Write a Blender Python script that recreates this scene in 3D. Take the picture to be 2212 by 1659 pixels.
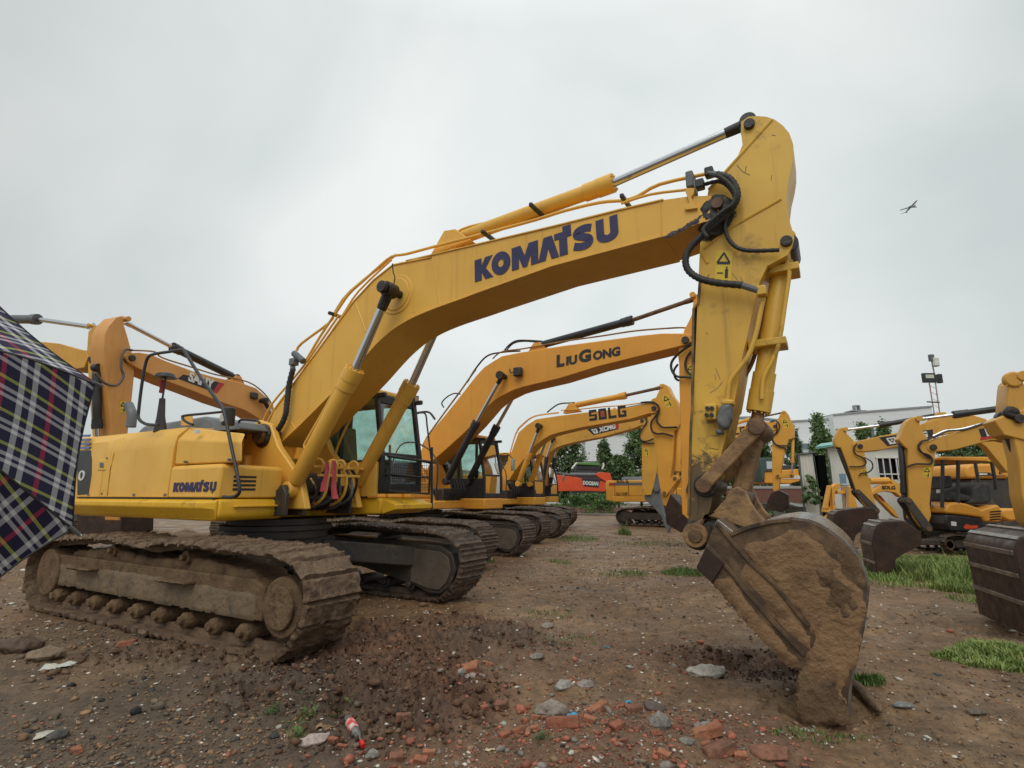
import bpy, math, random
import numpy as np
from mathutils import Vector
random.seed(7); rng = np.random.default_rng(11)
for o in list(bpy.data.objects): bpy.data.objects.remove(o)
SC = bpy.context.scene; COL = SC.collection
R = math.radians
# ------------------------------------------------------------ camera, sky, sun
FPX, CX, CY, HC = 1180., 1106., 829.5, 1.55      # focal length and centre in a 2212 px wide picture, eye height
PIT = math.atan(238.5/FPX)
cam = bpy.data.cameras.new('camera'); co = bpy.data.objects.new('camera', cam); COL.objects.link(co)
cam.sensor_width = 36; cam.lens = FPX/2212*36; cam.clip_end = 3000; cam.clip_start = 0.05
co.location = (0, 0, HC); co.rotation_euler = (math.pi/2+PIT, 0, 0); SC.camera = co
SC.view_settings.view_transform = 'Standard'; SC.view_settings.look = 'None'
SC.view_settings.exposure = .1; SC.view_settings.gamma = 1
W = bpy.data.worlds.new('World'); SC.world = W; W.use_nodes = True
nt = W.node_tree; nt.nodes.clear(); N = nt.nodes.new; L = nt.links.new
SUN_EL, SUN_AZ = R(50), R(190)      # behind the camera, through thin cloud
out = N('ShaderNodeOutputWorld'); mixs = N('ShaderNodeMixShader'); b1 = N('ShaderNodeBackground'); b2 = N('ShaderNodeBackground')
sky = N('ShaderNodeTexSky'); sky.sky_type = 'NISHITA'; sky.sun_disc = False; sky.sun_elevation = SUN_EL; sky.sun_rotation = SUN_AZ
L(sky.outputs[0], b1.inputs[0]); b1.inputs[1].default_value = 0.06
tc = N('ShaderNodeTexCoord'); mp = N('ShaderNodeMapping'); mp.inputs['Scale'].default_value = (1, 1, 1.15)
n1 = N('ShaderNodeTexNoise'); n1.inputs['Scale'].default_value = 2.1; n1.inputs['Detail'].default_value = 5; n1.inputs['Roughness'].default_value = .46; n1.inputs['Distortion'].default_value = .35
r1 = N('ShaderNodeValToRGB'); r1.color_ramp.elements[0].position = .34; r1.color_ramp.elements[0].color = (.63, .69, .68, 1)
r1.color_ramp.elements[1].position = .68; r1.color_ramp.elements[1].color = (.84, .87, .86, 1)
L(tc.outputs['Generated'], mp.inputs[0]); L(mp.outputs[0], n1.inputs[0]); L(n1.outputs[0], r1.inputs[0])
# brighter cloud where the hidden sun stands, duller towards the sides
dot = N('ShaderNodeVectorMath'); dot.operation = 'DOT_PRODUCT'; dot.inputs[1].default_value = Vector((.10, .86, .45)).normalized()
L(tc.outputs['Generated'], dot.inputs[0])
mr = N('ShaderNodeMapRange'); mr.inputs[1].default_value = .62; mr.inputs[2].default_value = 1.; mr.inputs[3].default_value = .76; mr.inputs[4].default_value = 1.06
L(dot.outputs['Value'], mr.inputs[0])
mm = N('ShaderNodeVectorMath'); mm.operation = 'SCALE'; L(r1.outputs[0], mm.inputs[0]); L(mr.outputs[0], mm.inputs['Scale'])
spz = N('ShaderNodeSeparateXYZ'); L(tc.outputs['Generated'], spz.inputs[0]); mz = N('ShaderNodeMapRange'); L(spz.outputs[2], mz.inputs[0])   # an overcast sky is brightest overhead
mz.inputs[1].default_value = .70; mz.inputs[2].default_value = 1.; mz.inputs[3].default_value = 1.; mz.inputs[4].default_value = 1.9
m2_ = N('ShaderNodeVectorMath'); m2_.operation = 'SCALE'; L(mm.outputs[0], m2_.inputs[0]); L(mz.outputs[0], m2_.inputs['Scale']); L(m2_.outputs[0], b2.inputs[0]); b2.inputs[1].default_value = 1.0
mixs.inputs[0].default_value = .94; L(b1.outputs[0], mixs.inputs[1]); L(b2.outputs[0], mixs.inputs[2]); L(mixs.outputs[0], out.inputs[0])
sl = bpy.data.lights.new('sun', 'SUN'); sl.energy = 1.15; sl.angle = R(40); sl.color = (1, .96, .9)
so = bpy.data.objects.new('sun', sl); COL.objects.link(so); so.location = (0, 0, 30)
so.rotation_euler = (-(math.pi/2-SUN_EL), 0, -SUN_AZ)

# ------------------------------------------------------------ geometry helpers
def ray(x, y):
    a, b = (x-CX)/FPX, -(y-CY)/FPX
    return np.array([a, math.cos(PIT)-b*math.sin(PIT), math.sin(PIT)+b*math.cos(PIT)])
CAMP = np.array([0, 0, HC])
def gnd(x, y, z=0.):
    r = ray(x, y); return CAMP+r*((z-HC)/r[2])
def atY(x, y, Y):
    r = ray(x, y); return CAMP+r*(Y/r[1])
class Frame:
    """a machine's own frame: origin on the ground, x forward, y to its left"""
    def __init__(s, ox, oy, th, oz=0.):
        s.o = np.array([ox, oy, oz]); s.th = R(th); t = s.th
        s.u = np.array([math.cos(t), math.sin(t), 0]); s.v = np.array([-math.sin(t), math.cos(t), 0])
    def P(s, x, y, c):
        r = ray(x, y); d = CAMP-s.o; t = (c-d@s.v)/(r@s.v); p = d+r*t
        return (float(p@s.u), float(p[2]))
    def T(s, pts, c): return [s.P(x, y, c) for x, y in pts]
    def P3(s, x, y, c):
        a = s.P(x, y, c); return (a[0], c, a[1])
def tag(o, label=None, cat=None, group=None, kind=None):
    if label: o['label'] = label
    if cat: o['category'] = cat
    if group: o['group'] = group
    if kind: o['kind'] = kind
    return o
def thing(name, label, cat, loc=(0, 0, 0), rz=0., group=None):
    o = bpy.data.objects.new(name, None); COL.objects.link(o); o.location = loc; o.rotation_euler = (0, 0, rz); o.empty_display_size = .3
    return tag(o, label, cat, group)
def catmull(pts, n=8, closed=False):
    P = [np.array(p, float) for p in pts]; out = []; m = len(P)
    for i in range(m if closed else m-1):
        p0 = P[(i-1) % m] if closed or i > 0 else P[0]; p1 = P[i]; p2 = P[(i+1) % m]; p3 = P[(i+2) % m] if closed or i+2 < m else P[-1]
        for k in range(n):
            t = k/n; out.append(.5*((2*p1)+(-p0+p2)*t+(2*p0-5*p1+4*p2-p3)*t*t+(-p0+3*p1-3*p2+p3)*t**3))
    if not closed: out.append(P[-1])
    return out
def _h(ix, iy, iz):
    h = (ix.astype(np.int64)*374761393+iy.astype(np.int64)*668265263+iz.astype(np.int64)*2147483647) & 0x7fffffff
    h = ((h ^ (h >> 13))*1274126177) & 0x7fffffff
    return ((h ^ (h >> 16)) & 0xffff)/65535.
def vn(x, y, z=0.):
    x, y, z = np.broadcast_arrays(np.asarray(x, float), np.asarray(y, float), np.asarray(z, float))
    xi, yi, zi = np.floor(x), np.floor(y), np.floor(z); fx, fy, fz = x-xi, y-yi, z-zi
    fx, fy, fz = [f*f*(3-2*f) for f in (fx, fy, fz)]; r = 0
    for dx in (0, 1):
        for dy in (0, 1):
            for dz in (0, 1):
                r = r+_h(xi+dx, yi+dy, zi+dz)*(fx if dx else 1-fx)*(fy if dy else 1-fy)*(fz if dz else 1-fz)
    return r
def fbm(x, y, z=0., o=4, g=.5):
    a, s, t, f = 1., 0., 0., 1.
    for i in range(o):
        s = s+a*vn(x*f+i*17.3, y*f+i*9.1, z*f if np.ndim(z) else z*f); t += a; a *= g; f *= 2.03
    return s/t
class MB:
    def __init__(s): s.v = []; s.f = []
    def add(s, v, f):
        b = len(s.v); s.v += [tuple(map(float, q)) for q in v]; s.f += [tuple(b+i for i in q) for q in f]; return s
    def box(s, x0, x1, y0, y1, z0, z1):
        return s.add([(x, y, z) for x in (x0, x1) for y in (y0, y1) for z in (z0, z1)],
                     [(0, 1, 3, 2), (4, 6, 7, 5), (0, 4, 5, 1), (2, 3, 7, 6), (0, 2, 6, 4), (1, 5, 7, 3)])
    def prism(s, pts, y0, y1):
        n = len(pts)
        return s.add([(x, y0, z) for x, z in pts]+[(x, y1, z) for x, z in pts],
                     [tuple(range(n)), tuple(range(2*n-1, n-1, -1))]+[(i, (i+1) % n, n+(i+1) % n, n+i) for i in range(n)])
    def loft(s, rings, cap=True):
        n = len(rings[0]); v = [p for r in rings for p in r]; f = []
        for k in range(len(rings)-1):
            f += [(k*n+i, k*n+(i+1) % n, (k+1)*n+(i+1) % n, (k+1)*n+i) for i in range(n)]
        if cap: f += [tuple(range(n))[::-1], tuple((len(rings)-1)*n+i for i in range(n))]
        return s.add(v, f)
    def tube(s, path, r, n=8):
        P = [Vector(p) for p in path]; rings = []; up = None
        for i, p in enumerate(P):
            d = (P[min(i+1, len(P)-1)]-P[max(i-1, 0)]).normalized()
            if up is None: up = d.orthogonal().normalized()
            a = (up-d*up.dot(d)); a = a.normalized() if a.length > 1e-6 else d.orthogonal().normalized(); up = a; b = d.cross(a)
            rr = r[i] if isinstance(r, (list, tuple)) else r
            rings.append([p+(a*math.cos(t)+b*math.sin(t))*rr for t in [2*math.pi*k/n for k in range(n)]])
        return s.loft(rings)
    def cyl(s, p0, p1, r0, r1=None, n=20): return s.tube([p0, p1], [r0, r0 if r1 is None else r1], n)
    def ycyl(s, x, z, y0, y1, r, n=24): return s.cyl((x, y0, z), (x, y1, z), r, n=n)
    def strip(s, pts, th, y0, y1):
        """a plate of thickness th following the xz polyline"""
        P = [np.array(p) for p in pts]; a = []; b = []
        for i in range(len(P)):
            d = P[min(i+1, len(P)-1)]-P[max(i-1, 0)]; d = d/np.linalg.norm(d); nn = np.array([-d[1], d[0]])
            a.append(P[i]+nn*th/2); b.append(P[i]-nn*th/2)
        n = len(P)
        v = [(p[0], y, p[1]) for y in (y0, y1) for p in a+b]; f = []
        for i in range(n-1):
            f += [(i, i+1, 2*n+i+1, 2*n+i), (n+i, 3*n+i, 3*n+i+1, n+i+1), (i, n+i, n+i+1, i+1), (2*n+i, 2*n+i+1, 3*n+i+1, 3*n+i)]
        f += [(0, 2*n, 3*n, n), (n-1, 2*n-1, 4*n-1, 3*n-1)]
        return s.add(v, f)
    def build(s, name, mat, parent=None, bevel=0., ang=35, lump=None, voxel=None, **kw):
        me = bpy.data.meshes.new(name); me.from_pydata(s.v, [], s.f); me.validate()
        import bmesh
        bm = bmesh.new(); bm.from_mesh(me); bmesh.ops.recalc_face_normals(bm, faces=bm.faces); bm.to_mesh(me); bm.free()
        me.shade_smooth(); me.set_sharp_from_angle(angle=R(ang))
        o = bpy.data.objects.new(name, me); COL.objects.link(o); me.materials.append(mat)
        if parent: o.parent = parent
        if bevel:
            m = o.modifiers.new('b', 'BEVEL'); m.width = bevel; m.segments = 2; m.limit_method = 'ANGLE'; m.angle_limit = R(40); m.harden_normals = False
        if voxel:
            m = o.modifiers.new('r', 'REMESH'); m.mode = 'VOXEL'; m.voxel_size = voxel; m.use_smooth_shade = True
        if lump:
            t = bpy.data.textures.get('clod%g' % lump[0]) or bpy.data.textures.new('clod%g' % lump[0], 'CLOUDS')
            t.noise_scale = lump[0]; t.noise_depth = 4; t.noise_basis = 'ORIGINAL_PERLIN'
            m = o.modifiers.new('d', 'DISPLACE'); m.texture = t; m.strength = lump[1]; m.mid_level = .5; m.texture_coords = 'GLOBAL'
        return tag(o, **kw) if kw else o
def npmesh(name, v, f, mat, parent=None, smooth=True, **kw):
    """mesh from numpy arrays; f is (n,3) or (n,4)"""
    me = bpy.data.meshes.new(name); v = np.asarray(v, np.float32); f = np.asarray(f, np.int32); k = f.shape[1]
    me.vertices.add(len(v)); me.vertices.foreach_set('co', v.ravel()); me.loops.add(f.size); me.loops.foreach_set('vertex_index', f.ravel())
    me.polygons.add(len(f)); me.polygons.foreach_set('loop_start', np.arange(0, f.size, k, dtype=np.int32)); me.polygons.foreach_set('loop_total', np.full(len(f), k, np.int32))
    me.update(calc_edges=True); me.validate()
    if smooth: me.shade_smooth()
    for m in (mat if isinstance(mat, list) else [mat]): me.materials.append(m)
    o = bpy.data.objects.new(name, me); COL.objects.link(o)
    if parent: o.parent = parent
    return tag(o, **kw) if kw else o
def inpoly(px, py, poly):
    r = np.zeros(px.shape, bool); n = len(poly)
    for i in range(n):
        x0, y0 = poly[i]; x1, y1 = poly[(i+1) % n]
        c = ((y0 > py) != (y1 > py)); xx = (x1-x0)*(py-y0)/((y1-y0) if y1 != y0 else 1e-9)+x0
        r ^= c & (px < xx)
    return r
def polydist(px, py, poly):
    d = np.full(px.shape, 1e9); n = len(poly)
    for i in range(n):
        a = np.array(poly[i]); b = np.array(poly[(i+1) % n]); ab = b-a; l = ab@ab+1e-12
        t = np.clip(((px-a[0])*ab[0]+(py-a[1])*ab[1])/l, 0, 1)
        d = np.minimum(d, np.hypot(px-a[0]-t*ab[0], py-a[1]-t*ab[1]))
    return d
def mudpatch(name, poly, y, mat, parent, sgn=-1, th=.02, res=.012, amp=.02, sc=9., ragged=.03):
    """caked mud on a flat side: poly in xz on the plane y, bulging towards sgn*y"""
    P = np.array(poly); x0, z0 = P.min(0)-.06; x1, z1 = P.max(0)+.06
    gx = np.arange(x0, x1, res); gz = np.arange(z0, z1, res); X, Z = np.meshgrid(gx, gz, indexing='ij')
    d = np.where(inpoly(X, Z, poly), 1, -1)*polydist(X, Z, poly)+(fbm(X*14, Z*14, y, 3)-.5)*2*ragged
    h = th*np.clip(d/.03, -1, 1)+np.where(d > 0, (fbm(X*sc, Z*sc*1.5, y+3, 5, .6)-.42)*amp*2*np.clip(d/.05, 0, 1), 0)
    idx = -np.ones(X.shape, int); keep = d > -.012; idx[keep] = np.arange(keep.sum())
    v = np.stack([X[keep], y+sgn*h[keep], Z[keep]], 1)
    a, b, c, e = idx[:-1, :-1], idx[1:, :-1], idx[1:, 1:], idx[:-1, 1:]; ok = (a >= 0) & (b >= 0) & (c >= 0) & (e >= 0)
    f = np.stack([a[ok], b[ok], c[ok], e[ok]], 1)
    if sgn > 0: f = f[:, ::-1]
    return npmesh(name, v, f, mat, parent)

# ------------------------------------------------------------ materials
def mat(name, col, rough=.5, metal=0., col2=None, nscale=3., bump=0., bscale=30., dirt=None, dirtamt=0., spec=.5, coat=0., stretch=(1, 1, 1), bdist=.02, rough2=None, lowdirt=None, detail=6, rain=0.):
    m = bpy.data.materials.new(name); m.use_nodes = True; t = m.node_tree; t.nodes.clear(); N = t.nodes.new; L = t.links.new
    o = N('ShaderNodeOutputMaterial'); p = N('ShaderNodeBsdfPrincipled'); L(p.outputs[0], o.inputs[0])
    p.inputs['Roughness'].default_value = rough; p.inputs['Metallic'].default_value = metal; p.inputs['Specular IOR Level'].default_value = spec
    p.inputs['Coat Weight'].default_value = coat
    tc = N('ShaderNodeTexCoord'); mp = N('ShaderNodeMapping'); mp.inputs['Scale'].default_value = stretch; L(tc.outputs['Object'], mp.inputs[0])
    c = N('ShaderNodeRGB'); c.outputs[0].default_value = (*col, 1); cur = c.outputs[0]
    def mix(fac, a, bcol):
        q = N('ShaderNodeMix'); q.data_type = 'RGBA'; L(fac, q.inputs[0]); L(a, q.inputs[6]); q.inputs[7].default_value = (*bcol, 1); return q.outputs[2]
    def noise(sc, lo, hi, det=6, vec=None, rg=.55):
        n = N('ShaderNodeTexNoise'); n.inputs['Scale'].default_value = sc; n.inputs['Detail'].default_value = det; n.inputs['Roughness'].default_value = rg; L(vec or mp.outputs[0], n.inputs[0])
        q = N('ShaderNodeMapRange'); L(n.outputs[0], q.inputs[0]); q.inputs[1].default_value = lo; q.inputs[2].default_value = hi; return q.outputs[0]
    if col2: cur = mix(noise(nscale, .35, .65, detail), cur, col2)
    fd = None
    if dirt:
        fd = noise(nscale*1.7, .72-dirtamt*.5, .82-dirtamt*.25, 9, rg=.68); cur = mix(fd, cur, dirt)
    if rain:
        m3 = N('ShaderNodeMapping'); m3.inputs['Scale'].default_value = (14, 14, .7); L(tc.outputs['Object'], m3.inputs[0])
        f3 = noise(1., .56, .8, 4, m3.outputs[0]); q = N('ShaderNodeMath'); q.operation = 'MULTIPLY'; L(f3, q.inputs[0]); q.inputs[1].default_value = rain
        cur = mix(q.outputs[0], cur, dirt or (.1, .07, .04))
    if lowdirt:      # splashed mud up to a height
        sp = N('ShaderNodeSeparateXYZ'); L(tc.outputs['Object'], sp.inputs[0]); q = N('ShaderNodeMapRange'); L(sp.outputs[2], q.inputs[0])
        q.inputs[1].default_value = lowdirt[1]; q.inputs[2].default_value = lowdirt[0]; q.inputs[3].default_value = 0; q.inputs[4].default_value = 1
        n = noise(nscale*5, .3, .7, 10, rg=.7); a = N('ShaderNodeMath'); a.operation = 'ADD'; L(q.outputs[0], a.inputs[0]); L(n, a.inputs[1])
        g = N('ShaderNodeMapRange'); L(a.outputs[0], g.inputs[0]); g.inputs[1].default_value = .95; g.inputs[2].default_value = 1.25; cur = mix(g.outputs[0], cur, lowdirt[2])
    L(cur, p.inputs['Base Color'])
    if rough2 is not None:
        q = N('ShaderNodeMapRange'); n = N('ShaderNodeTexNoise'); n.inputs['Scale'].default_value = nscale*2; n.inputs['Detail'].default_value = 5; L(mp.outputs[0], n.inputs[0]); L(n.outputs[0], q.inputs[0])
        q.inputs[1].default_value = .35; q.inputs[2].default_value = .65; q.inputs[3].default_value = rough; q.inputs[4].default_value = rough2; L(q.outputs[0], p.inputs['Roughness'])
    if bump:
        n = N('ShaderNodeTexNoise'); n.inputs['Scale'].default_value = bscale; n.inputs['Detail'].default_value = 8; n.inputs['Roughness'].default_value = .65; L(mp.outputs[0], n.inputs[0])
        b = N('ShaderNodeBump'); b.inputs['Strength'].default_value = bump; b.inputs['Distance'].default_value = bdist; L(n.outputs[0], b.inputs['Height']); L(b.outputs[0], p.inputs['Normal'])
    return m
DIRT = (.10, .062, .03)
def yellow(name, col, col2, amt=.3, **k): return mat(name, col, .38, 0, col2, 1.3, .12, 6., DIRT, amt, rough2=.55, bdist=.01, **k)
YK = yellow('yellow_paint', (.80, .45, .072), (.72, .40, .065), .10, rain=.22)
YK2 = yellow('yellow_paint_worn', (.74, .45, .06), (.64, .37, .055), .30, rain=.35, lowdirt=(1.3, 2.6, (.13, .085, .04)))
YSK = yellow('yellow_skirt', (.80, .455, .022), (.72, .40, .022), .22, rain=.3)
YL = yellow('orange_yellow_paint', (.76, .34, .04), (.68, .30, .04), .1, rain=.15)
YS = yellow('amber_paint', (.74, .36, .045), (.65, .31, .04), .15, rain=.2)
YX = yellow('ochre_paint', (.66, .345, .05), (.57, .29, .045), .25, rain=.3)
YF = yellow('faded_orange_paint', (.70, .33, .085), (.62, .29, .075), .15, rain=.2)
ORG = yellow('orange_paint', (.75, .085, .02), (.62, .07, .02), .2)
BLK = mat('black_paint', (.018, .018, .02), .42, 0, (.03, .03, .032), 4, dirt=(.09, .07, .05), dirtamt=.2)
RUB = mat('black_rubber', (.014, .014, .015), .55, 0, (.03, .028, .026), 8, .3, 60)
GRY = mat('grey_paint', (.10, .11, .12), .5, 0, (.14, .15, .155), 3, dirt=(.12, .09, .06), dirtamt=.2)
GRS = mat('grease', (.012, .011, .010), .35, 0, (.035, .025, .018), 12, .8, 25)
CHR = mat('chrome', (.62, .63, .65), .16, 1.)
STL = mat('bare_steel', (.28, .27, .26), .45, .8, (.16, .13, .11), 9, .2)
RST = mat('rusty_pin', (.20, .11, .055), .6, .2, (.09, .05, .03), 7, .5, 30, DIRT, .4)
RLK = mat('rust_worn_paint', (.36, .21, .085), .6, .1, (.22, .125, .06), 5, .6, 18, (.09, .05, .03), .5)
BKT = mat('wet_bucket_steel', (.110, .066, .038), .38, .3, (.05, .034, .024), 4, .35, 14, (.22, .135, .066), .55, rough2=.6)
BKD = mat('dark_bucket_steel', (.062, .032, .022), .36, .3, (.03, .018, .014), 4, .3, 14, (.12, .06, .03), .3, rough2=.6)
BKC = mat('wet_worn_steel', (.26, .24, .22), .2, .6, (.10, .07, .05), 6, .2, 20)
MUD = mat('ochre_mud', (.30, .180, .090), .55, 0, (.195, .113, .056), 2.6, .9, 26, (.12, .068, .038), .44, spec=.3, bdist=.03)
MUB = mat('brown_mud', (.205, .130, .070), .8, 0, (.13, .080, .044), 5, 1., 26, (.055, .035, .022), .4, spec=.3, bdist=.03)
MUT = mat('track_mud', (.205, .130, .074), .6, 0, (.115, .070, .042), 8, 1., 45, (.30, .20, .12), .34, spec=.5, bdist=.03)
TRK = mat('track_steel', (.125, .086, .055), .5, .2, (.05, .038, .032), 7, .6, 30, (.17, .105, .07), .42, spec=.5)
DKF = mat('dark_track_frame', (.035, .032, .030), .5, 0, (.06, .045, .035), 3, .3, 20, (.14, .095, .055), .32, rain=.5)
NVY = mat('navy_lettering', (.022, .020, .082), .45, 0, (.034, .030, .10), 6)
LBK = mat('black_lettering', (.02, .018, .018), .45)
DRK = mat('opening_shade_black', (.006, .006, .006), 1., spec=0.)  # matt near-black, the shade inside the doorway put into the colour
LWH = mat('white_lettering', (.75, .75, .72), .45, 0, (.6, .6, .57), 8)
LRD = mat('red_decal', (.45, .03, .03), .45)
LBL = mat('blue_decal', (.12, .18, .42), .45)
STK = mat('yellow_sticker', (.72, .50, .03), .5, 0, (.6, .42, .04), 9, dirt=(.3, .2, .06), dirtamt=.25)
PNK = mat('red_cloth', (.42, .055, .07), .8, 0, (.30, .04, .05), 9)
INT = mat('cab_interior', (.03, .032, .035), .7, 0, (.06, .06, .06), 6)
SEA = mat('seat_vinyl', (.28, .24, .12), .6, 0, (.2, .17, .1), 5)
def glassmat(name, tint, gloss=.12):
    m = bpy.data.materials.new(name); m.use_nodes = True; t = m.node_tree; t.nodes.clear(); N = t.nodes.new; L = t.links.new
    o = N('ShaderNodeOutputMaterial'); a = N('ShaderNodeBsdfTransparent'); g = N('ShaderNodeBsdfGlossy'); x = N('ShaderNodeMixShader'); f = N('ShaderNodeFresnel'); q = N('ShaderNodeMath')
    d = N('ShaderNodeBsdfDiffuse'); d.inputs[0].default_value = (.42, .45, .40, 1); x2 = N('ShaderNodeMixShader'); nn = N('ShaderNodeTexNoise'); nn.inputs['Scale'].default_value = 6; nn.inputs['Detail'].default_value = 6
    r = N('ShaderNodeMapRange'); r.inputs[1].default_value = .45; r.inputs[2].default_value = .85; r.inputs[4].default_value = .45; L(nn.outputs[0], r.inputs[0]); L(r.outputs[0], x2.inputs[0])
    q.operation = 'ADD'; q.inputs[1].default_value = gloss; L(f.outputs[0], q.inputs[0]); f.inputs[0].default_value = 1.45
    a.inputs[0].default_value = (*tint, 1); g.inputs[1].default_value = .03; L(q.outputs[0], x.inputs[0]); L(a.outputs[0], x2.inputs[1]); L(d.outputs[0], x2.inputs[2]); L(x2.outputs[0], x.inputs[1]); L(g.outputs[0], x.inputs[2]); L(x.outputs[0], o.inputs[0])
    return m
GLS = glassmat('tinted_cab_glass', (.66, .86, .80))
def leafmat(name, c1, c2, sc=2.):
    m = mat(name, c1, .6, 0, c2, sc, spec=.3); p = [n for n in m.node_tree.nodes if n.type == 'BSDF_PRINCIPLED'][0]
    return m
LF1 = leafmat('tree_leaves', (.062, .110, .050), (.145, .205, .085), 1.1)
LF2 = leafmat('light_tree_leaves', (.09, .155, .06), (.18, .26, .10), .9)
GRM = leafmat('grass_blades', (.14, .215, .05), (.27, .33, .10), 3)
GRD = leafmat('dark_weed_leaves', (.045, .10, .025), (.10, .17, .04), 3)
BRK = mat('tree_bark', (.09, .07, .05), .8, 0, (.05, .04, .03), 6, .6)

def text(s, fr_parent, name, m, h, p0, xdir, zdir, width=None, bold=.02, shear=0., th=.004, spacing=1.):
    """flat lettering: p0 lower-left corner, xdir/zdir unit vectors of the writing and of its up, h the cap height"""
    cu = bpy.data.curves.new(name, 'FONT'); cu.body = s; cu.size = 1.; cu.offset = bold; cu.shear = shear; cu.space_character = spacing; cu.resolution_u = 3; cu.extrude = .5
    t = bpy.data.objects.new('tmp', cu); COL.objects.link(t); bpy.context.view_layer.update()
    me = bpy.data.meshes.new_from_object(t.evaluated_get(bpy.context.evaluated_depsgraph_get())); bpy.data.objects.remove(t)
    n = len(me.vertices); c = np.zeros(n*3, np.float32); me.vertices.foreach_get('co', c); c = c.reshape(-1, 3)
    c[:, 0] -= c[:, 0].min(); c[:, 1] -= c[:, 1].min(); sy = h/c[:, 1].max(); sx = (width/c[:, 0].max()) if width else sy
    x = np.array(xdir, float); x /= np.linalg.norm(x); z = np.array(zdir, float); z /= np.linalg.norm(z); y = np.cross(z, x)
    q = np.array(p0, float)+np.outer(c[:, 0]*sx, x)+np.outer(c[:, 1]*sy, z)-np.outer(c[:, 2]*th*2, -y)
    me.vertices.foreach_set('co', q.astype(np.float32).ravel()); me.materials.clear(); me.materials.append(m); me.update()
    o = bpy.data.objects.new(name, me); COL.objects.link(o); o.parent = fr_parent
    return o
def sticker(fr, par, pts, c, sgn=-1):
    """warning label: yellow plate with a black triangle and a small figure; pts = 4 corners (px) clockwise from top-left"""
    q = fr.T(pts, c); a = [np.array(p) for p in q]
    o = MB().prism(q, c+sgn*.004, c).build('warning_label', STK, par)
    U, V = (a[1]-a[0]+a[2]-a[3])/2, (a[3]-a[0]+a[2]-a[1])/2
    def pt(s, t): r = a[0]+U*s+V*t; return (float(r[0]), float(r[1]))
    m = MB(); y0, y1 = c+sgn*.004, c+sgn*.007
    for s0, t0, s1, t1 in [(.5, .08, .88, .42), (.88, .42, .12, .42), (.12, .42, .5, .08)]:
        d = np.array([(s1-s0), (t1-t0)]); d = d/np.linalg.norm(d)*.045; nx = (-d[1], d[0])
        m.prism([pt(s0+nx[0], t0+nx[1]), pt(s1+nx[0], t1+nx[1]), pt(s1-nx[0], t1-nx[1]), pt(s0-nx[0], t0-nx[1])], y0, y1)
    for s0, s1, t0, t1 in [(.62, .80, .62, .92), (.66, .76, .54, .60), (.15, .5, .74, .78)]:
        m.prism([pt(s0, t0), pt(s1, t0), pt(s1, t1), pt(s0, t1)], y0, y1)
    m.build('pictogram', LBK, o)
    return o
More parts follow.
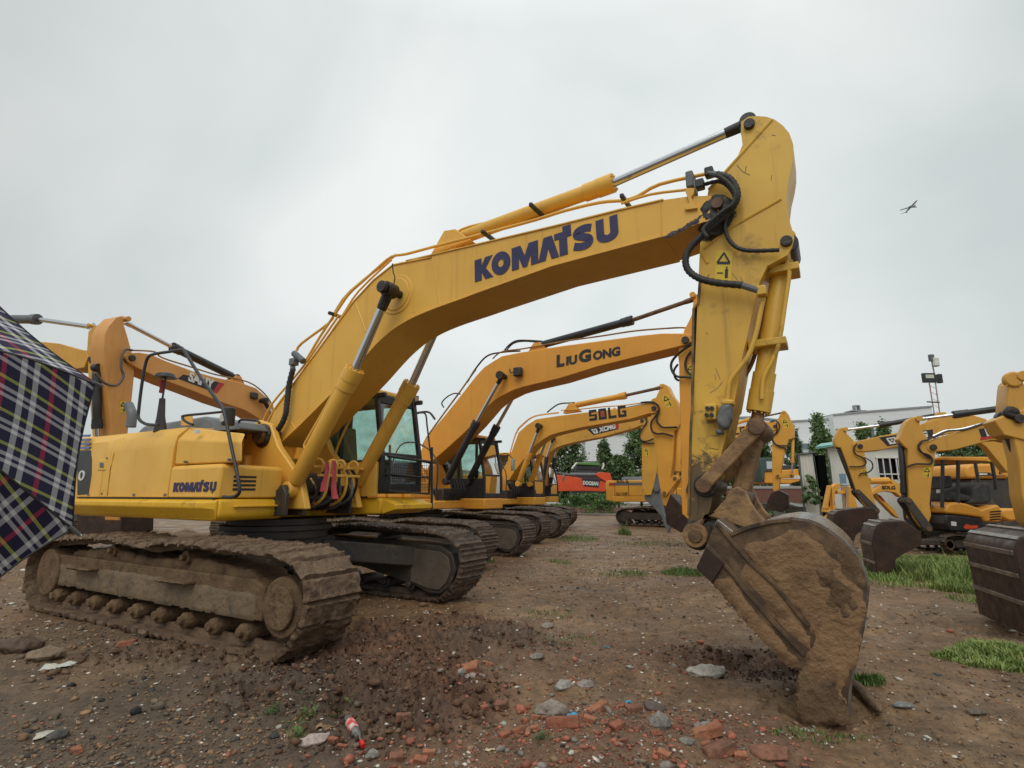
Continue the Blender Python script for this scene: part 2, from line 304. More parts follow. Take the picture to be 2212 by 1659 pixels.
# ------------------------------------------------------------ excavator parts shared by all machines
def belt(name, par, x0, x1, h, y0, y1, pitch=.215, sub=10, acr=22, mud=.016, m=None, sag=.04, groove=.022, bars=True):
    """crawler track: rigid shoes with grouser bars round an oval, fine enough to carry mud"""
    r = h*.5; hh = h
    c = [(x0+r*1.1, 0), ((x0+x1)/2, 0), (x1-r*1.25, 0), (x1-r*.62, .10*hh), (x1-r*.14, .34*hh), (x1, .58*hh), (x1-r*.22, .85*hh), (x1-r*.95, .985*hh), (x1-r*2.2, 1.0*hh),
         ((x0+x1)/2+.55, 1.03*hh), ((x0+x1)/2, 1.0*hh-sag), ((x0+x1)/2-.9, 1.02*hh), (x0+r*1.9, .96*hh), (x0+r*.9, .93*hh), (x0+r*.22, .78*hh), (x0, .5*hh), (x0+r*.2, .2*hh), (x0+r*.6, .05*hh)]
    P = np.array(catmull(c, 10, True)); d = np.r_[0, np.cumsum(np.hypot(*np.diff(np.r_[P, P[:1]], axis=0).T))]; Lt = d[-1]; n = int(round(Lt/pitch))
    s = np.linspace(0, Lt, n+1)[:-1]; Q = np.r_[P, P[:1]]; V = np.stack([np.interp(s, d, Q[:, 0]), np.interp(s, d, Q[:, 1])], 1)
    u = (np.arange(sub)+.5)/sub; prof = -groove*((u < .1) | (u > .93)) + (.026*((u > .12) & (u < .24)) + .018*((u > .46) & (u < .56)) + .018*((u > .78) & (u < .88)) if bars else .010*((u > .1) & (u < .26))-groove*.6*(u < .1))
    pts, nrm, pf = [], [], []
    for i in range(n):
        a, b = V[i], V[(i+1) % n]; t = (b-a)/np.linalg.norm(b-a); nn = np.array([t[1], -t[0]])
        for k in range(sub): pts.append(a+(b-a)*u[k]); nrm.append(nn); pf.append(prof[k])
    pts, nrm, pf = map(np.array, (pts, nrm, pf)); M = len(pts); yy = np.linspace(y0, y1, acr)
    X = pts[:, 0][:, None]+0*yy; Z = pts[:, 1][:, None]+0*yy; Y = yy[None, :]+0*X; A = np.arange(M)[:, None]*pitch/sub+0*Y
    no = (fbm(A*9+x0*7, Y*11+y0*5, 0., 5, .6)-.45)*2*mud+np.clip(fbm(A*2.5, Y*3+9+y0, 1., 3)-.5, 0, 1)*mud*2.2
    if mud > .03: no = no*.6+(fbm(A*26, Y*30, 7., 4, .65)-.5)*.035
    hgt = pf[:, None]+no-.03*(np.minimum(Y-y0, y1-Y) < .012)
    Xo = X+nrm[:, 0][:, None]*hgt; Zo = np.maximum(Z+nrm[:, 1][:, None]*hgt+.03, -.02)
    Yo = Y+(fbm(A*12, Y*3+4, 2., 3)-.5)*mud*2*(np.minimum(Y-y0, y1-Y) < .05)
    hi = -.045+(fbm(A*9, Y*9, 5., 4)-.5)*mud*1.2-.075*((np.abs(Y-(y0+y1)/2) > .07) & (np.abs(Y-(y0+y1)/2) < .12))
    Xi = X+nrm[:, 0][:, None]*hi; Zi = Z+nrm[:, 1][:, None]*hi+.03
    vo = np.stack([Xo, Yo, Zo], 2).reshape(-1, 3); vi = np.stack([Xi, Y, Zi], 2).reshape(-1, 3)
    I = np.arange(M*acr).reshape(M, acr); J = np.roll(I, -1, 0); K = M*acr
    f = [np.stack([I[:, :-1], I[:, 1:], J[:, 1:], J[:, :-1]], -1).reshape(-1, 4), np.stack([I[:, :-1]+K, J[:, :-1]+K, J[:, 1:]+K, I[:, 1:]+K], -1).reshape(-1, 4),
         np.stack([I[:, 0], J[:, 0], J[:, 0]+K, I[:, 0]+K], -1), np.stack([I[:, -1], I[:, -1]+K, J[:, -1]+K, J[:, -1]], -1)]
    o = npmesh(name, np.r_[vo, vi], np.concatenate(f), m or TRK, par); o.data.set_sharp_from_angle(angle=R(50)); return o
COV = mat('dusty_cover_steel', (.13, .105, .078), .55, 0, (.085, .07, .055), 4, .4, 25, DIRT, .35)
def undercarriage(par, x0, x1, h, ya, yb, muddy=False, fine=True, cx=0., tm=None, fshift=0., nshift=0.):
    """two crawler tracks between |y|=ya..yb, their frames, rollers, end wheels and the X-shaped carbody with the slew ring"""
    r = h*.5
    X0, X1 = x0, x1
    for sd in (-1, 1):
        x0, x1 = (X0+nshift, X1+nshift) if sd < 0 else (X0+fshift, X1+fshift)
        a, b = (ya, yb) if sd > 0 else (-yb, -ya); inner = ya if sd > 0 else -ya; near = a
        kw = dict(sub=16 if muddy and sd < 0 else 10, acr=44 if muddy and sd < 0 else 30, bars=not (muddy and sd < 0), pitch=.235 if muddy else .215) if fine else dict(sub=8, acr=4)
        belt('crawler_track', par, x0, x1, h, a, b, mud=(.040 if muddy and sd < 0 else .016) if fine else .004, m=tm or (MUT if muddy and sd < 0 else TRK), **kw)
        fm = MUB if muddy and sd < 0 else DKF; yl, yh = a+.09, b-.09
        if sd < 0 or not fine:
            fr = [(x0+r*.9, .36*h), (x1-r*1.55, .34*h), (x1-r*1.55, .66*h), (x1-r*1.9, .72*h), (x0+r*1.4, .74*h), (x0+r*.9, .66*h)]
            MB().prism(fr, yl+.04, yh).build('track_frame', fm, par, bevel=.015, **({}))
        else:
            fr = [(x0+r*.9, .36*h), (-.6, .42*h), (.4, .42*h), (x1-r*1.9, .22*h), (x1-r*1.35, .13*h), (x1-r*.9, .13*h), (x1-r*.55, .25*h), (x1-r*.35, .48*h), (x1-r*.5, .70*h), (x1-r*.9, .80*h), (x1-r*1.9, .83*h), (.6, .86*h), (-.9, .86*h), (x0+r*1.2, .74*h)]
            t = MB().prism(fr, yl, yh).build('track_frame', fm, par, bevel=.012)
            cv = [(x1-r*2.0, .27*h), (x1-r*1.3, .19*h), (x1-r*.92, .19*h), (x1-r*.66, .30*h), (x1-r*.52, .48*h), (x1-r*.62, .64*h), (x1-r*.9, .72*h), (x1-r*2.0, .75*h)]
            MB().prism(cv, yl-.02, yl+.01).build('cover_plate', COV, t, bevel=.008)
        w = MB().ycyl(x1-r*.97, .50*h, yl+(.02 if sd < 0 else .08), yh-.02, r*.56, 36).build('idler_wheel', fm if muddy else TRK, par, bevel=.02)
        MB().ycyl(x1-r*.97, .50*h, yl-.02 if sd < 0 else yl+.05, yl+.08, r*.40, 24).build('wheel_hub', fm if muddy else TRK, w, bevel=.01)
        MB().ycyl(x0+r*.97, .50*h, yl, yh, r*.62, 30).build('sprocket', fm, par, bevel=.02)
        for i in range(9 if fine else 5):
            nn = 9 if fine else 5; x = x0+r*1.5+(x1-x0-r*3.6)*i/(nn-1)
            q = MB().ycyl(x, .21*h, yl+.03, yh, .088*h, 14); q.ycyl(x, .22*h, yl-.02, yl+.03, .05*h, 10)
            q.build('bottom_roller', fm, par, **(dict(voxel=.016, lump=(.05, .035)) if muddy and sd < 0 else dict(bevel=.015)))
        if fine:
            for x in (-.85, .75): MB().ycyl(cx+x, .86*h, yl+.05, yh, .075*h, 14).ycyl(cx+x, .86*h, yl, yl+.05, .035*h, 10).build('carrier_roller', fm, par, bevel=.01)
    # carbody
    cb = MB()
    for sx in (-1, 1):
        for sy in (-1, 1):
            rings = []
            for t in (0, .5, 1):
                x = cx+sx*(.35+.95*t); y = sy*(.3+(ya-.1)*t); zc = (.80-.16*t)*h; hz = .17*h; wx = .30+.02*t
                rings.append([(x-wx, y, zc-hz), (x+wx, y, zc-hz), (x+wx, y, zc+hz*.7), (x-wx, y, zc+hz*.7)])
            cb.loft(rings)
    cb.box(cx-.62, cx+.62, -.55, .55, .60*h, .96*h); cb.build('carbody', DKF, par, bevel=.02)
    MB().cyl((cx, 0, .95*h), (cx, 0, 1.06*h), .70, n=56).cyl((cx, 0, 1.06*h), (cx, 0, 1.13*h), .76, n=56).cyl((cx, 0, 1.13*h), (cx, 0, 1.22*h), .68, n=56).build('slew_ring', DKF, par, bevel=.008)
def cylinder(par, p0, pg, p1, rb, rr, y, mb, name='hydraulic_cylinder', gland=.22, y0=None, mg=None, rodm=None, eye=True):
    """p0 barrel-end pin, pg gland end, p1 rod-end pin (xz); built in the plane y (y0 = plane of the lower end)"""
    ya = y if y0 is None else y0
    a, g, b = Vector((p0[0], ya, p0[1])), Vector((pg[0], y, pg[1])), Vector((p1[0], y, p1[1])); d = (g-a).normalized(); e = (b-g).normalized()
    m = MB(); q = d.orthogonal().normalized(); w = d.cross(q)
    for i in range(10): t = 2*math.pi*i/10; c = g+(q*math.cos(t)+w*math.sin(t))*rb*1.0; m.cyl(c, c+d*.02, rb*.13, n=6)
    m.tube([a+d*rb*1.1, a+d*rb*1.5, g-d*gland, g-d*(gland-.001), g-d*(gland*.55), g-d*(gland*.55-.001), g], [rb*.8, rb, rb, rb*1.16, rb*1.16, rb*1.24, rb*1.24], 24)
    o = m.build(name, mb, par, bevel=0)
    MB().ycyl(a.x, a.z, ya-rb*.9, ya+rb*.9, rb*1.0, 20).build('cylinder_eye', mb if eye else GRS, o, bevel=.008)
    MB().tube([g, b-e*rb], rr, 16).build('piston_rod', rodm or CHR, o)
    MB().tube([b-e*rb*2.6, b-e*rb*2.2, b], [rr*1.05, rb*.62, rb*.68], 16).ycyl(b.x, b.z, y-rb*.8, y+rb*.8, rb*.9, 20).build('rod_eye', mg or mb, o, bevel=.006)
    return o
def pin(par, x, z, y0, y1, r, mcap=None, ring=None, name='pivot_pin', mr=None):
    o = MB().ycyl(x, z, y0, y1, r, 26).build(name, mcap or RST, par, bevel=r*.12)
    if ring: MB().ycyl(x, z, y0+(y1-y0)*.12, y1-(y1-y0)*.12, ring, 30).build('pin_boss', mr or GRS, o, bevel=ring*.1)
    return o
def hose(par, path, r, m, name='hose', n=8, k=8, corrug=0.):
    P = catmull(path, n)
    if corrug:
        D = [P[0]]; 
        for a, b in zip(P[:-1], P[1:]):
            l = np.linalg.norm(b-a); c = max(1, int(l/corrug))
            for i in range(1, c+1): D.append(a+(b-a)*i/c)
        return MB().tube(D, [r*(1.0 if i % 2 else .84) for i in range(len(D))], 12).build(name, m, par, ang=80)
    return MB().tube(P, r, k).build(name, m, par, ang=60)
def bucket(par, side, back, y0, y1, m, teeth=None, ears=None, th=.03, ribs=0, top_m=None, rimm=None):
    """side: xz outline of the side plates; back: xz polyline of the curved wrapper; teeth: list of (x,z) tip & root; ears: outline of the hinge plates"""
    b = MB().strip(back, th, y0+.005, y1-.005).build('bucket_shell', top_m or m, par, bevel=.004, ang=50)
    for y in (y0, y1-th): MB().prism(side, y, y+th).build('side_plate', m, b, bevel=.005)
    if ribs:
        for i in range(1, ribs+1):
            k = int(len(back)*i/(ribs+1)); seg = back[k:k+2]
            if len(seg) == 2:
                dx, dz = seg[1][0]-seg[0][0], seg[1][1]-seg[0][1]; l = math.hypot(dx, dz); s2 = [seg[0], (seg[0][0]+dx/l*.05, seg[0][1]+dz/l*.05)]
                MB().strip([(x, z) for x, z in s2], th+.035, y0+.01, y1-.01).build('wear_strip', rimm or BKC, b, bevel=.004)
    if ears:
        w = (y1-y0); c = (y0+y1)/2
        for s in (-.17*w-.03, .17*w): MB().prism(ears, c+s, c+s+.035).build('hinge_plate', m, b, bevel=.006)
    if teeth:
        root, tip = Vector((teeth[0][0], 0, teeth[0][1])), Vector((teeth[1][0], 0, teeth[1][1])); d = tip-root; n = Vector((-d.z, 0, d.x)).normalized()
        for i in range(5):
            y = y0+.04+(y1-y0-.08)*i/4; w = .045; rg = []
            for t, hw, ww in ((0, .05, w), (.5, .035, w*.9), (1, .008, w*.6)):
                c = root+d*t; rg.append([(c.x+n.x*hw*k1, y+ww*k2, c.z+n.z*hw*k1) for k1, k2 in ((-1, -1), (1, -1), (1, 1), (-1, 1))])
            MB().loft(rg).build('bucket_tooth', m, b, bevel=.004)
    return b
def cab(par, x0, x1, y0, y1, z0, z1, m, mroof, lean=.12, guard=True, lowm=None):
    """operator's cab: posts, glass, roof, seat; front at x1 leaning back towards the roof"""
    c = MB(); p = .07; zb = z0+.42*(z1-z0)*0+.0
    fx = lambda z: x1-lean*max(0, (z-z0-.35*(z1-z0))/(z1-z0))
    for y in (y0, y1-p):
        c.prism([(x1-p, z0), (x1, z0), (x1, z0+.35*(z1-z0)), (fx(z1), z1), (fx(z1)-p, z1), (x1-p, z0+.35*(z1-z0))], y, y+p)
        c.box(x0, x0+p*1.5, y, y+p, z0, z1); c.box(x0+.02, x1-.02, y+.004, y+p-.004, z1-p, z1+.0); c.box(x0+.02, x1-.02, y+.004, y+p-.004, z0, z0+.32*(z1-z0)); xm = x0+.45*(x1-x0); c.box(xm, xm+p, y+.006, y+p-.006, z0+.1, z1-.02)
    c.box(x0+.004, x0+p, y0+.01, y1-.01, z0, z1-.02); c.box(x1-p+.004, x1-.004, y0+.01, y1-.01, z0, z0+.12); zz = z0+.36*(z1-z0)
    c.box(x1-p+.01, x1-.01, y0+.01, y1-.01, zz, zz+.05); c.box(fx(z1)-p+.004, fx(z1)-.004, y0+.01, y1-.01, z1-.14, z1-.004); c.box(x0, x1-.02, y0+.02, y1-.02, z0-.02, z0+.02)
    o = c.build('cab', m, par, bevel=.012)
    MB().prism([(x0-.03, z1), (x1-lean+.02, z1), (x1-lean, z1+.09), (x0+.04, z1+.11)], y0-.02, y1+.02).build('cab_roof', mroof, o, bevel=.03)
    MB().add([(x1-.03, y0+p, z0+.12), (x1-.03, y1-p, z0+.12), (x1-.03, y1-p, zz), (x1-.03, y0+p, zz)], [(0, 1, 2, 3)]).build('windscreen', GLS, o)
    MB().add([(x1-.035, y0+p, zz+.05), (x1-.035, y1-p, zz+.05), (fx(z1)-.03, y1-p, z1-.1), (fx(z1)-.03, y0+p, z1-.1)], [(0, 1, 2, 3)]).build('windscreen', GLS, o)
    for y in (y0+.03, y1-.03): MB().add([(x0+p, y, z0+.3*(z1-z0)), (x1-p, y, z0+.3*(z1-z0)), (fx(z1)-p, y, z1-p), (x0+p, y, z1-p)], [(0, 1, 2, 3)]).build('side_window', GLS, o)
    xm = (x0+x1)/2-.15; ym = (y0+y1)/2
    MB().box(xm-.25, xm+.28, ym-.26, ym+.26, z0+.32, z0+.46).prism([(xm-.32, z0+.42), (xm-.18, z0+.42), (xm-.28, z0+1.08), (xm-.40, z0+1.05)], ym-.25, ym+.25).build('seat', SEA, o, bevel=.04)
    MB().box(x1-.5, x1-.3, ym-.12, ym+.12, z0, z0+.5).tube([(x1-.4, ym-.15, z0), (x1-.42, ym-.15, z0+.75)], .02).tube([(x1-.4, ym+.15, z0), (x1-.42, ym+.15, z0+.75)], .02).box(x0+.12, xm, y0+.12, y1-.12, z0, z0+.4).build('control_console', INT, o, bevel=.01)
    return o
def mirror(par, base, head, m=BLK, r=.012):
    o = MB().tube(catmull([base, ((base[0]+head[0])/2, (base[1]+head[1])/2, max(base[2], head[2])+.05), head], 5), r, 6).build('mirror_arm', m, par)
    MB().box(head[0]-.02, head[0]+.02, head[1]-.09, head[1]+.09, head[2]-.32, head[2]).build('mirror_glass', CHR, o, bevel=.01)
# ------------------------------------------------------------ the big yellow excavator in front
K = Frame(-3.43, 8.24, -30); KP = thing('excavator', 'big bright yellow excavator nearest the camera, KOMATSU lettering, mud-caked bucket resting on the ground', 'excavator', K.o, K.th, 'excavators parked in the yard')
def S5(x, y): return (877.8+x*.3968, 219.4+y*.3968)
def S3(x, y): return (548.6+x*.2976, 548.6+y*.2976)
def S1(x, y): return (x*.2976, 603.5+y*.2976)
def S6(x, y): return (1371.5+x*.1984, 548.6+y*.1984)
def S7(x, y): return (1371.5+x*.2645, 822.9+y*.2645)
def S8(x, y): return (1426.4+x*.2976, 1097.2+y*.2976)
def S9(x, y): return (603.5+x*.16532, 877.8+y*.16532)     # 1100,1600 region
undercarriage(KP, -2.9, 2.95, 1.0, 1.22, 1.88, muddy=True, fshift=-.50)
BW = .33
bt = [S3(95, 1270), S3(150, 1130), S3(330, 870), S3(400, 790), S3(620, 480), S3(730, 340), S3(870, 190), S3(1010, 80), S3(1060, 60), S3(1290, 25), S5(0, 868), S5(440, 765), S5(800, 680), S5(1160, 590), S5(1400, 535), S5(1520, 518), S5(1640, 512), S5(1740, 520), S5(1760, 570), S5(1730, 640), S5(1620, 655)]
mid = [tuple(p) for p in catmull([S5(400, 1038), S3(1500, 330), S3(1300, 402), S3(1160, 462), S3(1070, 512), S3(1000, 560), S3(910, 640), S3(830, 725), S3(700, 875), S3(560, 1022)], 4)]
bb = [S5(1520, 690), S5(1400, 735), S5(1230, 780), S5(800, 895)]+mid+[ S3(340, 1242), S3(180, 1390), S3(140, 1375), S3(90, 1300)]
boomK = MB().prism(K.T(bt+bb, -BW), -BW, BW).build('boom', YK, KP, bevel=.012)
# seam welds on the boom side and the round boss
q = K.P(*S3(1010, 290), -BW); MB().ycyl(q[0]+.06, q[1]-.02, -BW-.012, BW+.012, .27, 48).ycyl(q[0]+.06, q[1]-.02, -BW-.024, BW+.024, .22, 48).build('cylinder_boss', YK, boomK, bevel=.008)
for a, b in [((1295, 30), (1352, 380)), ((735, 350), (815, 565)), ((245, 1185), (310, 1280))]:
    p, q2 = K.P(*S3(*a), -BW), K.P(*S3(*b), -BW); MB().tube([(p[0], -BW, p[1]), (q2[0], -BW, q2[1])], .009, 6).build('weld_seam', YK, boomK)
p, q2 = K.P(*S5(1385, 545), -BW), K.P(*S5(1390, 725), -BW); MB().tube([(p[0], -BW, p[1]), (q2[0], -BW, q2[1])], .008, 6).build('weld_seam', YK, boomK)
# lower and upper flange lips standing a little proud of the side
lip = K.T([S5(1400, 735), S5(1230, 780), S5(800, 895)]+mid+[S3(340, 1242), S3(180, 1390)], -BW)
MB().strip(lip, .014, -BW-.022, BW+.022).build('bottom_flange', YK, boomK)
lip = K.T([S3(150, 1130), S3(400, 790), S3(730, 340), S3(870, 190), S3(1010, 80), S3(1290, 25), S5(0, 868), S5(440, 765), S5(800, 680), S5(1160, 590), S5(1400, 535)], -BW)
MB().strip(lip, .014, -BW-.015, BW+.015).build('top_flange', YK, boomK)
a, b = K.P(*S5(368, 985), -BW), K.P(*S5(1155, 745), -BW); d = np.array([b[0]-a[0], 0, b[1]-a[1]])
def letters_on(fr, par, s, m, h, px0, px1, c, sgn=-1, name='lettering', **kw):
    a, b = fr.P(*px0, c), fr.P(*px1, c); d = np.array([b[0]-a[0], 0, b[1]-a[1]]); Ln = np.linalg.norm(d); x = d/Ln; z = np.array([-x[2], 0, x[0]]) if sgn < 0 else np.array([x[2], 0, -x[0]])
    if z[2] < 0: z = -z
    return text(s, par, name, m, h, (a[0], c+sgn*.002, a[1]), x, z, width=Ln, **kw)
# KOMATSU: heavy block lettering, the T raised above its neighbours
def komatsu(fr, par, m, px0, px1, c, h, h2):
    a, b = fr.P(*px0, c), fr.P(*px1, c); d = np.array([b[0]-a[0], b[1]-a[1]]); Ln = np.linalg.norm(d); x = d/Ln; z = np.array([-x[1], x[0]])
    G = {'K': [[(0, 0), (.40, 0), (.40, .38), (.60, 0), (1.06, 0), (.64, .5), (1.04, 1), (.62, 1), (.40, .64), (.40, 1), (0, 1)]],
         'M': [[(0, 0), (.27, 0), (.27, .50), (.42, 0), (.58, 0), (.73, .50), (.73, 0), (1, 0), (1, 1), (.66, 1), (.5, .50), (.34, 1), (0, 1)]],
         'A': [[(0, 0), (.36, 0), (.50, .50), (.64, 0), (1, 0), (.70, 1), (.30, 1)]],
         'T': [[(.27, 0), (.73, 0), (.73, .74), (.98, .74), (.98, 1.22), (.50, 1.22), (.50, 1), (.0, 1), (0, .74), (.27, .74)]],
         'U': [[(0, 1), (0, .3)]+[(.5-.5*math.cos(t), .3-.3*math.sin(t)) for t in np.linspace(.2, math.pi-.2, 9)]+[(1, .3), (1, 1), (.64, 1), (.64, .38)]+[(.5+.14*math.cos(t), .38-.10*math.sin(t)) for t in np.linspace(.3, math.pi-.3, 6)]+[(.36, .38), (.36, 1)]]}
    w = [('K', 0, .135), ('O', .138, .275), ('M', .285, .475), ('A', .475, .618), ('T', .592, .708), ('S', .715, .85), ('U', .865, 1.)]
    mb = MB()
    for ch, s0, s1 in w:
        S = lambda u, t: ((a+x*(s0+(s1-s0)*u)*Ln+z*t*h), )[0]
        tr_ = lambda pts: [tuple(S(u+.04*t, t)) for u, t in pts]
        if ch == 'O':
            o_, i_ = [], []
            for k in range(28):
                t = 2*math.pi*k/28; o_.append(S(.5+.52*math.cos(t), .5+.52*math.sin(t))); i_.append(S(.5+.155*math.cos(t), .5+.18*math.sin(t)))
            y0, y1 = c-.006, c; v = [(p[0], y, p[1]) for y in (y0, y1) for p in o_+i_]; n = 28; f = []
            for k in range(n):
                j = (k+1) % n; f += [(k, j, n+j, n+k), (2*n+k, 3*n+k, 3*n+j, 2*n+j), (k, 2*n+k, 2*n+j, j), (n+k, n+j, 3*n+j, 3*n+k)]
            mb.add(v, f)
        elif ch == 'S':
            ctr = [(.92, .80), (.62, .86), (.28, .80), (.22, .64), (.50, .52), (.78, .38), (.72, .18), (.40, .13), (.04, .22)]
            P = [np.array(S(*q)) for q in ctr]; P = catmull(P, 4); mb.strip([tuple(p) for p in P], h*.31, c-.006, c)
        else:
            for g in G[ch]: mb.prism(tr_(g), c-.006, c)
    return mb.build('lettering', m, par)
komatsu(K, boomK, NVY, S5(374, 983), S5(1158, 745), -BW-.002, .275, 0)
def blockwords(fr, par, s_, m, h, px0, px1, c, red=False):
    a, b = fr.P(*px0, c), fr.P(*px1, c); d = np.array([b[0]-a[0], b[1]-a[1]]); Ln = np.linalg.norm(d); x = d/Ln; z = np.array([-x[1], x[0]]); z = z if z[1] > 0 else -z
    G = {'S': [(0, 0), (1, 0), (1, .58), (.3, .58), (.3, .76), (1, .76), (1, 1), (0, 1), (0, .42), (.7, .42), (.7, .24), (0, .24)], 'D': [(0, 0), (1, 0), (1, 1), (0, 1), (0, .5), (.28, .5), (.28, .76), (.72, .76), (.72, .24), (.28, .24), (.28, .499), (0, .499)],
         'L': [(0, 0), (1, 0), (1, .24), (.3, .24), (.3, 1), (0, 1)], 'G': [(0, 0), (1, 0), (1, .58), (.5, .58), (.5, .40), (.72, .40), (.72, .24), (.28, .24), (.28, .76), (1, .76), (1, 1), (0, 1)]}
    mb = MB(); n = len(s_); w = 1/(n+.22*(n-1)); y = sorted((c, c-.005 if c < 0 else c+.005))
    P = lambda k, u, t: tuple(np.array(a)+x*(k*w*1.22+u*w)*Ln+z*t*h)
    for k, ch in enumerate(s_): mb.prism([P(k, *q) for q in G[ch]], *y)
    if red: MB().prism([P(1, *q) for q in ((.32, .28), (.68, .28), (.68, .72), (.32, .72))], *y).build('letter_inset', LRD, par)
    return mb.build('lettering', m, par)
# stick with its bell-crank head
SW = .25
st = [S5(1915, 78), S5(1960, 82), S5(2005, 97), S5(2050, 130), S5(2085, 172), S5(2105, 230), S5(2106, 300), S5(2095, 370), S5(2078, 440), S5(2068, 520), S5(2078, 620), S5(2098, 690), S5(2112, 740), S5(2100, 790), S5(2075, 835), S5(1965, 895), S6(1360, 300), S6(1285, 620), S6(1175, 1100), S6(1140, 1300), S6(1075, 1659), S7(790, 230), S7(742, 450), S7(695, 640), S7(655, 800), S7(625, 1000), S7(600, 1105), S7(560, 1210), S7(440, 1200), S7(437, 1130), S7(450, 700), S7(462, 400), S7(478, 0), S6(640, 1500), S6(690, 300), S5(1600, 760), S5(1620, 600), S5(1645, 480), S5(1740, 390), S5(1790, 330), S5(1830, 235), S5(1822, 170), S5(1822, 110), S5(1860, 82)]
stickK = MB().prism(K.T(st, -SW), -SW, SW).build('stick', YK2, KP, bevel=.012)
for pp in ([(1645, 480), (1740, 378), (1990, 100)], [(1620, 800), (1760, 690), (2040, 530)], [(1610, 830), (1640, 880)]):
    MB().tube([(K.P(*S5(*p), -SW)[0], -SW, K.P(*S5(*p), -SW)[1]) for p in pp], .014, 6).build('weld_seam', YK2, stickK)
gp = K.T([S5(1600, 960), S5(1590, 1100), S6(640, 600), S6(625, 1659), S7(458, 400), S7(440, 1100)], -SW)
MB().strip(gp, .02, -SW-.02, SW+.02).build('back_flange', mat('dark_brown_edge', (.30, .17, .04), .6, .1, (.06, .05, .04), 6, .3, 20), stickK)  # darker brown strip along the stick's rear edge
sticker(K, stickK, [S5(1685, 812), S5(1778, 815), S5(1768, 975), S5(1678, 975)], -SW-.001)
for pts in ([(1630, 960), (1650, 940)], [(1800, 345), (1830, 380), (1870, 400)], [(1850, 350), (1845, 385)], [(1990, 400), (1985, 430)], [(1990, 180), (2010, 185)], [(1770, 640), (1800, 620)]):
    MB().tube(catmull([K.P3(*S5(*p), -SW-.001) for p in pts], 3), .0028, 5).build('scratch', GRY, stickK)
for pts in ([(880, 1245), (930, 1370)], [(820, 1510), (900, 1460), (955, 1385)], [(870, 1310), (880, 1370)], [(780, 850), (795, 880)], [(1060, 210), (1130, 300)], [(1150, 250), (1180, 305)]):
    MB().tube(catmull([K.P3(*S6(*p), -SW-.001) for p in pts], 3), .0022, 5).build('scratch', GRY, stickK)
for pts in ([(470, 700), (560, 660), (640, 700)], [(600, 545), (680, 560)], [(540, 560), (600, 600)], [(480, 610), (540, 640)], [(500, 760), (520, 1020), (500, 1100)]):
    MB().tube(catmull([K.P3(*S7(*p), -SW-.001) for p in pts], 3), .0028, 5).build('scratch', RST, stickK)
# pins
def kp(pt, y0, y1, r, ring, mc=RST, mr=GRS, name='pivot_pin'): q = K.P(*pt, y0); return pin(KP, q[0], q[1], y0, -y0, r, mc, ring, name, mr)
kp(S5(1865, 115), -.29, 0, .05, .09, GRS, BLK); kp(S5(1690, 550), -.37, 0, .055, .105, RST, GRS); kp(S5(2068, 755), -.28, 0, .05, .095, GRS, BLK)
kp(S7(555, 855), -.38, 0, .065, .10, RST, GRS); kp(S7(990, 378), -.37, 0, .065, .085, RST, RST); kp(S7(840, 955), -.27, 0, .07, .09, RST, BKT); kp(S7(490, 1265), -.42, 0, .06, .13, RST, GRS)
MB().ycyl(*K.P(*S7(490, 1262), -.40), -.405, -.30, .105, 30).build('pin_flange', RLK, KP, bevel=.01)
q = K.P(*S5(1690, 590), -.3); MB().ycyl(q[0], q[1], -.335, -.26, .15, 18).ycyl(q[0]-.05, q[1]-.14, -.30, -.24, .12, 14).build('grease_smear', GRS, KP, bevel=.02, voxel=.02, lump=(.06, .06))
mudpatch('grease_smear', K.T([S5(1640, 560), S5(1760, 540), S5(1790, 600), S5(1760, 680), S5(1660, 760), S5(1605, 750), S5(1600, 640)], -SW), -.262, GRS, stickK, th=.006, amp=.012, ragged=.04)
mudpatch('grease_smear', K.T([S5(1590, 655), S5(1450, 735), S5(1400, 748), S5(1440, 715), S5(1540, 665), S5(1610, 620)], -BW), -BW-.001, GRS, boomK, th=.003, amp=.006, ragged=.03)  # thin dark strip along the boom's lower edge near the tip
# arm cylinder above the boom, boom cylinders, bucket cylinder
a, g, b = K.P(*S5(270, 752), 0), K.P(*S5(1128, 442), 0), K.P(*S5(1862, 118), 0)
cylinder(KP, a, g, b, .088, .05, 0, YK, mg=BLK, rodm=CHR, gland=.35)
MB().prism([(a[0]-.30, a[1]-.22), (a[0]+.35, a[1]-.16), (a[0]+.10, a[1]+.06), (a[0]-.08, a[1]+.08)], -.16, -.12).prism([(a[0]-.30, a[1]-.22), (a[0]+.35, a[1]-.16), (a[0]+.10, a[1]+.06), (a[0]-.08, a[1]+.08)], .12, .16).build('cylinder_bracket', YK, boomK, bevel=.01)
yc = .55
bc = {}
for sgn in (-1, 1):
    if sgn < 0: p1, pg, p0 = K.P(*S3(985, 262), -yc), K.P(*S3(735, 835), -yc), K.P(630, 1058, -yc)
    cylinder(KP, p0, pg, p1, .105, .055, sgn*yc, YK, mg=GRS, gland=.30)
    bc[sgn] = (p0, pg, p1)
MB().ycyl(p1[0], p1[1], -yc-.13, yc+.13, .05, 24).ycyl(p1[0], p1[1], -yc-.16, -yc-.10, .078, 20).build('pivot_pin', GRS, KP, bevel=.01)
MB().ycyl(p0[0], p0[1], -yc-.16, yc+.16, .065, 20).build('pivot_pin', GRS, KP, bevel=.01)
a, g, b = K.P(*S5(2068, 757), 0), K.P(*S7(1008, 250), 0), K.P(*S7(990, 378), 0)
cylinder(KP, a, g, b, .086, .05, 0, YK2, mg=RLK, gland=.36, rodm=RST)
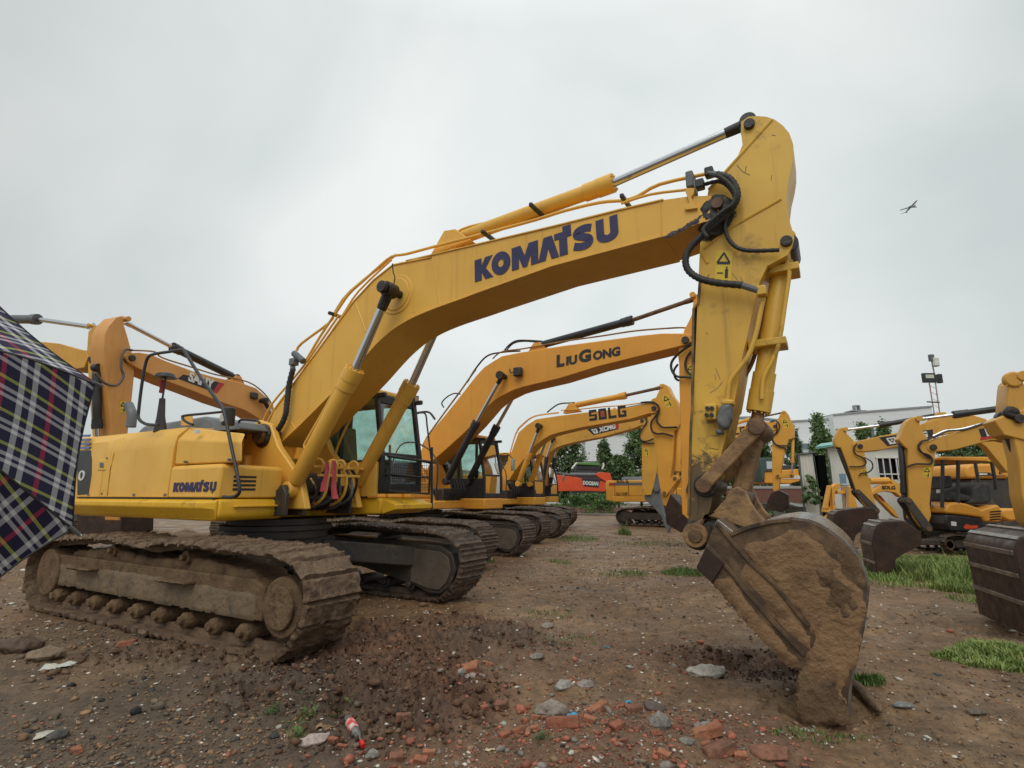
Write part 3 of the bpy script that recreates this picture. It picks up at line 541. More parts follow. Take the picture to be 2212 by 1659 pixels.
# bucket linkage
l0, l1, l2 = K.P(*S7(555, 855), -.34), K.P(*S7(990, 378), -.34), K.P(*S7(840, 955), -.2)
def bar(a, b, w0, w1): 
    a, b = np.array(a), np.array(b); d = (b-a)/np.linalg.norm(b-a); n = np.array([-d[1], d[0]]); pts = []
    for c, w, s in ((a, w0, -1), (b, w1, 1)):
        t0 = math.atan2(n[1], n[0]) if s > 0 else math.atan2(-n[1], -n[0])
        for k in range(9): t = t0-math.pi*k/8; pts.append((c[0]+w*math.cos(t), c[1]+w*math.sin(t)))
    return pts
for s in (-.345, .275): MB().prism(bar(l0, l1, .058, .062), s, s+.07).build('link_arm', RLK, KP, bevel=.012)
l1b = K.P(*S7(990, 378), -.15); l2b = K.P(*S7(840, 955), -.15)
MB().prism(bar(l1b, l2b, .055, .075), -.14, .14).build('bucket_link', RLK, KP, bevel=.03, voxel=.018, lump=(.10, .03))
# bucket
BY = -.75; BY1 = .65
sd = [S8(405, 95), S8(335, 265), S8(265, 430), S8(385, 550), S8(590, 800), S8(830, 1050), S8(920, 1160), S8(1020, 1165), S8(990, 1280), S8(980, 1490), S8(1060, 1580), S8(1180, 1600), S8(1300, 1560), S8(1350, 1540), S8(1370, 1300), S8(1410, 1100), S8(1460, 880), S8(1490, 680), S8(1500, 560), S8(1480, 470), S8(1440, 380), S8(1390, 315), S8(1330, 250), S8(1260, 195), S8(1200, 150), S8(1140, 118), S8(1080, 95), S8(950, 80), S8(800, 100), S8(650, 145), S8(530, 190)]
sideK = K.T(sd, BY)
backK = [sideK[i] for i in [0]+list(range(len(sd)-1, 12, -1))]
ears = K.T([S7(760, 1150), S7(700, 1130), S7(590, 1100), S7(560, 1180), S7(500, 1290), S7(430, 1290), S7(420, 1200), S7(560, 1120), S7(660, 1060), S7(750, 960), S7(790, 880), S7(850, 862), S7(910, 900), S7(950, 990), S7(1000, 1070), S7(1060, 1130), S7(1090, 1260)], -.3)
bk = bucket(KP, sideK, backK, BY, BY1, BKT, teeth=(K.P(*S8(1130, 1420), BY), K.P(*S8(1190, 1605), BY)), th=.035, top_m=BKC)
for y in (-.36, .24): MB().prism(ears, y, y+.09).build('hinge_plate', RLK, bk, bevel=.012)
for pp in ([(415, 110), (520, 240), (660, 400), (820, 540), (1080, 860)], [(340, 270), (470, 410), (620, 600), (860, 870), (1050, 1070)], [(510, 195), (640, 140), (800, 100), (950, 85)]):
    MB().strip(K.T([S8(*p) for p in pp], BY), .03, BY-.018, BY).build('side_rib', BKT, bk, bevel=.004)
MB().prism(K.T([S8(265, 430), S8(340, 270), S8(470, 400), S8(380, 545)], BY-.001), BY-.03, BY-.001).build('side_cutter', BKD, bk, bevel=.008)
mudpatch('caked_mud', K.T([S8(605, 285), S8(700, 245), S8(860, 195), S8(930, 150), S8(1080, 190), S8(1190, 300), S8(1290, 400), S8(1370, 530), S8(1470, 600), S8(1480, 720), S8(1450, 900), S8(1400, 1100), S8(1360, 1300), S8(1340, 1530), S8(1180, 1590), S8(1060, 1575), S8(985, 1490), S8(995, 1280), S8(1050, 1120), S8(1110, 930), S8(960, 720), S8(900, 640), S8(760, 480), S8(650, 380)], BY), BY, MUD, bk, th=.010, amp=.022, sc=6., ragged=.05)
mudpatch('caked_mud', K.T([S8(610, 405), S8(720, 470), S8(860, 620), S8(930, 700), S8(1100, 930), S8(1110, 1060), S8(1000, 960), S8(880, 830), S8(700, 620), S8(600, 480)], BY), BY, MUD, bk, th=.007, amp=.010, ragged=.04)
mudpatch('caked_mud', K.T([S8(395, 520), S8(500, 510), S8(590, 600), S8(700, 760), S8(860, 950), S8(1000, 1080), S8(1020, 1150), S8(930, 1155), S8(830, 1045), S8(600, 805), S8(400, 560)], BY), BY, MUD, bk, th=.009, amp=.014, ragged=.04)
mudpatch('caked_mud', K.T([S8(1240, 240), S8(1340, 260), S8(1450, 400), S8(1500, 560), S8(1430, 590), S8(1330, 430), S8(1270, 330)], BY), BY, MUB, bk, th=.006, amp=.02)
# hydraulic pipes along the boom
def kpath(pts, f, c): return [K.P3(*f(*p), c) for p in pts]
def pipe(pts, c, r=.019, m=YK, name='hydraulic_pipe', k=3, par=boomK): return MB().tube(catmull(pts, k), r, 8).build(name, m, par, ang=60)
for dy in (-.12, .10):
    pts = kpath([(380, 770), (480, 600), (600, 420), (690, 290), (800, 190), (900, 100), (1000, 20)], S3, dy-.1)+kpath([(0, 830), (150, 790), (440, 715), (700, 645), (860, 595), (1050, 550), (1170, 540)], S5, dy-.1)
    pipe(pts, 0)
    pipe(kpath([(1170, 545), (1260, 515), (1380, 450), (1640, 392)], S5, dy-.1), 0); pipe(kpath([(1170, 555), (1330, 505), (1530, 480)], S5, dy-.16), 0, .015)
pipe(kpath([(60, 1230), (130, 1090), (290, 900), (400, 760), (620, 440)], S3, -.26), 0, .016); pipe(kpath([(90, 1240), (160, 1110), (320, 900), (420, 770), (640, 450), (760, 270), (1000, 40)], S3, -.30), 0, .014)
pipe(kpath([(310, 705), (345, 650), (545, 500), (590, 420), (700, 270), (1030, 5)], S3, .05), 0, .020)
pipe(kpath([(270, 715), (345, 680), (590, 625), (700, 580), (870, 505), (1060, 435)], S5, -.05), 0, .017)
for p, f in [((1190, 535), S5), ((440, 725), S5), ((700, 580), S5), ((590, 440), S3), ((340, 760), S3)]:
    x, _, z = K.P3(*f(*p), -.2); MB().box(x-.022, x+.022, -.32, .0, z-.03, z+.018).build('pipe_clamp', BLK, boomK, bevel=.01)
x, _, z = K.P3(*S5(1550, 440), -.25); MB().box(x-.035, x+.035, -.34, -.10, z-.09, z+.08).build('pipe_block', GRY, boomK, bevel=.01)
MB().prism(K.T([S5(1512, 470), S5(1570, 470), S5(1565, 500), S5(1550, 520), S5(1565, 550), S5(1585, 580), S5(1520, 590), S5(1512, 575), S5(1540, 550), S5(1530, 520)], -BW-.03), -BW-.03, -BW-.002).build('bracket_plate', YK, boomK, bevel=.006)
# hoses at the boom tip
hose(KP, kpath([(1690, 395), (1760, 420), (1800, 490), (1785, 560), (1700, 650), (1600, 740), (1530, 820), (1525, 900), (1580, 955), (1680, 985), (1830, 1000)], S5, -.36), .035, RUB, corrug=.02)
hose(KP, kpath([(1610, 455), (1700, 435), (1760, 470), (1790, 540), (1745, 620), (1735, 690), (1770, 770), (1850, 810), (2030, 808)], S5, -.31), .021, RUB, corrug=.02)
hose(KP, kpath([(1690, 400), (1750, 440), (1790, 500), (1775, 560), (1720, 600), (1620, 690), (1640, 740)], S5, -.42), .022, RUB, corrug=.02)
for p0_, p1_ in [((1640, 390), (1740, 405)), ((1820, 998), (1915, 1028))]: MB().tube([K.P3(*S5(*p0_), -.36), K.P3(*S5(*p1_), -.36)], .03, 10).build('hose_fitting', GRY, KP)
for p in [(1650, 390), (1935, 1035), (1600, 455)]:
    x, _, z = K.P3(*S5(*p), -.33); MB().box(x-.04, x+.04, -.385, -.29, z-.045, z+.045).build('flange_block', YK2 if p[0] > 1900 else BLK, KP, bevel=.012)
# pipes and valve on the stick
pipe(kpath([(1400, 480), (1370, 620), (1310, 900), (1230, 1120), (1110, 1280), (1030, 1400), (1005, 1590)], S6, -.31), 0, .022, YK2, par=stickK)
pipe(kpath([(1440, 470), (1410, 620), (1360, 900), (1300, 1120), (1240, 1260), (1180, 1350)], S6, .15), 0, .02, RLK, par=stickK)
pipe(kpath([(1640, 60), (1680, 200), (1640, 500), (1570, 960), (1500, 1150), (1420, 1300), (1390, 1400), (1380, 1580)], S6, -.14), 0, .02, YK2, par=KP)
for p in [(1600, 215), (1465, 1000)]:
    x, _, z = K.P3(*S6(*p), 0); MB().box(x-.17, x+.15, -.16, .12, z-.035, z+.035).build('pipe_clamp', YK2, KP, bevel=.01)
def blk(name, f, x0, y0, x1, y1, m, c0, c1, bev=.012, par=KP, **kw): return MB().prism(K.T([f(x0, y0), f(x1, y0), f(x1, y1), f(x0, y1)], c0), c0, c1).build(name, m, par, bevel=bev, **kw)
vb = blk('valve_block', S7, 568, 185, 665, 315, YK2, -.36, -.25, par=stickK)
for p in [(590, 222), (628, 222), (585, 278), (625, 278)]: x, _, z = K.P3(*S7(*p), -.38); MB().ycyl(x, z, -.385, -.36, .018, 10).build('bolt', BLK, vb)
vc = MB().prism(K.T([S7(690, 185), S7(790, 180), S7(785, 300), S7(760, 370), S7(720, 400), S7(665, 350), S7(660, 310), S7(675, 250)], -.40), -.40, -.25).build('relief_valve', GRY, stickK, bevel=.03, voxel=.012, lump=(.05, .02))
blk('valve_flange', S7, 705, 150, 800, 190, YK2, -.39, -.25, par=stickK); blk('valve_plug', S7, 655, 390, 715, 435, GRY, -.37, -.28, .02, par=stickK)
# boom cylinder pipes
p0, pg, p1 = bc[-1]
pipe(kpath([(650, 850), (600, 960), (500, 1150), (390, 1340), (365, 1400), (400, 1440)], S3, -yc), 0, .018, YK, par=KP); 
pipe([(x+0, yc-.13, z) for x, _, z in kpath([(885, 920), (830, 1050), (700, 1300), (640, 1450)], S3, yc)], 0, .018, YK, par=KP)
# big corrugated hose from the pipe on the boom to the body
hose(KP, kpath([(285, 830), (255, 950), (240, 1080), (225, 1180), (170, 1280), (90, 1320), (0, 1290)], S3, -.42)+[K.P3(*S1(1720, 1060), -.5)], .042, RUB, corrug=.022)
MB().tube(kpath([(280, 790), (284, 850)], S3, -.42), .035, 10).build('hose_fitting', GRY, KP); MB().tube(kpath([(290, 720), (360, 780)], S3, -.40), .05, 8).box(*[v for v in (K.P(*S3(290, 785), -.42)[0]-.05, K.P(*S3(290, 785), -.42)[0]+.05)], -.47, -.37, K.P(*S3(290, 785), -.42)[1]-.05, K.P(*S3(290, 785), -.42)[1]+.05).build('flange_block', GRY, KP, bevel=.01)
# small cable to the cylinder pin
hose(KP, kpath([(1005, 70), (1010, 130), (1022, 170), (1015, 220)], S3, -.5), .008, RUB)

mudpatch('caked_mud', K.T([S8(1130, 430), S8(1240, 440), S8(1330, 560), S8(1400, 640), S8(1380, 760), S8(1250, 780), S8(1180, 700), S8(1200, 560)], BY), BY-.012, MUB, bk, th=.01, amp=.03, ragged=.09)
mudpatch('caked_mud', K.T([S8(1010, 1180), S8(1180, 1230), S8(1350, 1290), S8(1340, 1530), S8(1190, 1590), S8(1060, 1575), S8(985, 1490)], BY), BY-.01, MUB, bk, th=.008, amp=.03, ragged=.08)
# ---------------- body
YB = -1.5
XC = .85      # front face of the right-hand side of the house
deck = MB().box(-2.7, .5, -1.40, 1.40, 1.24, 1.50).prism([(-2.7, 1.50), (XC, 1.50), (XC+.02, 1.44), (XC+.02, 1.30), (XC-.05, 1.24), (-2.7, 1.26)], YB+.02, -.58).prism([(.3, 1.50), (1.40, 1.50), (1.42, 1.46), (1.40, 1.27), (.3, 1.24)], .62, 1.42).build('revolving_frame', YSK, KP, bevel=.03)
sk = [[(x, YB+.02, 1.495), (x, YB-.10, 1.46), (x, YB-.10, 1.40), (x, YB+.02, 1.27)] for x in (-2.7, XC-.10)]
MB().loft(sk+[[(XC+.0, YB+.02, 1.495), (XC+.0, YB-.01, 1.46), (XC+.0, YB-.01, 1.38), (XC+.0, YB+.02, 1.25)]]).build('side_skirt', YSK, deck, bevel=.012)
MB().box(XC+.02, XC+.08, -1.3, -.64, 1.40, 1.42).build('step_lip', YSK, deck, bevel=.004)
pan = [S1(560, 1127), S1(900, 1092), S1(1250, 1070), S1(1340, 1062), S1(1370, 1066), S1(1370, 1585), S1(560, 1585)]
zt = 2.42
def crown(x0, x1, zA, zB, zC, yin, inset=.16):   # box with a rounded shoulder to the top
    prof = [(YB, 1.51), (YB, zA), (YB+.03, zB-.03), (YB+inset*.5, zB+.02), (YB+inset, zC), (yin, zC+.03), (yin, 1.51)]
    return [[(x, y, z) for y, z in prof] for x in (x0, x1)]
MB().loft(crown(-2.62, -1.93, 2.12, 2.33, 2.42, -.62)).build('rear_side_panel', YK, KP, bevel=.012)
xj = K.P(*S1(1250, 1300), YB)[0]; xe = K.P(*S1(1765, 1325), YB)[0]
dr = MB().loft(crown(-1.925, xj-.006, 2.14, 2.33, 2.42, -.62)).build('engine_door', YK, KP, bevel=.012)
MB().add([(xj+.006, -1.47, 1.92), (1.14, -1.42, 1.92), (.0, -.74, 1.92), (xj+.006, -.64, 1.92), (xj+.006, -1.47, 2.24), (1.10, -1.42, 2.16), (-.02, -.74, 2.3), (xj+.006, -.64, 2.3), (xj+.02, -1.34, 2.41), (1.0, -1.32, 2.27), (-.02, -.76, 2.38), (xj+.02, -.68, 2.42)],
    [(0, 1, 2, 3), (0, 1, 5, 4), (1, 2, 6, 5), (2, 3, 7, 6), (3, 0, 4, 7), (4, 5, 9, 8), (5, 6, 10, 9), (6, 7, 11, 10), (7, 4, 8, 11), (8, 9, 10, 11)]).build('tank_cover', YK, KP, bevel=.02)
tb = MB().add([(xj+.006, YB, 1.51), (XC-.03, YB, 1.51), (XC, YB+.03, 1.51), (XC+.02, -.66, 1.51), (XC-.05, -.60, 1.51), (xj+.006, -.60, 1.51), (xj+.006, YB, 1.87), (XC-.03, YB, 1.87), (XC, YB+.03, 1.87), (XC+.02, -.66, 1.86), (XC-.05, -.60, 1.86), (xj+.006, -.60, 1.86), (xj+.006, YB+.04, 1.91), (XC-.06, YB+.04, 1.91), (XC-.05, YB+.06, 1.91), (XC-.03, -.68, 1.90), (XC-.07, -.64, 1.90), (xj+.006, -.64, 1.90)],
    [(0, 1, 2, 3, 4, 5)]+[(a, (a+1) % 6, 6+(a+1) % 6, 6+a) for a in range(6)]+[(6+a, 6+(a+1) % 6, 12+(a+1) % 6, 12+a) for a in range(6)]+[(12, 13, 14, 15, 16, 17)]).build('tool_box', YK, KP, bevel=.015)
for k in range(4): z = 1.76-.05*k; MB().box(XC+.0, XC+.012, -1.32, -1.02, z-.014, z+.014).build('vent_slot', LBK, tb)
komatsu(K, tb, NVY, S1(1256, 1543), S1(1565, 1540), YB-.001, .115, 0)
blk('latch', S1, 707, 1312, 762, 1385, YK, YB-.012, YB+.01, .006, par=KP); blk('latch_lock', S1, 722, 1330, 748, 1366, GRY, YB-.02, YB-.012, .004, par=KP)
blk('decal', S1, 1402, 1092, 1428, 1115, LWH, YB-.0, YB+.05, 0, par=KP)
# black rear panel with a white numeral, blue stripes
MB().prism(K.T([S1(560, 1240), S1(652, 1240), S1(665, 1300), S1(662, 1420), S1(640, 1560), S1(560, 1565)], YB-.006), YB-.006, YB+.01).build('black_panel', BLK, KP, bevel=.004)
letters_on(K, KP, '0', LWH, .15, S1(565, 1462), S1(610, 1460), YB-.008, bold=.01)
for k in range(4): MB().prism(K.T([S1(585, 1128+k*29), S1(655, 1126+k*29), S1(645, 1142+k*29), S1(582, 1144+k*29)], YB-.003), YB-.003, YB+.012).build('stripe', LBL, KP)
# counterweight, engine hood, middle and left side of the house
MB().loft([[(x, y, 1.30), (x, y, 2.30), (x+.05, y*.97, 2.42), (-2.6, y*.97, 2.42), (-2.6, y, 1.30)] for x, y in ((-3.05, -1.48), (-3.42, -.9), (-3.5, 0), (-3.42, .9), (-3.05, 1.48))]).build('counterweight', YK, KP, bevel=.05)
MB().box(-2.6, -.30, .55, 1.48, 1.50, 2.35).box(-2.6, -.45, -.66, .6, 1.50, 2.38).box(-.4, .0, -.6, .5, 1.5, 2.1).build('engine_housing', YK, KP, bevel=.03)
MB().loft([[(x, -.95, 2.40), (x, -.86, z), (x, .75, z+.02), (x, .85, 2.40)] for x, z in ((-2.45, 2.5), (-2.3, 2.62), (-.7, 2.66), (-.45, 2.6), (-.35, 2.46))]).build('engine_hood', GRY, KP, bevel=.04)
MB().loft([[(x, -1.0, 2.40), (x, -.95, z), (x, -.3, z), (x, -.25, 2.40)] for x, z in ((-.3, 2.5), (-.05, 2.55), (.28, 2.5), (.36, 2.42))]).build('air_duct_cover', GRY, KP, bevel=.04)
x, _, z = K.P3(*S1(945, 950), .2); MB().tube(catmull([(x+.12, .2, z-.35), (x+.1, .2, z-.1), (x, .2, z+.02), (x-.1, .2, z+.12)], 5), .09, 14).build('exhaust_pipe', GRY, KP)
sm = MB()
for x in (-2.25, -1.0, -.25): sm.box(x-.03, x+.03, YB-.006, YB+.02, 1.53, 1.56)
sm.build('door_hinge', GRY, KP)
for (xa, xb, z) in ((-2.6, xj, 1.508), (xj, XC-.05, 1.508)): MB().box(xa, xb, YB-.004, YB+.05, z-.012, z).build('panel_gap', LBK, KP)
MB().tube([(-1.7, YB-.003, 1.53), (-1.72, YB-.003, 1.9), (-1.68, YB-.003, 2.12), (-1.6, YB+.06, 2.34)], .005, 5).build('panel_crease', YK2, KP)
for x, z in ((.75, 1.58), (.1, 1.95), (1.0, 1.95), (-1.86, 1.56), (-1.86, 2.06)): MB().ycyl(x, z, YB-.012, YB+.03, .014, 8).build('bolt', GRY, KP)
# boom foot brackets
for y in (-.52, .40): MB().prism([(-.5, 1.36), (1.2, 1.36), (1.05, 1.75), (.55, 2.2), (.35, 2.52), (.05, 2.60), (-.15, 2.45), (-.35, 1.9)], y, y+.10).build('boom_bracket', YK, KP, bevel=.02)
q = K.P(*S1(1855, 1225), -.5); MB().ycyl(.22, 2.36, -.60, .60, .075, 24).ycyl(.22, 2.36, -.62, -.53, .12, 24).build('pivot_pin', RST, KP, bevel=.01); MB().ycyl(.22, 2.36, -.56, -.50, .17, 20).build('grease_smear', GRS, KP, bevel=.02, voxel=.02, lump=(.06, .05))
MB().box(-.3, .72, -.40, .40, 1.36, 1.85).box(.72, .84, -.36, .36, 1.36, 1.52).build('centre_frame', DKF, KP, bevel=.03)
for y in (-.70, -.42, .40, .68): MB().prism([(.55, 1.28), (1.06, 1.28), (1.07, 1.55), (.98, 1.67), (.86, 1.60), (.7, 1.42)], y-.03, y+.03).build('cylinder_bracket', DKF, KP, bevel=.01)
# hose bundles between the cylinders with the red rags
for i in range(7):
    y = -.33+i*.11; hose(KP, [(1.24-.02*i, y*.8, 1.95+.05*math.sin(i)), (1.22+.02*math.sin(i*2), y, 1.75), (1.14+.04*(i % 3), y, 1.52), (.95, y, 1.40), (.7, y, 1.45)], .020, [RUB, YK, GRY][i % 3])
for i in range(9): y = -.38+i*.095; hose(KP, [(.95+.03*(i % 4), y, 1.72+.04*(i % 3)), (1.08+.03*(i % 2), y+.03*(i % 3-1), 1.60), (1.0, y+.02, 1.40), (.8, y, 1.34)], .016, [RUB, YK2, GRY, RUB][i % 4], n=4, k=6)
for i in range(4): y = -.40+i*.19+.05*(i % 2); hose(KP, [(1.14, y, 1.90), (1.16, y+.01, 1.98), (1.22, y+.04, 2.01), (1.27, y+.06, 1.95), (1.24, y+.07, 1.85)], .018, YK, 'pipe_bend')
MB().box(1.14, 1.22, -.45, .45, 1.89, 1.93).box(1.18, 1.25, -.36, .36, 1.78, 1.82).build('pipe_clamp', YK, KP, bevel=.01)
for j, (pt0, pt1, c) in enumerate((((709, 998), (703, 1062), -.36), ((722, 996), (728, 1078), -.30))):
    a, b = np.array(K.P3(*pt0, c)), np.array(K.P3(*pt1, c)); rg = []
    for k in range(9):
        t = k/8; q = a+(b-a)*t; w = .02+.035*t; s = .02*math.sin(5*t+j); rg.append([(q[0]-w+s, c-.03, q[2]), (q[0]+s, c-.055-.01*math.sin(7*t), q[2]), (q[0]+w+s, c-.02, q[2]+.005), (q[0]+s, c+.01, q[2])])
    tag(MB().loft(rg).build('red_rag', PNK, None, ang=80), 'faded red cloth strip tied to the pipes between the big boom cylinders, '+('left one' if j < 1 else 'right one'), 'cloth', 'red cloth strips')
rags = [o for o in COL.objects if o.name.startswith('red_rag')]
for o in rags: o.location = K.o; o.rotation_euler = (0, 0, K.th)
# cab on the far side
cabK = cab(KP, -.28, 1.42, .60, 1.52, 1.58, 3.06, BLK, YK, lean=.26)
MB().box(.0, 1.15, .56, .60, 1.52, 2.02).box(1.155, 1.36, .555, .62, 1.52, 2.02).build('cab_side_panel', YK, KP, bevel=.01)
MB().box(.4, 1.0, .548, .562, 1.75, 1.77).build('panel_rib', YK, KP)
MB().loft([[(1.41, y, 1.49), (1.66, y, 1.41), (1.66, y, 1.34), (1.41, y, 1.27)] for y in (.66, 1.5)]).build('cab_step', YSK, deck, bevel=.01)
x0 = 1.51; g = MB()
g.tube([(x0, .62, 2.10), (x0, 1.66, 2.06)], .022).tube([(x0, .66, 2.1), (x0, .68, 1.60), (x0, 1.60, 1.56), (x0, 1.62, 2.06)], .02).tube([(x0, .7, 1.84), (x0, 1.6, 1.81)], .014).tube([(x0, 1.64, 2.3), (x0+.02, 1.66, 1.3)], .02)
for i in range(22): y = .70+.9*i/21; g.cyl((x0, y, 1.60), (x0, y, 2.08), .0035, n=4)
for i in range(11): z = 1.62+.42*i/10; g.cyl((x0, .68, z), (x0, 1.62, z), .0035, n=4)
g.build('front_guard', BLK, cabK)
x, _, z = 1.62, 0, 3.22; MB().box(1.14, 1.22, 1.50, 1.63, 3.04, 3.17).build('work_lamp', BLK, cabK, bevel=.01); MB().box(1.22, 1.226, 1.52, 1.61, 3.06, 3.15).build('lamp_glass', CHR, cabK)
hose(cabK, [(1.22, 1.55, 2.86), (1.28, 1.72, 2.88), (1.32, 1.74, 2.66), (1.42, 1.70, 2.3), (1.51, 1.66, 2.0)], .014, BLK, 'mirror_bar')
# handrails, round mirror, work lamp on the near side
def rail(pts, c, r=.021, name='handrail', m=BLK): return MB().tube(catmull([K.P3(*S1(*p), c) for p in pts], 4), r, 8).build(name, m, KP, ang=60)
rail([(1150, 1058), (1060, 1050), (1008, 1010), (1008, 940), (1030, 760), (1055, 620), (1080, 560), (1130, 540), (1230, 525), (1320, 512), (1350, 540), (1450, 700), (1590, 900), (1625, 960), (1660, 1120), (1710, 1360), (1735, 1480), (1735, 1550), (1690, 1580), (1620, 1580)], YB-.03)
rail([(1610, 962), (1480, 975), (1345, 988), (1325, 1000), (1345, 1030), (1400, 1055)], YB+.12, .017)
rail([(1735, 1045), (1750, 1020), (1860, 1025), (1885, 1045)], YB+.4, .015)
x, _, z = K.P3(*S1(1200, 700), -1.3)
MB().tube([(x+.05, -1.3, 2.40), (x+.02, -1.3, 2.62), (x, -1.3, z-.33)], [.09, .055, .04], 8).tube([(x, -1.3, z-.35), (x+.02, -1.3, z)], .014, 6).build('mirror_post', BLK, KP)
MB().tube([(x, -1.3, z-.035), (x, -1.3, z-.03), (x, -1.3, z+.02), (x-.005, -1.3, z+.05)], [.13, .155, .12, .03], 28).build('round_mirror', BLK, KP, bevel=.004)
t = MB().loft([[(x-.11+.02*k, -1.32, z-.06-.06*k), (x-.03-.01*k, -1.33, z-.06-.06*k), (x-.03, -1.27, z-.06-.06*k), (x-.1, -1.28, z-.06-.06*k)] for k in range(4)]).build('red_rag', PNK, None, ang=80)
t.location = K.o; t.rotation_euler = (0, 0, K.th); tag(t, 'short red cloth tied under the round mirror of the nearest yellow excavator', 'cloth', 'red cloth strips')
x, _, z = K.P3(*S1(1660, 985), -1.2); MB().cyl((x, -1.2, z-.14), (x, -1.2, z+.10), .08, n=18).build('beacon_lamp', BLK, KP, bevel=.02); MB().cyl((x, -1.285, z-.04), (x, -1.20, z-.04), .055, n=16).build('lamp_glass', LWH, KP)
MB().prism(K.T([S1(1312, 985), S1(1385, 985), S1(1385, 1055), S1(1312, 1062)], -1.05), -1.05, -1.02).build('bracket_plate', YK, KP, bevel=.004)
# caked mud on the near track frame
fz = [(-2.35, .34), (2.10, .33), (2.10, .64), (1.9, .70), (-2.0, .73), (-2.35, .66)]
mudpatch('caked_mud', [(-2.3, .36), (2.05, .34), (2.05, .58), (1.2, .60), (0, .63), (-2.2, .62)], -1.75, mat('frame_mud', (.215, .150, .085), .7, 0, (.14, .098, .06), 3, .8, 25, (.045, .042, .038), .42, bdist=.02), KP, th=.008, amp=.014, ragged=.02, res=.014)
for x in (-1.35, .75): MB().box(x-.28, x+.28, -1.90, -1.72, .60, .635).build('track_step', MUB, KP, bevel=.01, voxel=.02, lump=(.08, .03))
MB().prism([(-2.1, .70), (2.0, .66), (1.9, .78), (.9, .86), (0, .80), (-1, .88), (-1.9, .80)], -1.70, -1.3).build('mud_heap', MUB, KP, voxel=.035, lump=(.12, .10))
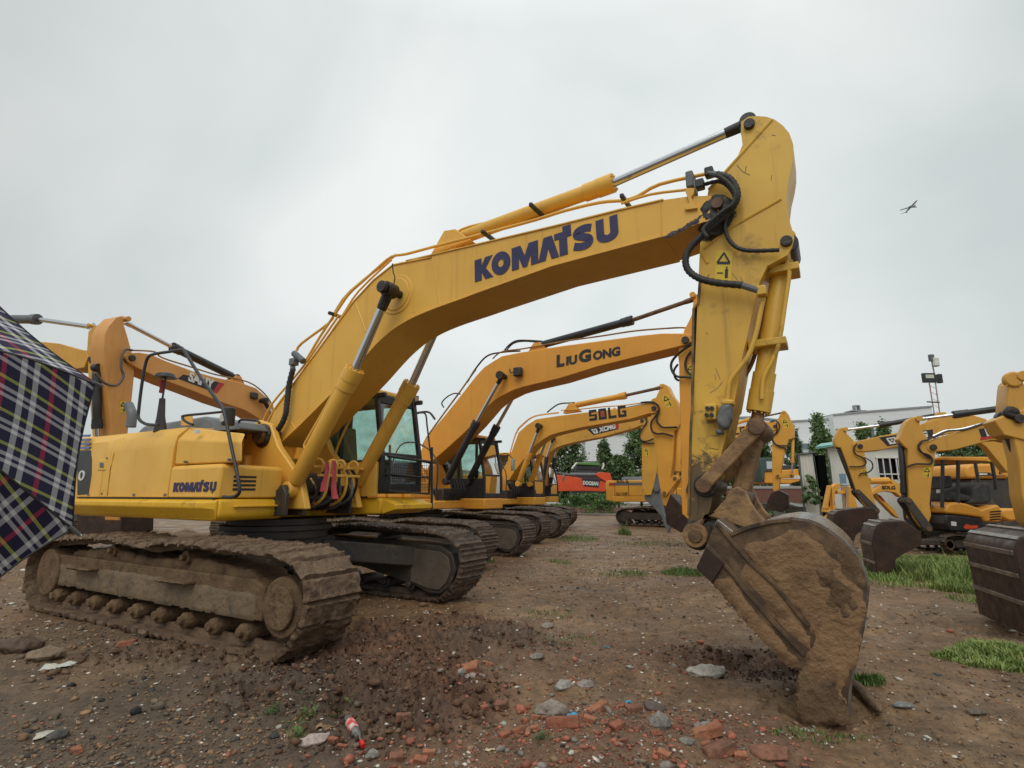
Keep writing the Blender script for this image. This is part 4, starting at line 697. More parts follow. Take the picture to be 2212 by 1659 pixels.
# ------------------------------------------------------------ the other excavators
def excavator(name_label, fr, c, m, mc, boom, stick, cyl, cylp, armc, armp, bpin, group='excavators parked in the yard', body=True, s=1., bw=.3, sw=.23, deck_m=None, y0=None, cabm=None, hosed=True,
              x0=-2.6, x1=2.7, h=.95, ya=.95, yb=1.6, nsh=0., bcyl=None, links=None, buck=None, rb=.085, near=True, cab_x=.2, arm_m=None, top=2.25, tm=None, hx=None, offx=0.):
    P = thing('excavator', name_label, 'excavator', fr.o, fr.th, group); sg = -1 if c < 0 else 1
    bo = MB().prism(fr.T(boom, sg*bw), -bw, bw).build('boom', m, P, bevel=.015)
    so_ = MB().prism(fr.T(stick, sg*sw), -sw, sw).build('stick', m, P, bevel=.015)
    if cyl:
        for sd in (-1, 1):
            yy = bw+.16; p1, pg, p0 = [fr.P(*q, sg*yy) for q in cylp]; cylinder(P, p0, pg, p1, rb, rb*.55, sd*yy, cyl, mg=GRS, gland=.25, rodm=CHR)
        MB().ycyl(p1[0], p1[1], -yy-.1, yy+.1, .06, 16).ycyl(p1[0], p1[1], -yy-.14, -yy-.06, .10, 12).build('pivot_pin', GRS, P)
    if armc:
        a, g, b = [fr.P(*q, 0) for q in armp]; cylinder(P, a, g, b, rb*1.05, rb*.55, 0, armc, mg=arm_m or m, gland=.25, rodm=arm_m or CHR)
        MB().prism([(a[0]-.3, a[1]-.25), (a[0]+.35, a[1]-.22), (a[0]+.08, a[1]+.05), (a[0]-.08, a[1]+.05)], -.13, .13).build('cylinder_bracket', m, bo, bevel=.01)
        pin(P, b[0], b[1], -sw-.04, sw+.04, .06, m)
    q = fr.P(*bpin, sg*bw); pin(P, q[0], q[1], -bw-.05, bw+.05, .075*s**.5, GRS, .13*s**.5, mr=GRS if near else m)
    if bcyl:
        a, g, b = [fr.P(*q, 0) for q in bcyl[:3]]; cylinder(P, a, g, b, rb*.9, rb*.5, 0, bcyl[3], gland=.2, mg=bcyl[3], rodm=CHR)
    if links:
        for i, (p, q, mm_) in enumerate(links):
            y = sw+.04; w = .09*s**.5; a, b = fr.P(*p, 0), fr.P(*q, 0)
            for k in ((-y-.05, -y), (y, y+.05)): MB().prism(bar(a, b, w, w*1.1), *k).build('link_arm', mm_, P, bevel=.01)
            MB().ycyl(a[0], a[1], -y-.08, y+.08, w*.6, 14).ycyl(b[0], b[1], -y-.08, y+.08, w*.6, 14).build('pivot_pin', RST, P)
    if body:
        M2 = deck_m or m; z0 = 1.22*s if s < 1 else 1.22
        k = s; undercarriage(P, x0*k, x1*k, h*k, ya*k, yb*k, fine=near, tm=tm, nshift=nsh)
        dk = MB().box(-2.5*k, 1.1*k, -1.45*k, -.62*k, 1.18*k, 1.45*k).box(-2.5*k, 1.8*k, .5*k, 1.4*k, 1.18*k, 1.45*k).box(-2.5*k, 1.2*k, -.8*k, .6*k, 1.2*k, 1.4*k).build('revolving_frame', M2, P, bevel=.03)
        MB().box(-2.35*k, .25*k, -1.42*k, -.5*k, 1.46*k, top*k).box(.27*k, .75*k, -1.42*k, -.62*k, 1.46*k, (top-.18)*k).box(.77*k, 1.05*k, -1.42*k, -.62*k, 1.46*k, 1.85*k).box(-2.35*k, .0*k, -.48*k, 1.40*k, 1.46*k, (top-.02)*k).build('engine_housing', M2, P, bevel=.04)
        MB().loft([[(x*k, y*k, 1.24*k), (x*k, y*k, (top-.1)*k), ((x+.06)*k, y*k, top*k), (-2.36*k, y*k, top*k), (-2.36*k, y*k, 1.24*k)] for x, y in ((-2.8, -1.43), (-3.05, -.8), (-3.1, 0), (-3.05, .8), (-2.8, 1.43))]).build('counterweight', M2, P, bevel=.04)
        MB().loft([[(x*k, -.9*k, top*k), (x*k, -.8*k, z*k), (x*k, .8*k, z*k), (x*k, .9*k, top*k)] for x, z in ((-2.2, top+.05), (-2.1, top+.2), (-.8, top+.2), (-.6, top+.04))]).build('engine_hood', GRY, P, bevel=.03)
        for y in (-.48, .38): MB().prism([(-.4*k, 1.3*k), (1.0*k, 1.3*k), (.7*k, 1.9*k), (.45*k, 2.35*k), (.1*k, 2.35*k), (-.2*k, 1.9*k)], y*k, (y+.09)*k).build('boom_bracket', M2, P, bevel=.015)
        MB().box(-.3*k, 1.15*k, -.38*k, .38*k, 1.3*k, 1.7*k).build('centre_frame', DKF, P, bevel=.03)
        MB().tube(catmull([(1.7*k, -1.38*k, 1.46*k), (1.7*k, -1.38*k, 2.3*k), (1.2*k, -1.38*k, 2.7*k), (.6*k, -1.38*k, 2.7*k), (.3*k, -1.38*k, 2.1*k)], 5), .018, 6).build('handrail', BLK, P)
        cb_ = cab(P, cab_x*k, 1.78*k, .52*k, 1.42*k, 1.46*k, 3.0*k, cabm or BLK, M2, lean=.25*k)
        mirror(cb_, (1.7*k, 1.4*k, 2.6*k), (1.95*k, 1.68*k, 2.5*k))
        for i in range(5): y = (-.3+i*.13)*k; hose(P, [(1.3*k, y, 1.9*k), (1.35*k, y, 1.6*k), (1.05*k, y, 1.38*k), (.7*k, y, 1.5*k)], .022, [RUB, RUB, BLK][i % 3], n=4, k=6)
    return P, bo, so_
def R1(x, y): return (877.8+x*.1488, 795.5+y*.1488)
def R2(x, y): return (1152.1+x*.1488, 795.5+y*.1488)
def R3(x, y): return (1508.7+x*.1488, 850.3+y*.1488)
def Z1(x, y): return (1700.7+x*.2315, 740.6+y*.2315)
def Z2(x, y): return (1755.5+x*.2315, 1042.3+y*.2315)
def Z8(x, y): return (1920+x*.1488, 740.6+y*.1488)
def on(fr, par, pts, f, c, r, m, name='hydraulic_pipe', n=4): return MB().tube(catmull([fr.P3(*f(*p), c) for p in pts], n), r, 6).build(name, m, par, ang=60)

# --- second in the row: LIUGONG
F2 = Frame(-2.5, 14.6, -30)
bm2 = [(907.6, 987.5), R1(200, 1240), (916.5, 953), (942, 919), (961, 897), (997, 852), (1028, 812), (1046, 793), (1064, 781), (1084, 769), (1124, 761), (1215, 747), (1306, 735), (1380, 725), (1429, 720), (1473, 720), (1490, 722), (1494, 737), (1480, 746), (1473, 747), (1400, 765), (1294, 791), (1207, 818), (1131, 835.7), (1108.4, 843), (1075.7, 859.5), (1056, 876), (1040, 895), (1020, 918), (1001, 937), (970, 965), (942, 989), (927, 1002), (915, 998)]
st2 = [(1498, 648), (1506, 640), (1518, 641), (1530, 655), (1540, 690), (1548, 740), (1547, 785), (1540, 830), (1533, 960), (1524, 1075), (1512, 1120), (1490, 1125), (1473, 1110), (1471.5, 1061), (1471, 955), (1467, 823), (1467, 787), (1464, 765), (1470, 740), (1478, 712), (1487, 695), (1494, 680)]
P2, b2_, s2_ = excavator('orange-yellow excavator with LIUGONG lettering and black cylinders, second in the left row', F2, -1, YL, None, bm2, st2, BLK, [(1084.6, 812), (1029.6, 911.6), (964, 1040)], BLK, [(1163.5, 747), (1366, 691.6), (1502, 645)], (1481, 735),
    bcyl=[(1548, 745), (1532, 905), (1528, 960), BLK], links=[((1500, 1060), (1530, 965), BLK)], bw=.31, sw=.25, arm_m=RST, tm=TRK, nsh=.40)
for tx, xa, xb, hh in (('L', 818, 862, .29), ('IU', 870, 934, .21), ('G', 941, 1010, .29), ('ONG', 1018, 1168, .21)):
    yl = lambda x: 1448+(x-818)*(1382-1448)/350; letters_on(F2, b2_, tx, LBK, hh, S5(xa, yl(xa)), S5(xb, yl(xb)), -.312, bold=.055, shear=.08)
for dy, off in ((-.16, 0), (-.02, 9)): on(F2, b2_, [(230, 1140-off), (330, 960-off), (560, 640-off), (760, 370-off), (930, 130-off), (1010, 20-off)], R1, dy, .017, RLK)
for dy in (-.16, -.02): on(F2, b2_, [(470, 1400), (520, 1362), (640, 1345), (860, 1305), (1070, 1275), (1250, 1248), (1460, 1232), (1520, 1232)], S5, dy, .018, RLK)
on(F2, P2, [(330, 1530), (380, 1450), (440, 1385), (520, 1365), (620, 1358)], S5, -.1, .022, RUB, 'hose'); on(F2, P2, [(530, 1360), (560, 1325), (600, 1302), (660, 1300), (740, 1305)], S5, .05, .02, RUB, 'hose'); on(F2, P2, [(540, 1362), (580, 1318), (640, 1305), (730, 1312)], S5, .12, .018, RUB, 'hose')
on(F2, P2, [(415, 740), (330, 640), (200, 640), (110, 660)], R1, .3, .03, RUB, 'hose'); on(F2, P2, [(545, 570), (515, 500), (600, 410), (700, 365), (785, 375)], R1, -.1, .018, RUB, 'hose')
for y_ in ([(570, 1380), (530, 1450), (470, 1400), (400, 1490), (410, 1560), (470, 1630), (560, 1640)],): pass
on(F2, P2, [(650, 970), (560, 1020), (460, 1100), (400, 1180), (400, 1260), (450, 1330), (540, 1340), (640, 1345)], S6, -.34, .026, RUB, 'hose'); on(F2, P2, [(640, 1040), (570, 1120), (550, 1210), (580, 1290), (640, 1330)], S6, -.32, .026, RUB, 'hose'); on(F2, P2, [(470, 1200), (425, 1270), (440, 1350), (480, 1380)], S6, -.3, .024, RUB, 'hose')
on(F2, P2, [(1500, 10), (1510, 60), (1570, 50), (1600, 40)], R1, -.36, .012, RUB, 'cable'); x, _, z = F2.P3(*R1(1630, 60), -.38); MB().box(x-.10, x+.10, -.48, -.34, z-.10, z+.11).build('work_lamp', BLK, P2, bevel=.02)
sticker(F2, s2_, [S6(570, 1210), S6(640, 1210), S6(640, 1330), S6(570, 1330)], -.252)

sd2 = [(1488, 1112), (1530, 1088), (1590, 1110), (1605, 1150), (1590, 1185), (1560, 1200), (1505, 1150)]
bucket(P2, F2.T(sd2, -.6), F2.T(sd2[1:6], -.6), -.6, .6, BKD)
# --- third in the row: SDLG
F3 = Frame(-1.0, 20.6, -30)
bm3 = [(1083, 1033), (1085, 1015), (1098, 993.4), (1120, 934), (1138, 918), (1157.5, 905.6), (1207, 898), (1264, 891), (1360.5, 880), (1395, 871), (1405, 870), (1418, 872), (1422, 884), (1414, 893), (1403.6, 893), (1360.5, 905.6), (1256, 923.5), (1207, 935), (1190, 940), (1175, 948), (1153, 965), (1131, 993), (1110, 1020), (1101, 1036), (1090, 1040)]
st3 = [(1426, 838.7), (1429, 832), (1435, 829.5), (1442, 833), (1449.7, 850.6), (1461.6, 867), (1466, 880), (1468, 893.7), (1470, 914), (1466, 922), (1455.7, 932), (1454, 981.5), (1448, 1033.6), (1448, 1087), (1440, 1096), (1432, 1090), (1422, 1032), (1418, 985), (1414, 944), (1406.6, 934), (1404, 915), (1406.6, 896.7), (1414, 867), (1420, 851)]
P3_, b3_, s3_ = excavator('amber excavator with large black SDLG lettering on its boom, third in the left row', F3, -1, YS, None, bm3, st3, YS, [(1165, 920.5), (1144, 978.5), (1120, 1045)], YS, [(1235.4, 877), (1352, 854), (1433, 836)], (1413, 882),
    bcyl=[(1467, 914.5), (1464, 1018), (1463, 1034), YS], links=[((1441, 1065), (1463, 1034), YS)], bw=.27, sw=.22, rb=.095, arm_m=RST, cabm=BLK, nsh=.5)
blockwords(F3, b3_, 'SDLG', LBK, .37, R2(815, 768), R2(1355, 700), -.272, True)
for o_ in (0, 10): on(F3, b3_, [(1480, 1330-o_), (1590, 960-o_*2), (1700, 820-o_*2), (1870, 700-o_), (2212, 650-o_)], R1, -.15+o_*.01, .018, YS)
on(F3, b3_, [(400, 610), (620, 600), (1000, 560), (1300, 540), (1480, 515), (1700, 490)], R2, -.15, .018, YS)
hose(P3_, [F3.P3(*R2(*p), -.3) for p in [(1560, 500), (1700, 490), (1790, 520), (1830, 600), (1800, 690), (1790, 760), (1840, 830), (1900, 860), (2090, 855)]], .03, RUB, n=4, k=6)
hose(P3_, [F3.P3(*R2(*p), -.3) for p in [(1830, 600), (1770, 700), (1710, 790), (1720, 900), (1790, 950), (1900, 950), (2030, 990)]], .03, RUB, n=4, k=6)
hose(P3_, [F3.P3(*R2(*p), .0) for p in [(200, 640), (330, 540), (420, 510), (520, 505), (600, 500)]], .025, RUB, n=4, k=6)
sticker(F3, s3_, [R2(1855, 410), R2(1950, 380), R2(2033, 545), R2(1940, 585)], -.222)
sd3 = [(1448, 1068), (1478, 1100), (1484, 1130), (1470, 1150), (1440, 1132), (1436, 1100)]
bucket(P3_, F3.T(sd3, -.5), [F3.T([q], -.5)[0] for q in sd3[:4]], -.5, .5, BKD)
# --- fourth in the row: XCMG
F4 = Frame(.05, 27.2, -30)
bm4 = [(1150, 1048), (1152, 1030), (1160, 970), (1176, 950), (1195, 938), (1240, 928), (1271, 922), (1374, 903), (1388, 901), (1397, 909), (1392, 918), (1385.7, 919), (1366, 926.4), (1301, 944), (1244, 954.7), (1215, 962), (1201, 967.6), (1188, 976.5), (1178, 1000), (1170, 1048)]
st4 = [(1384, 905), (1384, 925), (1382, 948), (1385.7, 959), (1387, 1033.6), (1387.4, 1061), (1396, 1070), (1406, 1069), (1412, 1050), (1419, 1018.7), (1424, 960), (1436, 930), (1438, 900), (1428, 868), (1418, 858), (1408, 862)]
P4_, b4_, s4_ = excavator('ochre excavator with XCMG badge and grey breaker arm, farthest in the left row', F4, -1, YX, None, bm4, st4, BLK, [(1194.7, 947), (1181, 987.5), (1172, 1048)], YX, [(1270, 915), (1330, 885), (1418, 866)], (1387, 909),
    bcyl=[(1425, 960), (1412, 1020), (1408, 1036), BLK], bw=.26, sw=.22, rb=.085, nsh=.6)
def xc_badge(fr, par, q, c, txt='XCMG', red=True, x0=.30):
    """dark plate with a white triangle square and white lettering; q = 4 corners px (tl, tr, br, bl)"""
    sg = -1 if c < 0 else 1; a = [np.array(p) for p in fr.T(q, c)]
    def pt(s, t): r = (a[0]*(1-s)+a[1]*s)*(1-t)+(a[3]*(1-s)+a[2]*s)*t; return (float(r[0]), float(r[1]))
    y = lambda k: sorted((c+sg*.003*(k-1), c+sg*.003*k))
    MB().prism([pt(-.03, 0), pt(1, 0), pt(1, 1), pt(.06, 1)], *y(1)).build('badge', LBK, par)
    if red is True: MB().prism([pt(.62, -.06), pt(.93, -.06), pt(1.03, .5), pt(.93, 1.0), pt(.85, .5)], *y(2)).build('badge_corner', LRD, par)
    elif red: MB().prism([pt(.0, .80), pt(1, .80), pt(1, 1.02), pt(.0, 1.02)], *y(2)).build('badge_stripe', LRD, par)
    MB().prism([pt(.09, .18), pt(.27, .18), pt(.27, .86), pt(.12, .86)] if red != 'stripe' else [pt(.18, .08), pt(.36, .08), pt(.38, .78), pt(.24, .78)], *y(3)).build('badge_square', LWH, par)
    s0, s1, t0, t1 = (.12, .245, .30, .76) if red != 'stripe' else (.22, .34, .2, .68)
    MB().prism([pt(s0, t0), pt(s1, t0), pt((s0+s1)/2+.01, t1)], *y(4)).build('badge_triangle', LBK, par)
    MB().prism([pt(s0+.035, t0+.10), pt(s1-.035, t0+.10), pt((s0+s1)/2+.01, t1-.15)], *y(5)).build('badge_triangle', LWH, par)
    p0, p1 = pt(x0, .84), pt(x0+(.62 if len(txt) > 1 else .2), .80); d = np.array([p1[0]-p0[0], 0, p1[1]-p0[1]]); Ln = np.linalg.norm(d); xx = d/Ln; zz = np.array([0, 0, 1.])-xx*xx[2]; hh = np.linalg.norm(a[3]-a[0])*.62
    text(txt, par, 'lettering', LWH, hh, (p0[0], c+sg*.010, p0[1]), xx, zz, width=Ln, bold=.05, shear=.15)
xc_badge(F4, b4_, [R2(790, 880), R2(1235, 800), R2(1235, 885), R2(850, 975)], -.262)
for o_ in (0, 1): hose(P4_, [F4.P3(*R2(*p), -.3) for p in ([(1600, 700), (1650, 760), (1620, 830), (1560, 900), (1540, 980), (1570, 1050), (1640, 1060), (1750, 1020)], [(1640, 700), (1640, 800), (1580, 880), (1545, 960), (1560, 1060), (1640, 1085), (1755, 1090)])[o_]], .03, RUB, n=4, k=6)
sticker(F4, s4_, [R2(1607, 1155), R2(1672, 1155), R2(1677, 1270), R2(1612, 1270)], -.222)
rp = [S7(*p) for p in [(75, 940), (110, 885), (200, 878), (215, 960), (240, 1090), (300, 1140), (275, 1240), (250, 1200), (235, 1180), (215, 1110), (150, 1030), (80, 970)]]
MB().prism(F4.T(rp, -.12), -.12, .12).build('ripper_arm', GRY, P4_, bevel=.03); 
for p, q in (((95, 885), (160, 770)), ((160, 770), (175, 880))): MB().prism(bar(F4.P(*S7(*p), -.2), F4.P(*S7(*q), -.2), .17, .15), -.2, .2).build('link_arm', GRY, P4_, bevel=.03)
# --- the other SDLG machine facing right beyond the open ground
F5 = Frame(8.0, 28.55, -30)
bm5 = [(1405, 1010), (1430, 960), (1470, 940), (1508, 934), (1589, 922), (1671, 909.8), (1680, 915), (1681, 924), (1672, 930), (1578.6, 948.5), (1510, 962), (1480, 975), (1460, 990), (1432, 1020), (1415, 1024)]
st5 = [(1685.8, 893.5), (1690, 888), (1696, 887), (1703.6, 896), (1708, 907), (1715.5, 920.5), (1716, 945), (1710, 948), (1703.6, 949), (1693, 984), (1685.8, 1029), (1682.8, 1060), (1676, 1064), (1669.4, 1058.6), (1668, 1000), (1668, 954.5), (1665, 940), (1672, 925), (1678, 909.8)]
P5_, b5_, s5_ = excavator('amber excavator with SDLG and E6150F on its side, alone beyond the open ground', F5, -1, YS, None, bm5, st5, YS, [(1462, 945), (1445, 985), (1425, 1040)], YS, [(1560, 924), (1619, 906), (1693, 891)], (1674, 921),
    bcyl=[(1713, 946), (1712, 1000), (1710, 1028), YS], links=[((1681, 1028), (1710, 1028), YS)], bw=.25, sw=.2, rb=.075, arm_m=RST, near=True, h=.9, x0=-2.3, x1=2.3)
blockwords(F5, b5_, 'SDLG', LBK, .33, R3(350, 635), R3(690, 573), -.252, True)
blockwords(F5, P5_, 'SDLG', LBK, .17, (1332, 1043), (1357, 1043), -1.43); letters_on(F5, P5_, 'E6150F', LBK, .15, (1332, 1070), (1356, 1070), -1.43, bold=.01)
a0, a1 = F5.P(1320, 1030, -1.42)[0], F5.P(1415, 1030, -1.42)[0]
MB().box(-2.35, a1, -1.428, -1.40, 2.0, 2.13).build('dark_stripe', GRY, P5_); MB().box(-2.62, -2.36, -1.45, -1.42, 2.0, 2.13).build('tail_light', LRD, P5_); MB().box(-1.62, -1.60, -1.432, -1.40, 1.48, 2.2).build('panel_gap', LBK, P5_); MB().box(-.6, -.58, -1.432, -1.40, 1.48, 2.2).build('panel_gap', LBK, P5_)
MB().tube(catmull([(-.75, -.2, 2.3), (-.75, -.2, 2.75), (-.82, -.2, 2.95), (-1.05, -.2, 3.02)], 5), .09, 12).build('exhaust_pipe', CHR, P5_)
sticker(F5, s5_, [R3(1200, 372), R3(1280, 360), R3(1322, 490), R3(1245, 505)], -.202)
for pp in ([(1040, 410), (1120, 395), (1180, 460), (1150, 560), (1080, 620), (1090, 700), (1160, 750), (1330, 755)], [(1130, 430), (1140, 540), (1070, 640), (1090, 710), (1170, 770), (1260, 790), (1255, 830)]):
    hose(P5_, [F5.P3(*R3(*p), -.26) for p in pp], .028, RUB, n=4, k=6)
sdb = [R3(1060, 1440), R3(1160, 1400), R3(1290, 1470), R3(1300, 1640), R3(1200, 1720), R3(1000, 1680), R3(1000, 1560)]
bucket(P5_, F5.T(sdb, -.5), [F5.T([q], -.5)[0] for q in sdb[1:5]], -.5, .5, BKD)
# --- SANY behind on the left, facing the camera's left
F6 = Frame(-6.7, 19., 248)
bm6 = [S1(*p) for p in [(905, 560), (930, 535), (1010, 530), (1100, 545), (1200, 590), (1400, 665), (1560, 710), (1750, 750), (1860, 790), (1930, 850), (1990, 930), (2090, 1120), (2120, 1300), (2030, 1300), (1960, 1130), (1880, 1010), (1780, 950), (1600, 890), (1400, 810), (1240, 750), (1100, 690), (990, 640), (930, 600)]]
st6 = [S1(x+(60 if x < 760 or (x < 820 and y > 1000) else 25 if x < 870 else 0), y) for x, y in [(700, 400), (760, 340), (820, 275), (865, 264), (895, 280), (900, 330), (925, 410), (950, 500), (975, 600), (975, 690), (960, 850), (940, 1000), (915, 1250), (880, 1600), (850, 1750), (800, 1750), (780, 1500), (750, 1100), (720, 800), (700, 650), (690, 500)]]
P6_, b6_, s6_ = excavator('faded orange excavator with SANY badge, behind the nearest excavator and facing left', F6, 1, YF, None, bm6, st6, BLK, [S1(1920, 880), S1(2020, 1080), S1(2100, 1350)], BLK, [S1(1710, 715), S1(1250, 490), S1(880, 295)], S1(955, 572),
    bcyl=[S1(700, 640), S1(705, 1080), S1(720, 1300), BLK], bw=.34, sw=.24, rb=.10, arm_m=CHR, s=1.0)
q = [S1(1330, 690), S1(1625, 755), S1(1570, 825), S1(1290, 720)]; pz = F6.T(q, .342)
MB().prism(pz, .342, .346).build('badge', LBK, b6_); MB().prism(F6.T([S1(1590, 747), S1(1630, 757), S1(1575, 826), S1(1545, 812)], .343), .343, .349).build('badge_end', LRD, b6_)
a_, b__ = F6.P(*S1(1362, 738), .346), F6.P(*S1(1545, 800), .346); d = np.array([b__[0]-a_[0], 0, b__[1]-a_[1]]); Ln = np.linalg.norm(d); xx = d/Ln
text('SANY', b6_, 'lettering', LWH, .27, (a_[0], .352, a_[1]), xx, np.array([0, 0, 1.])-xx*xx[2], width=Ln, bold=.05)
hose(P6_, [F6.P3(*S1(*p), .36) for p in [(960, 515), (910, 510), (885, 560), (880, 640), (895, 700), (860, 760), (810, 770), (750, 745), (700, 690), (680, 682)]], .03, mat('grey_hose', (.12, .10, .08), .5), n=6)
on(F6, b6_, [(950, 515), (1120, 525), (1180, 570), (1400, 640), (1560, 690), (1800, 745), (1920, 830), (1980, 920)], S1, .2, .022, RLK); sticker(F6, s6_, [S1(872, 883), S1(915, 886), S1(910, 970), S1(865, 966)], .243, 1)
for p in [(1840, 845)]: x, _, z = F6.P3(*S1(*p), .36); MB().box(x-.12, x+.12, .34, .44, z-.10, z+.10).build('work_lamp', BLK, P6_, bevel=.03)
# --- yellow machine whose arm reaches in from the left behind the umbrella
F7 = Frame(-17.2, 17.8, -12)
bm7 = [S1(*p) for p in [(-900, 900), (-500, 560), (-100, 450), (330, 455), (430, 465), (560, 505), (620, 515), (640, 560), (610, 640), (520, 655), (380, 640), (0, 650), (-300, 760), (-560, 1000), (-780, 1300), (-900, 1300)]]
st7 = [S1(*p) for p in [(640, 380), (680, 340), (740, 345), (760, 420), (790, 600), (800, 800), (790, 1250), (770, 1750), (720, 1800), (700, 1500), (660, 1000), (640, 700), (630, 520)]]
P7_, b7_, s7_ = excavator('dirty yellow excavator arm reaching in from the left edge behind the umbrella', F7, -1, YX, None, bm7, st7, BLK, [S1(-350, 620), S1(-500, 900), S1(-620, 1250)], GRY, [S1(-500, 290), S1(275, 290), S1(700, 350)], S1(660, 580), rb=.14, bw=.3, sw=.25, arm_m=CHR, bcyl=[S1(790, 640), S1(800, 1200), S1(795, 1350), BLK])
sd7 = [(165, 1112), (190, 1090), (230, 1095), (262, 1112), (260, 1150), (225, 1172), (175, 1165)]
bucket(P7_, F7.T(sd7, -.5), F7.T(sd7[:5], -.5), -.5, .6, BKD)
# --- machines at the right edge, arms towards the left
def armrow(label, fr, boom, stick, bpin, armp, bc_, links, side, back, w, scale, bwr=.17, swr=.15, ribm=BKC, m=YX, rb=.06, bcm=BLK, arm_m=CHR):
    P, b, s = excavator(label, fr, 1, m, None, boom, stick, None, None, BLK, armp, bpin, bcyl=bc_ and [*bc_, bcm], links=links, s=scale, bw=bwr, sw=swr, rb=rb, near=False, arm_m=arm_m, group='small excavators at the right with arms towards the left')
    B = bucket(P, fr.T(side, w/2), fr.T(back, w/2), -w/2, w/2, BKD, ribs=5, th=.025, top_m=BKD, rimm=ribm)
    return P, b, s
FB = Frame(11.4, 9.95, 160)
bmB = [Z1(*p) for p in [(1330, 915), (1380, 890), (1560, 840), (1760, 775), (1960, 720), (2100, 690), (2230, 720), (2400, 860), (2560, 1100), (2700, 1400), (2560, 1400), (2400, 1200), (2250, 1010), (2120, 930), (2000, 905), (1900, 910), (1560, 1000), (1400, 1015), (1330, 1010), (1310, 960)]]
stB = [(1934.5, 949), (1939, 939.7), (1946, 923.5), (1956, 912), (1967, 902.6), (1976, 900), (1986, 904), (1988, 923.5), (2008.6, 953.6), (2020, 972), (2020, 990), (2013, 1040), (2008.6, 1088), (2012, 1114), (2004, 1138), (1990, 1141), (1975, 1120), (1957.7, 1081), (1956, 1030), (1955, 995), (1955, 970), (1945, 962)]
sdB = [(1896.7, 1135), (1908, 1128), (1930, 1127), (1957, 1128), (1989, 1151), (1992, 1165), (1989, 1179), (1954.6, 1195), (1933.8, 1209), (1935, 1225), (1926.8, 1234.5), (1894.4, 1239), (1892, 1213.6), (1885, 1172), (1889.8, 1144)]
bkB = [sdB[i] for i in (4, 3, 2, 1, 0, 14, 13, 12, 11)]
PB, bB, sB = armrow('ochre excavator arm with XCMG badge, bucket on the grass, between the two other right-hand arms', FB, bmB, [(x+(6 if i in (0, 1, 2, 15, 16, 17, 18, 19, 20, 21) else 0), y) for i, (x, y) in enumerate(stB)], (2015.5, 966.3), [Z8(2100, 890), Z8(940, 1045), Z8(400, 1115)], [(1945, 950), (1953, 1065), (1954, 1080)],
    [((1954, 1082), (1996, 1140), DKF)], sdB, bkB, .95, .62)
xc_badge(FB, bB, [Z8(1315, 1250), Z8(1700, 1165), Z8(1750, 1340), Z8(1330, 1410)], .172, 'XCMG', 'stripe', .42)
for pp in ([(640, 1370), (560, 1410), (480, 1430), (430, 1500), (470, 1580), (540, 1640), (640, 1700)],): hose(PB, [FB.P3(*Z8(*p), .2) for p in pp], .018, RUB, n=5, k=6)
hose(PB, [FB.P3(*Z1(*p), .2) for p in [(1260, 915), (1225, 970), (1250, 1020), (1320, 1050), (1355, 1090), (1330, 1130), (1200, 1130), (1115, 1160)]], .018, RUB, n=5, k=6)
on(FB, bB, [(640, 1380), (800, 1300), (880, 1275), (1100, 1255), (1400, 1160), (1590, 1110), (1800, 1050)], Z8, .19, .02, BLK); on(FB, bB, [(640, 1350), (790, 1280), (900, 1260), (1100, 1235), (1580, 1105)], Z8, .12, .015, CHR)
sticker(FB, sB, [Z1(1272, 1160), Z1(1340, 1160), Z1(1332, 1262), Z1(1264, 1255)], .152, 1)
FA = Frame(14.4, 12.8, 160)
bmA = [(1840, 958), (1851, 953), (1897.5, 943), (1941.5, 934), (2000, 912), (2050, 897), (2090, 893), (2130, 905), (2170, 950), (2210, 1020), (2175, 1020), (2130, 965), (2090, 938), (2060, 935), (2000, 948), (1937, 965), (1902, 972.5), (1867, 976), (1850, 975), (1843, 966)]
stA = [(1802.5, 953.6), (1805, 942), (1812, 926), (1819, 923), (1826, 925), (1830, 937), (1849, 956), (1867.4, 976.7), (1872, 1014), (1886, 1069), (1899, 1111), (1892, 1118), (1880, 1105), (1849, 1060), (1830, 1002), (1816.5, 967.5), (1806, 965)]
sdA = [(1802, 1112), (1812, 1105), (1825, 1102), (1850, 1099), (1885, 1098), (1896, 1108), (1894.4, 1118), (1870, 1135), (1848, 1158), (1843, 1175), (1839, 1190.5), (1825, 1184), (1812, 1165), (1802, 1140)]
PA, bA, sA = armrow('ochre excavator arm with a chrome rod, leftmost and farthest of the right-hand arms', FA, bmA, stA, (1858, 964), [(2030, 896), (1900, 919), (1824, 929)], [(1810, 966), (1845, 1055), (1848, 1062)], [((1849, 1063), (1888, 1103), DKF)], sdA, [sdA[i] for i in (5, 4, 3, 2, 1, 0, 13, 12, 11)], .9, .62)
xc_badge(FA, bA, [Z8(-120, 1370), Z8(640, 1255), Z8(640, 1385), Z8(-60, 1510)], .172, 'XCMG', None)
for pp in ([(650, 940), (620, 985), (640, 1040), (700, 1070), (735, 1110), (700, 1150), (580, 1155)], [(720, 1070), (785, 1110), (795, 1170), (750, 1210), (690, 1220), (670, 1240)]): hose(PA, [FA.P3(*Z1(*p), .2) for p in pp], .018, RUB, n=5, k=6)
sticker(FA, sA, [Z1(690, 1183), Z1(735, 1178), Z1(750, 1250), Z1(705, 1258)], .152, 1)
FC = Frame(10.4, 4.9, 160)
bmC = [(2120, 898), (2150, 882), (2240, 860), (2330, 830), (2420, 800), (2520, 800), (2700, 900), (2900, 1150), (2800, 1200), (2640, 1050), (2500, 930), (2420, 910), (2300, 930), (2200, 945), (2140, 930)]
bmC = [(x+28, y+10) for x, y in bmC]
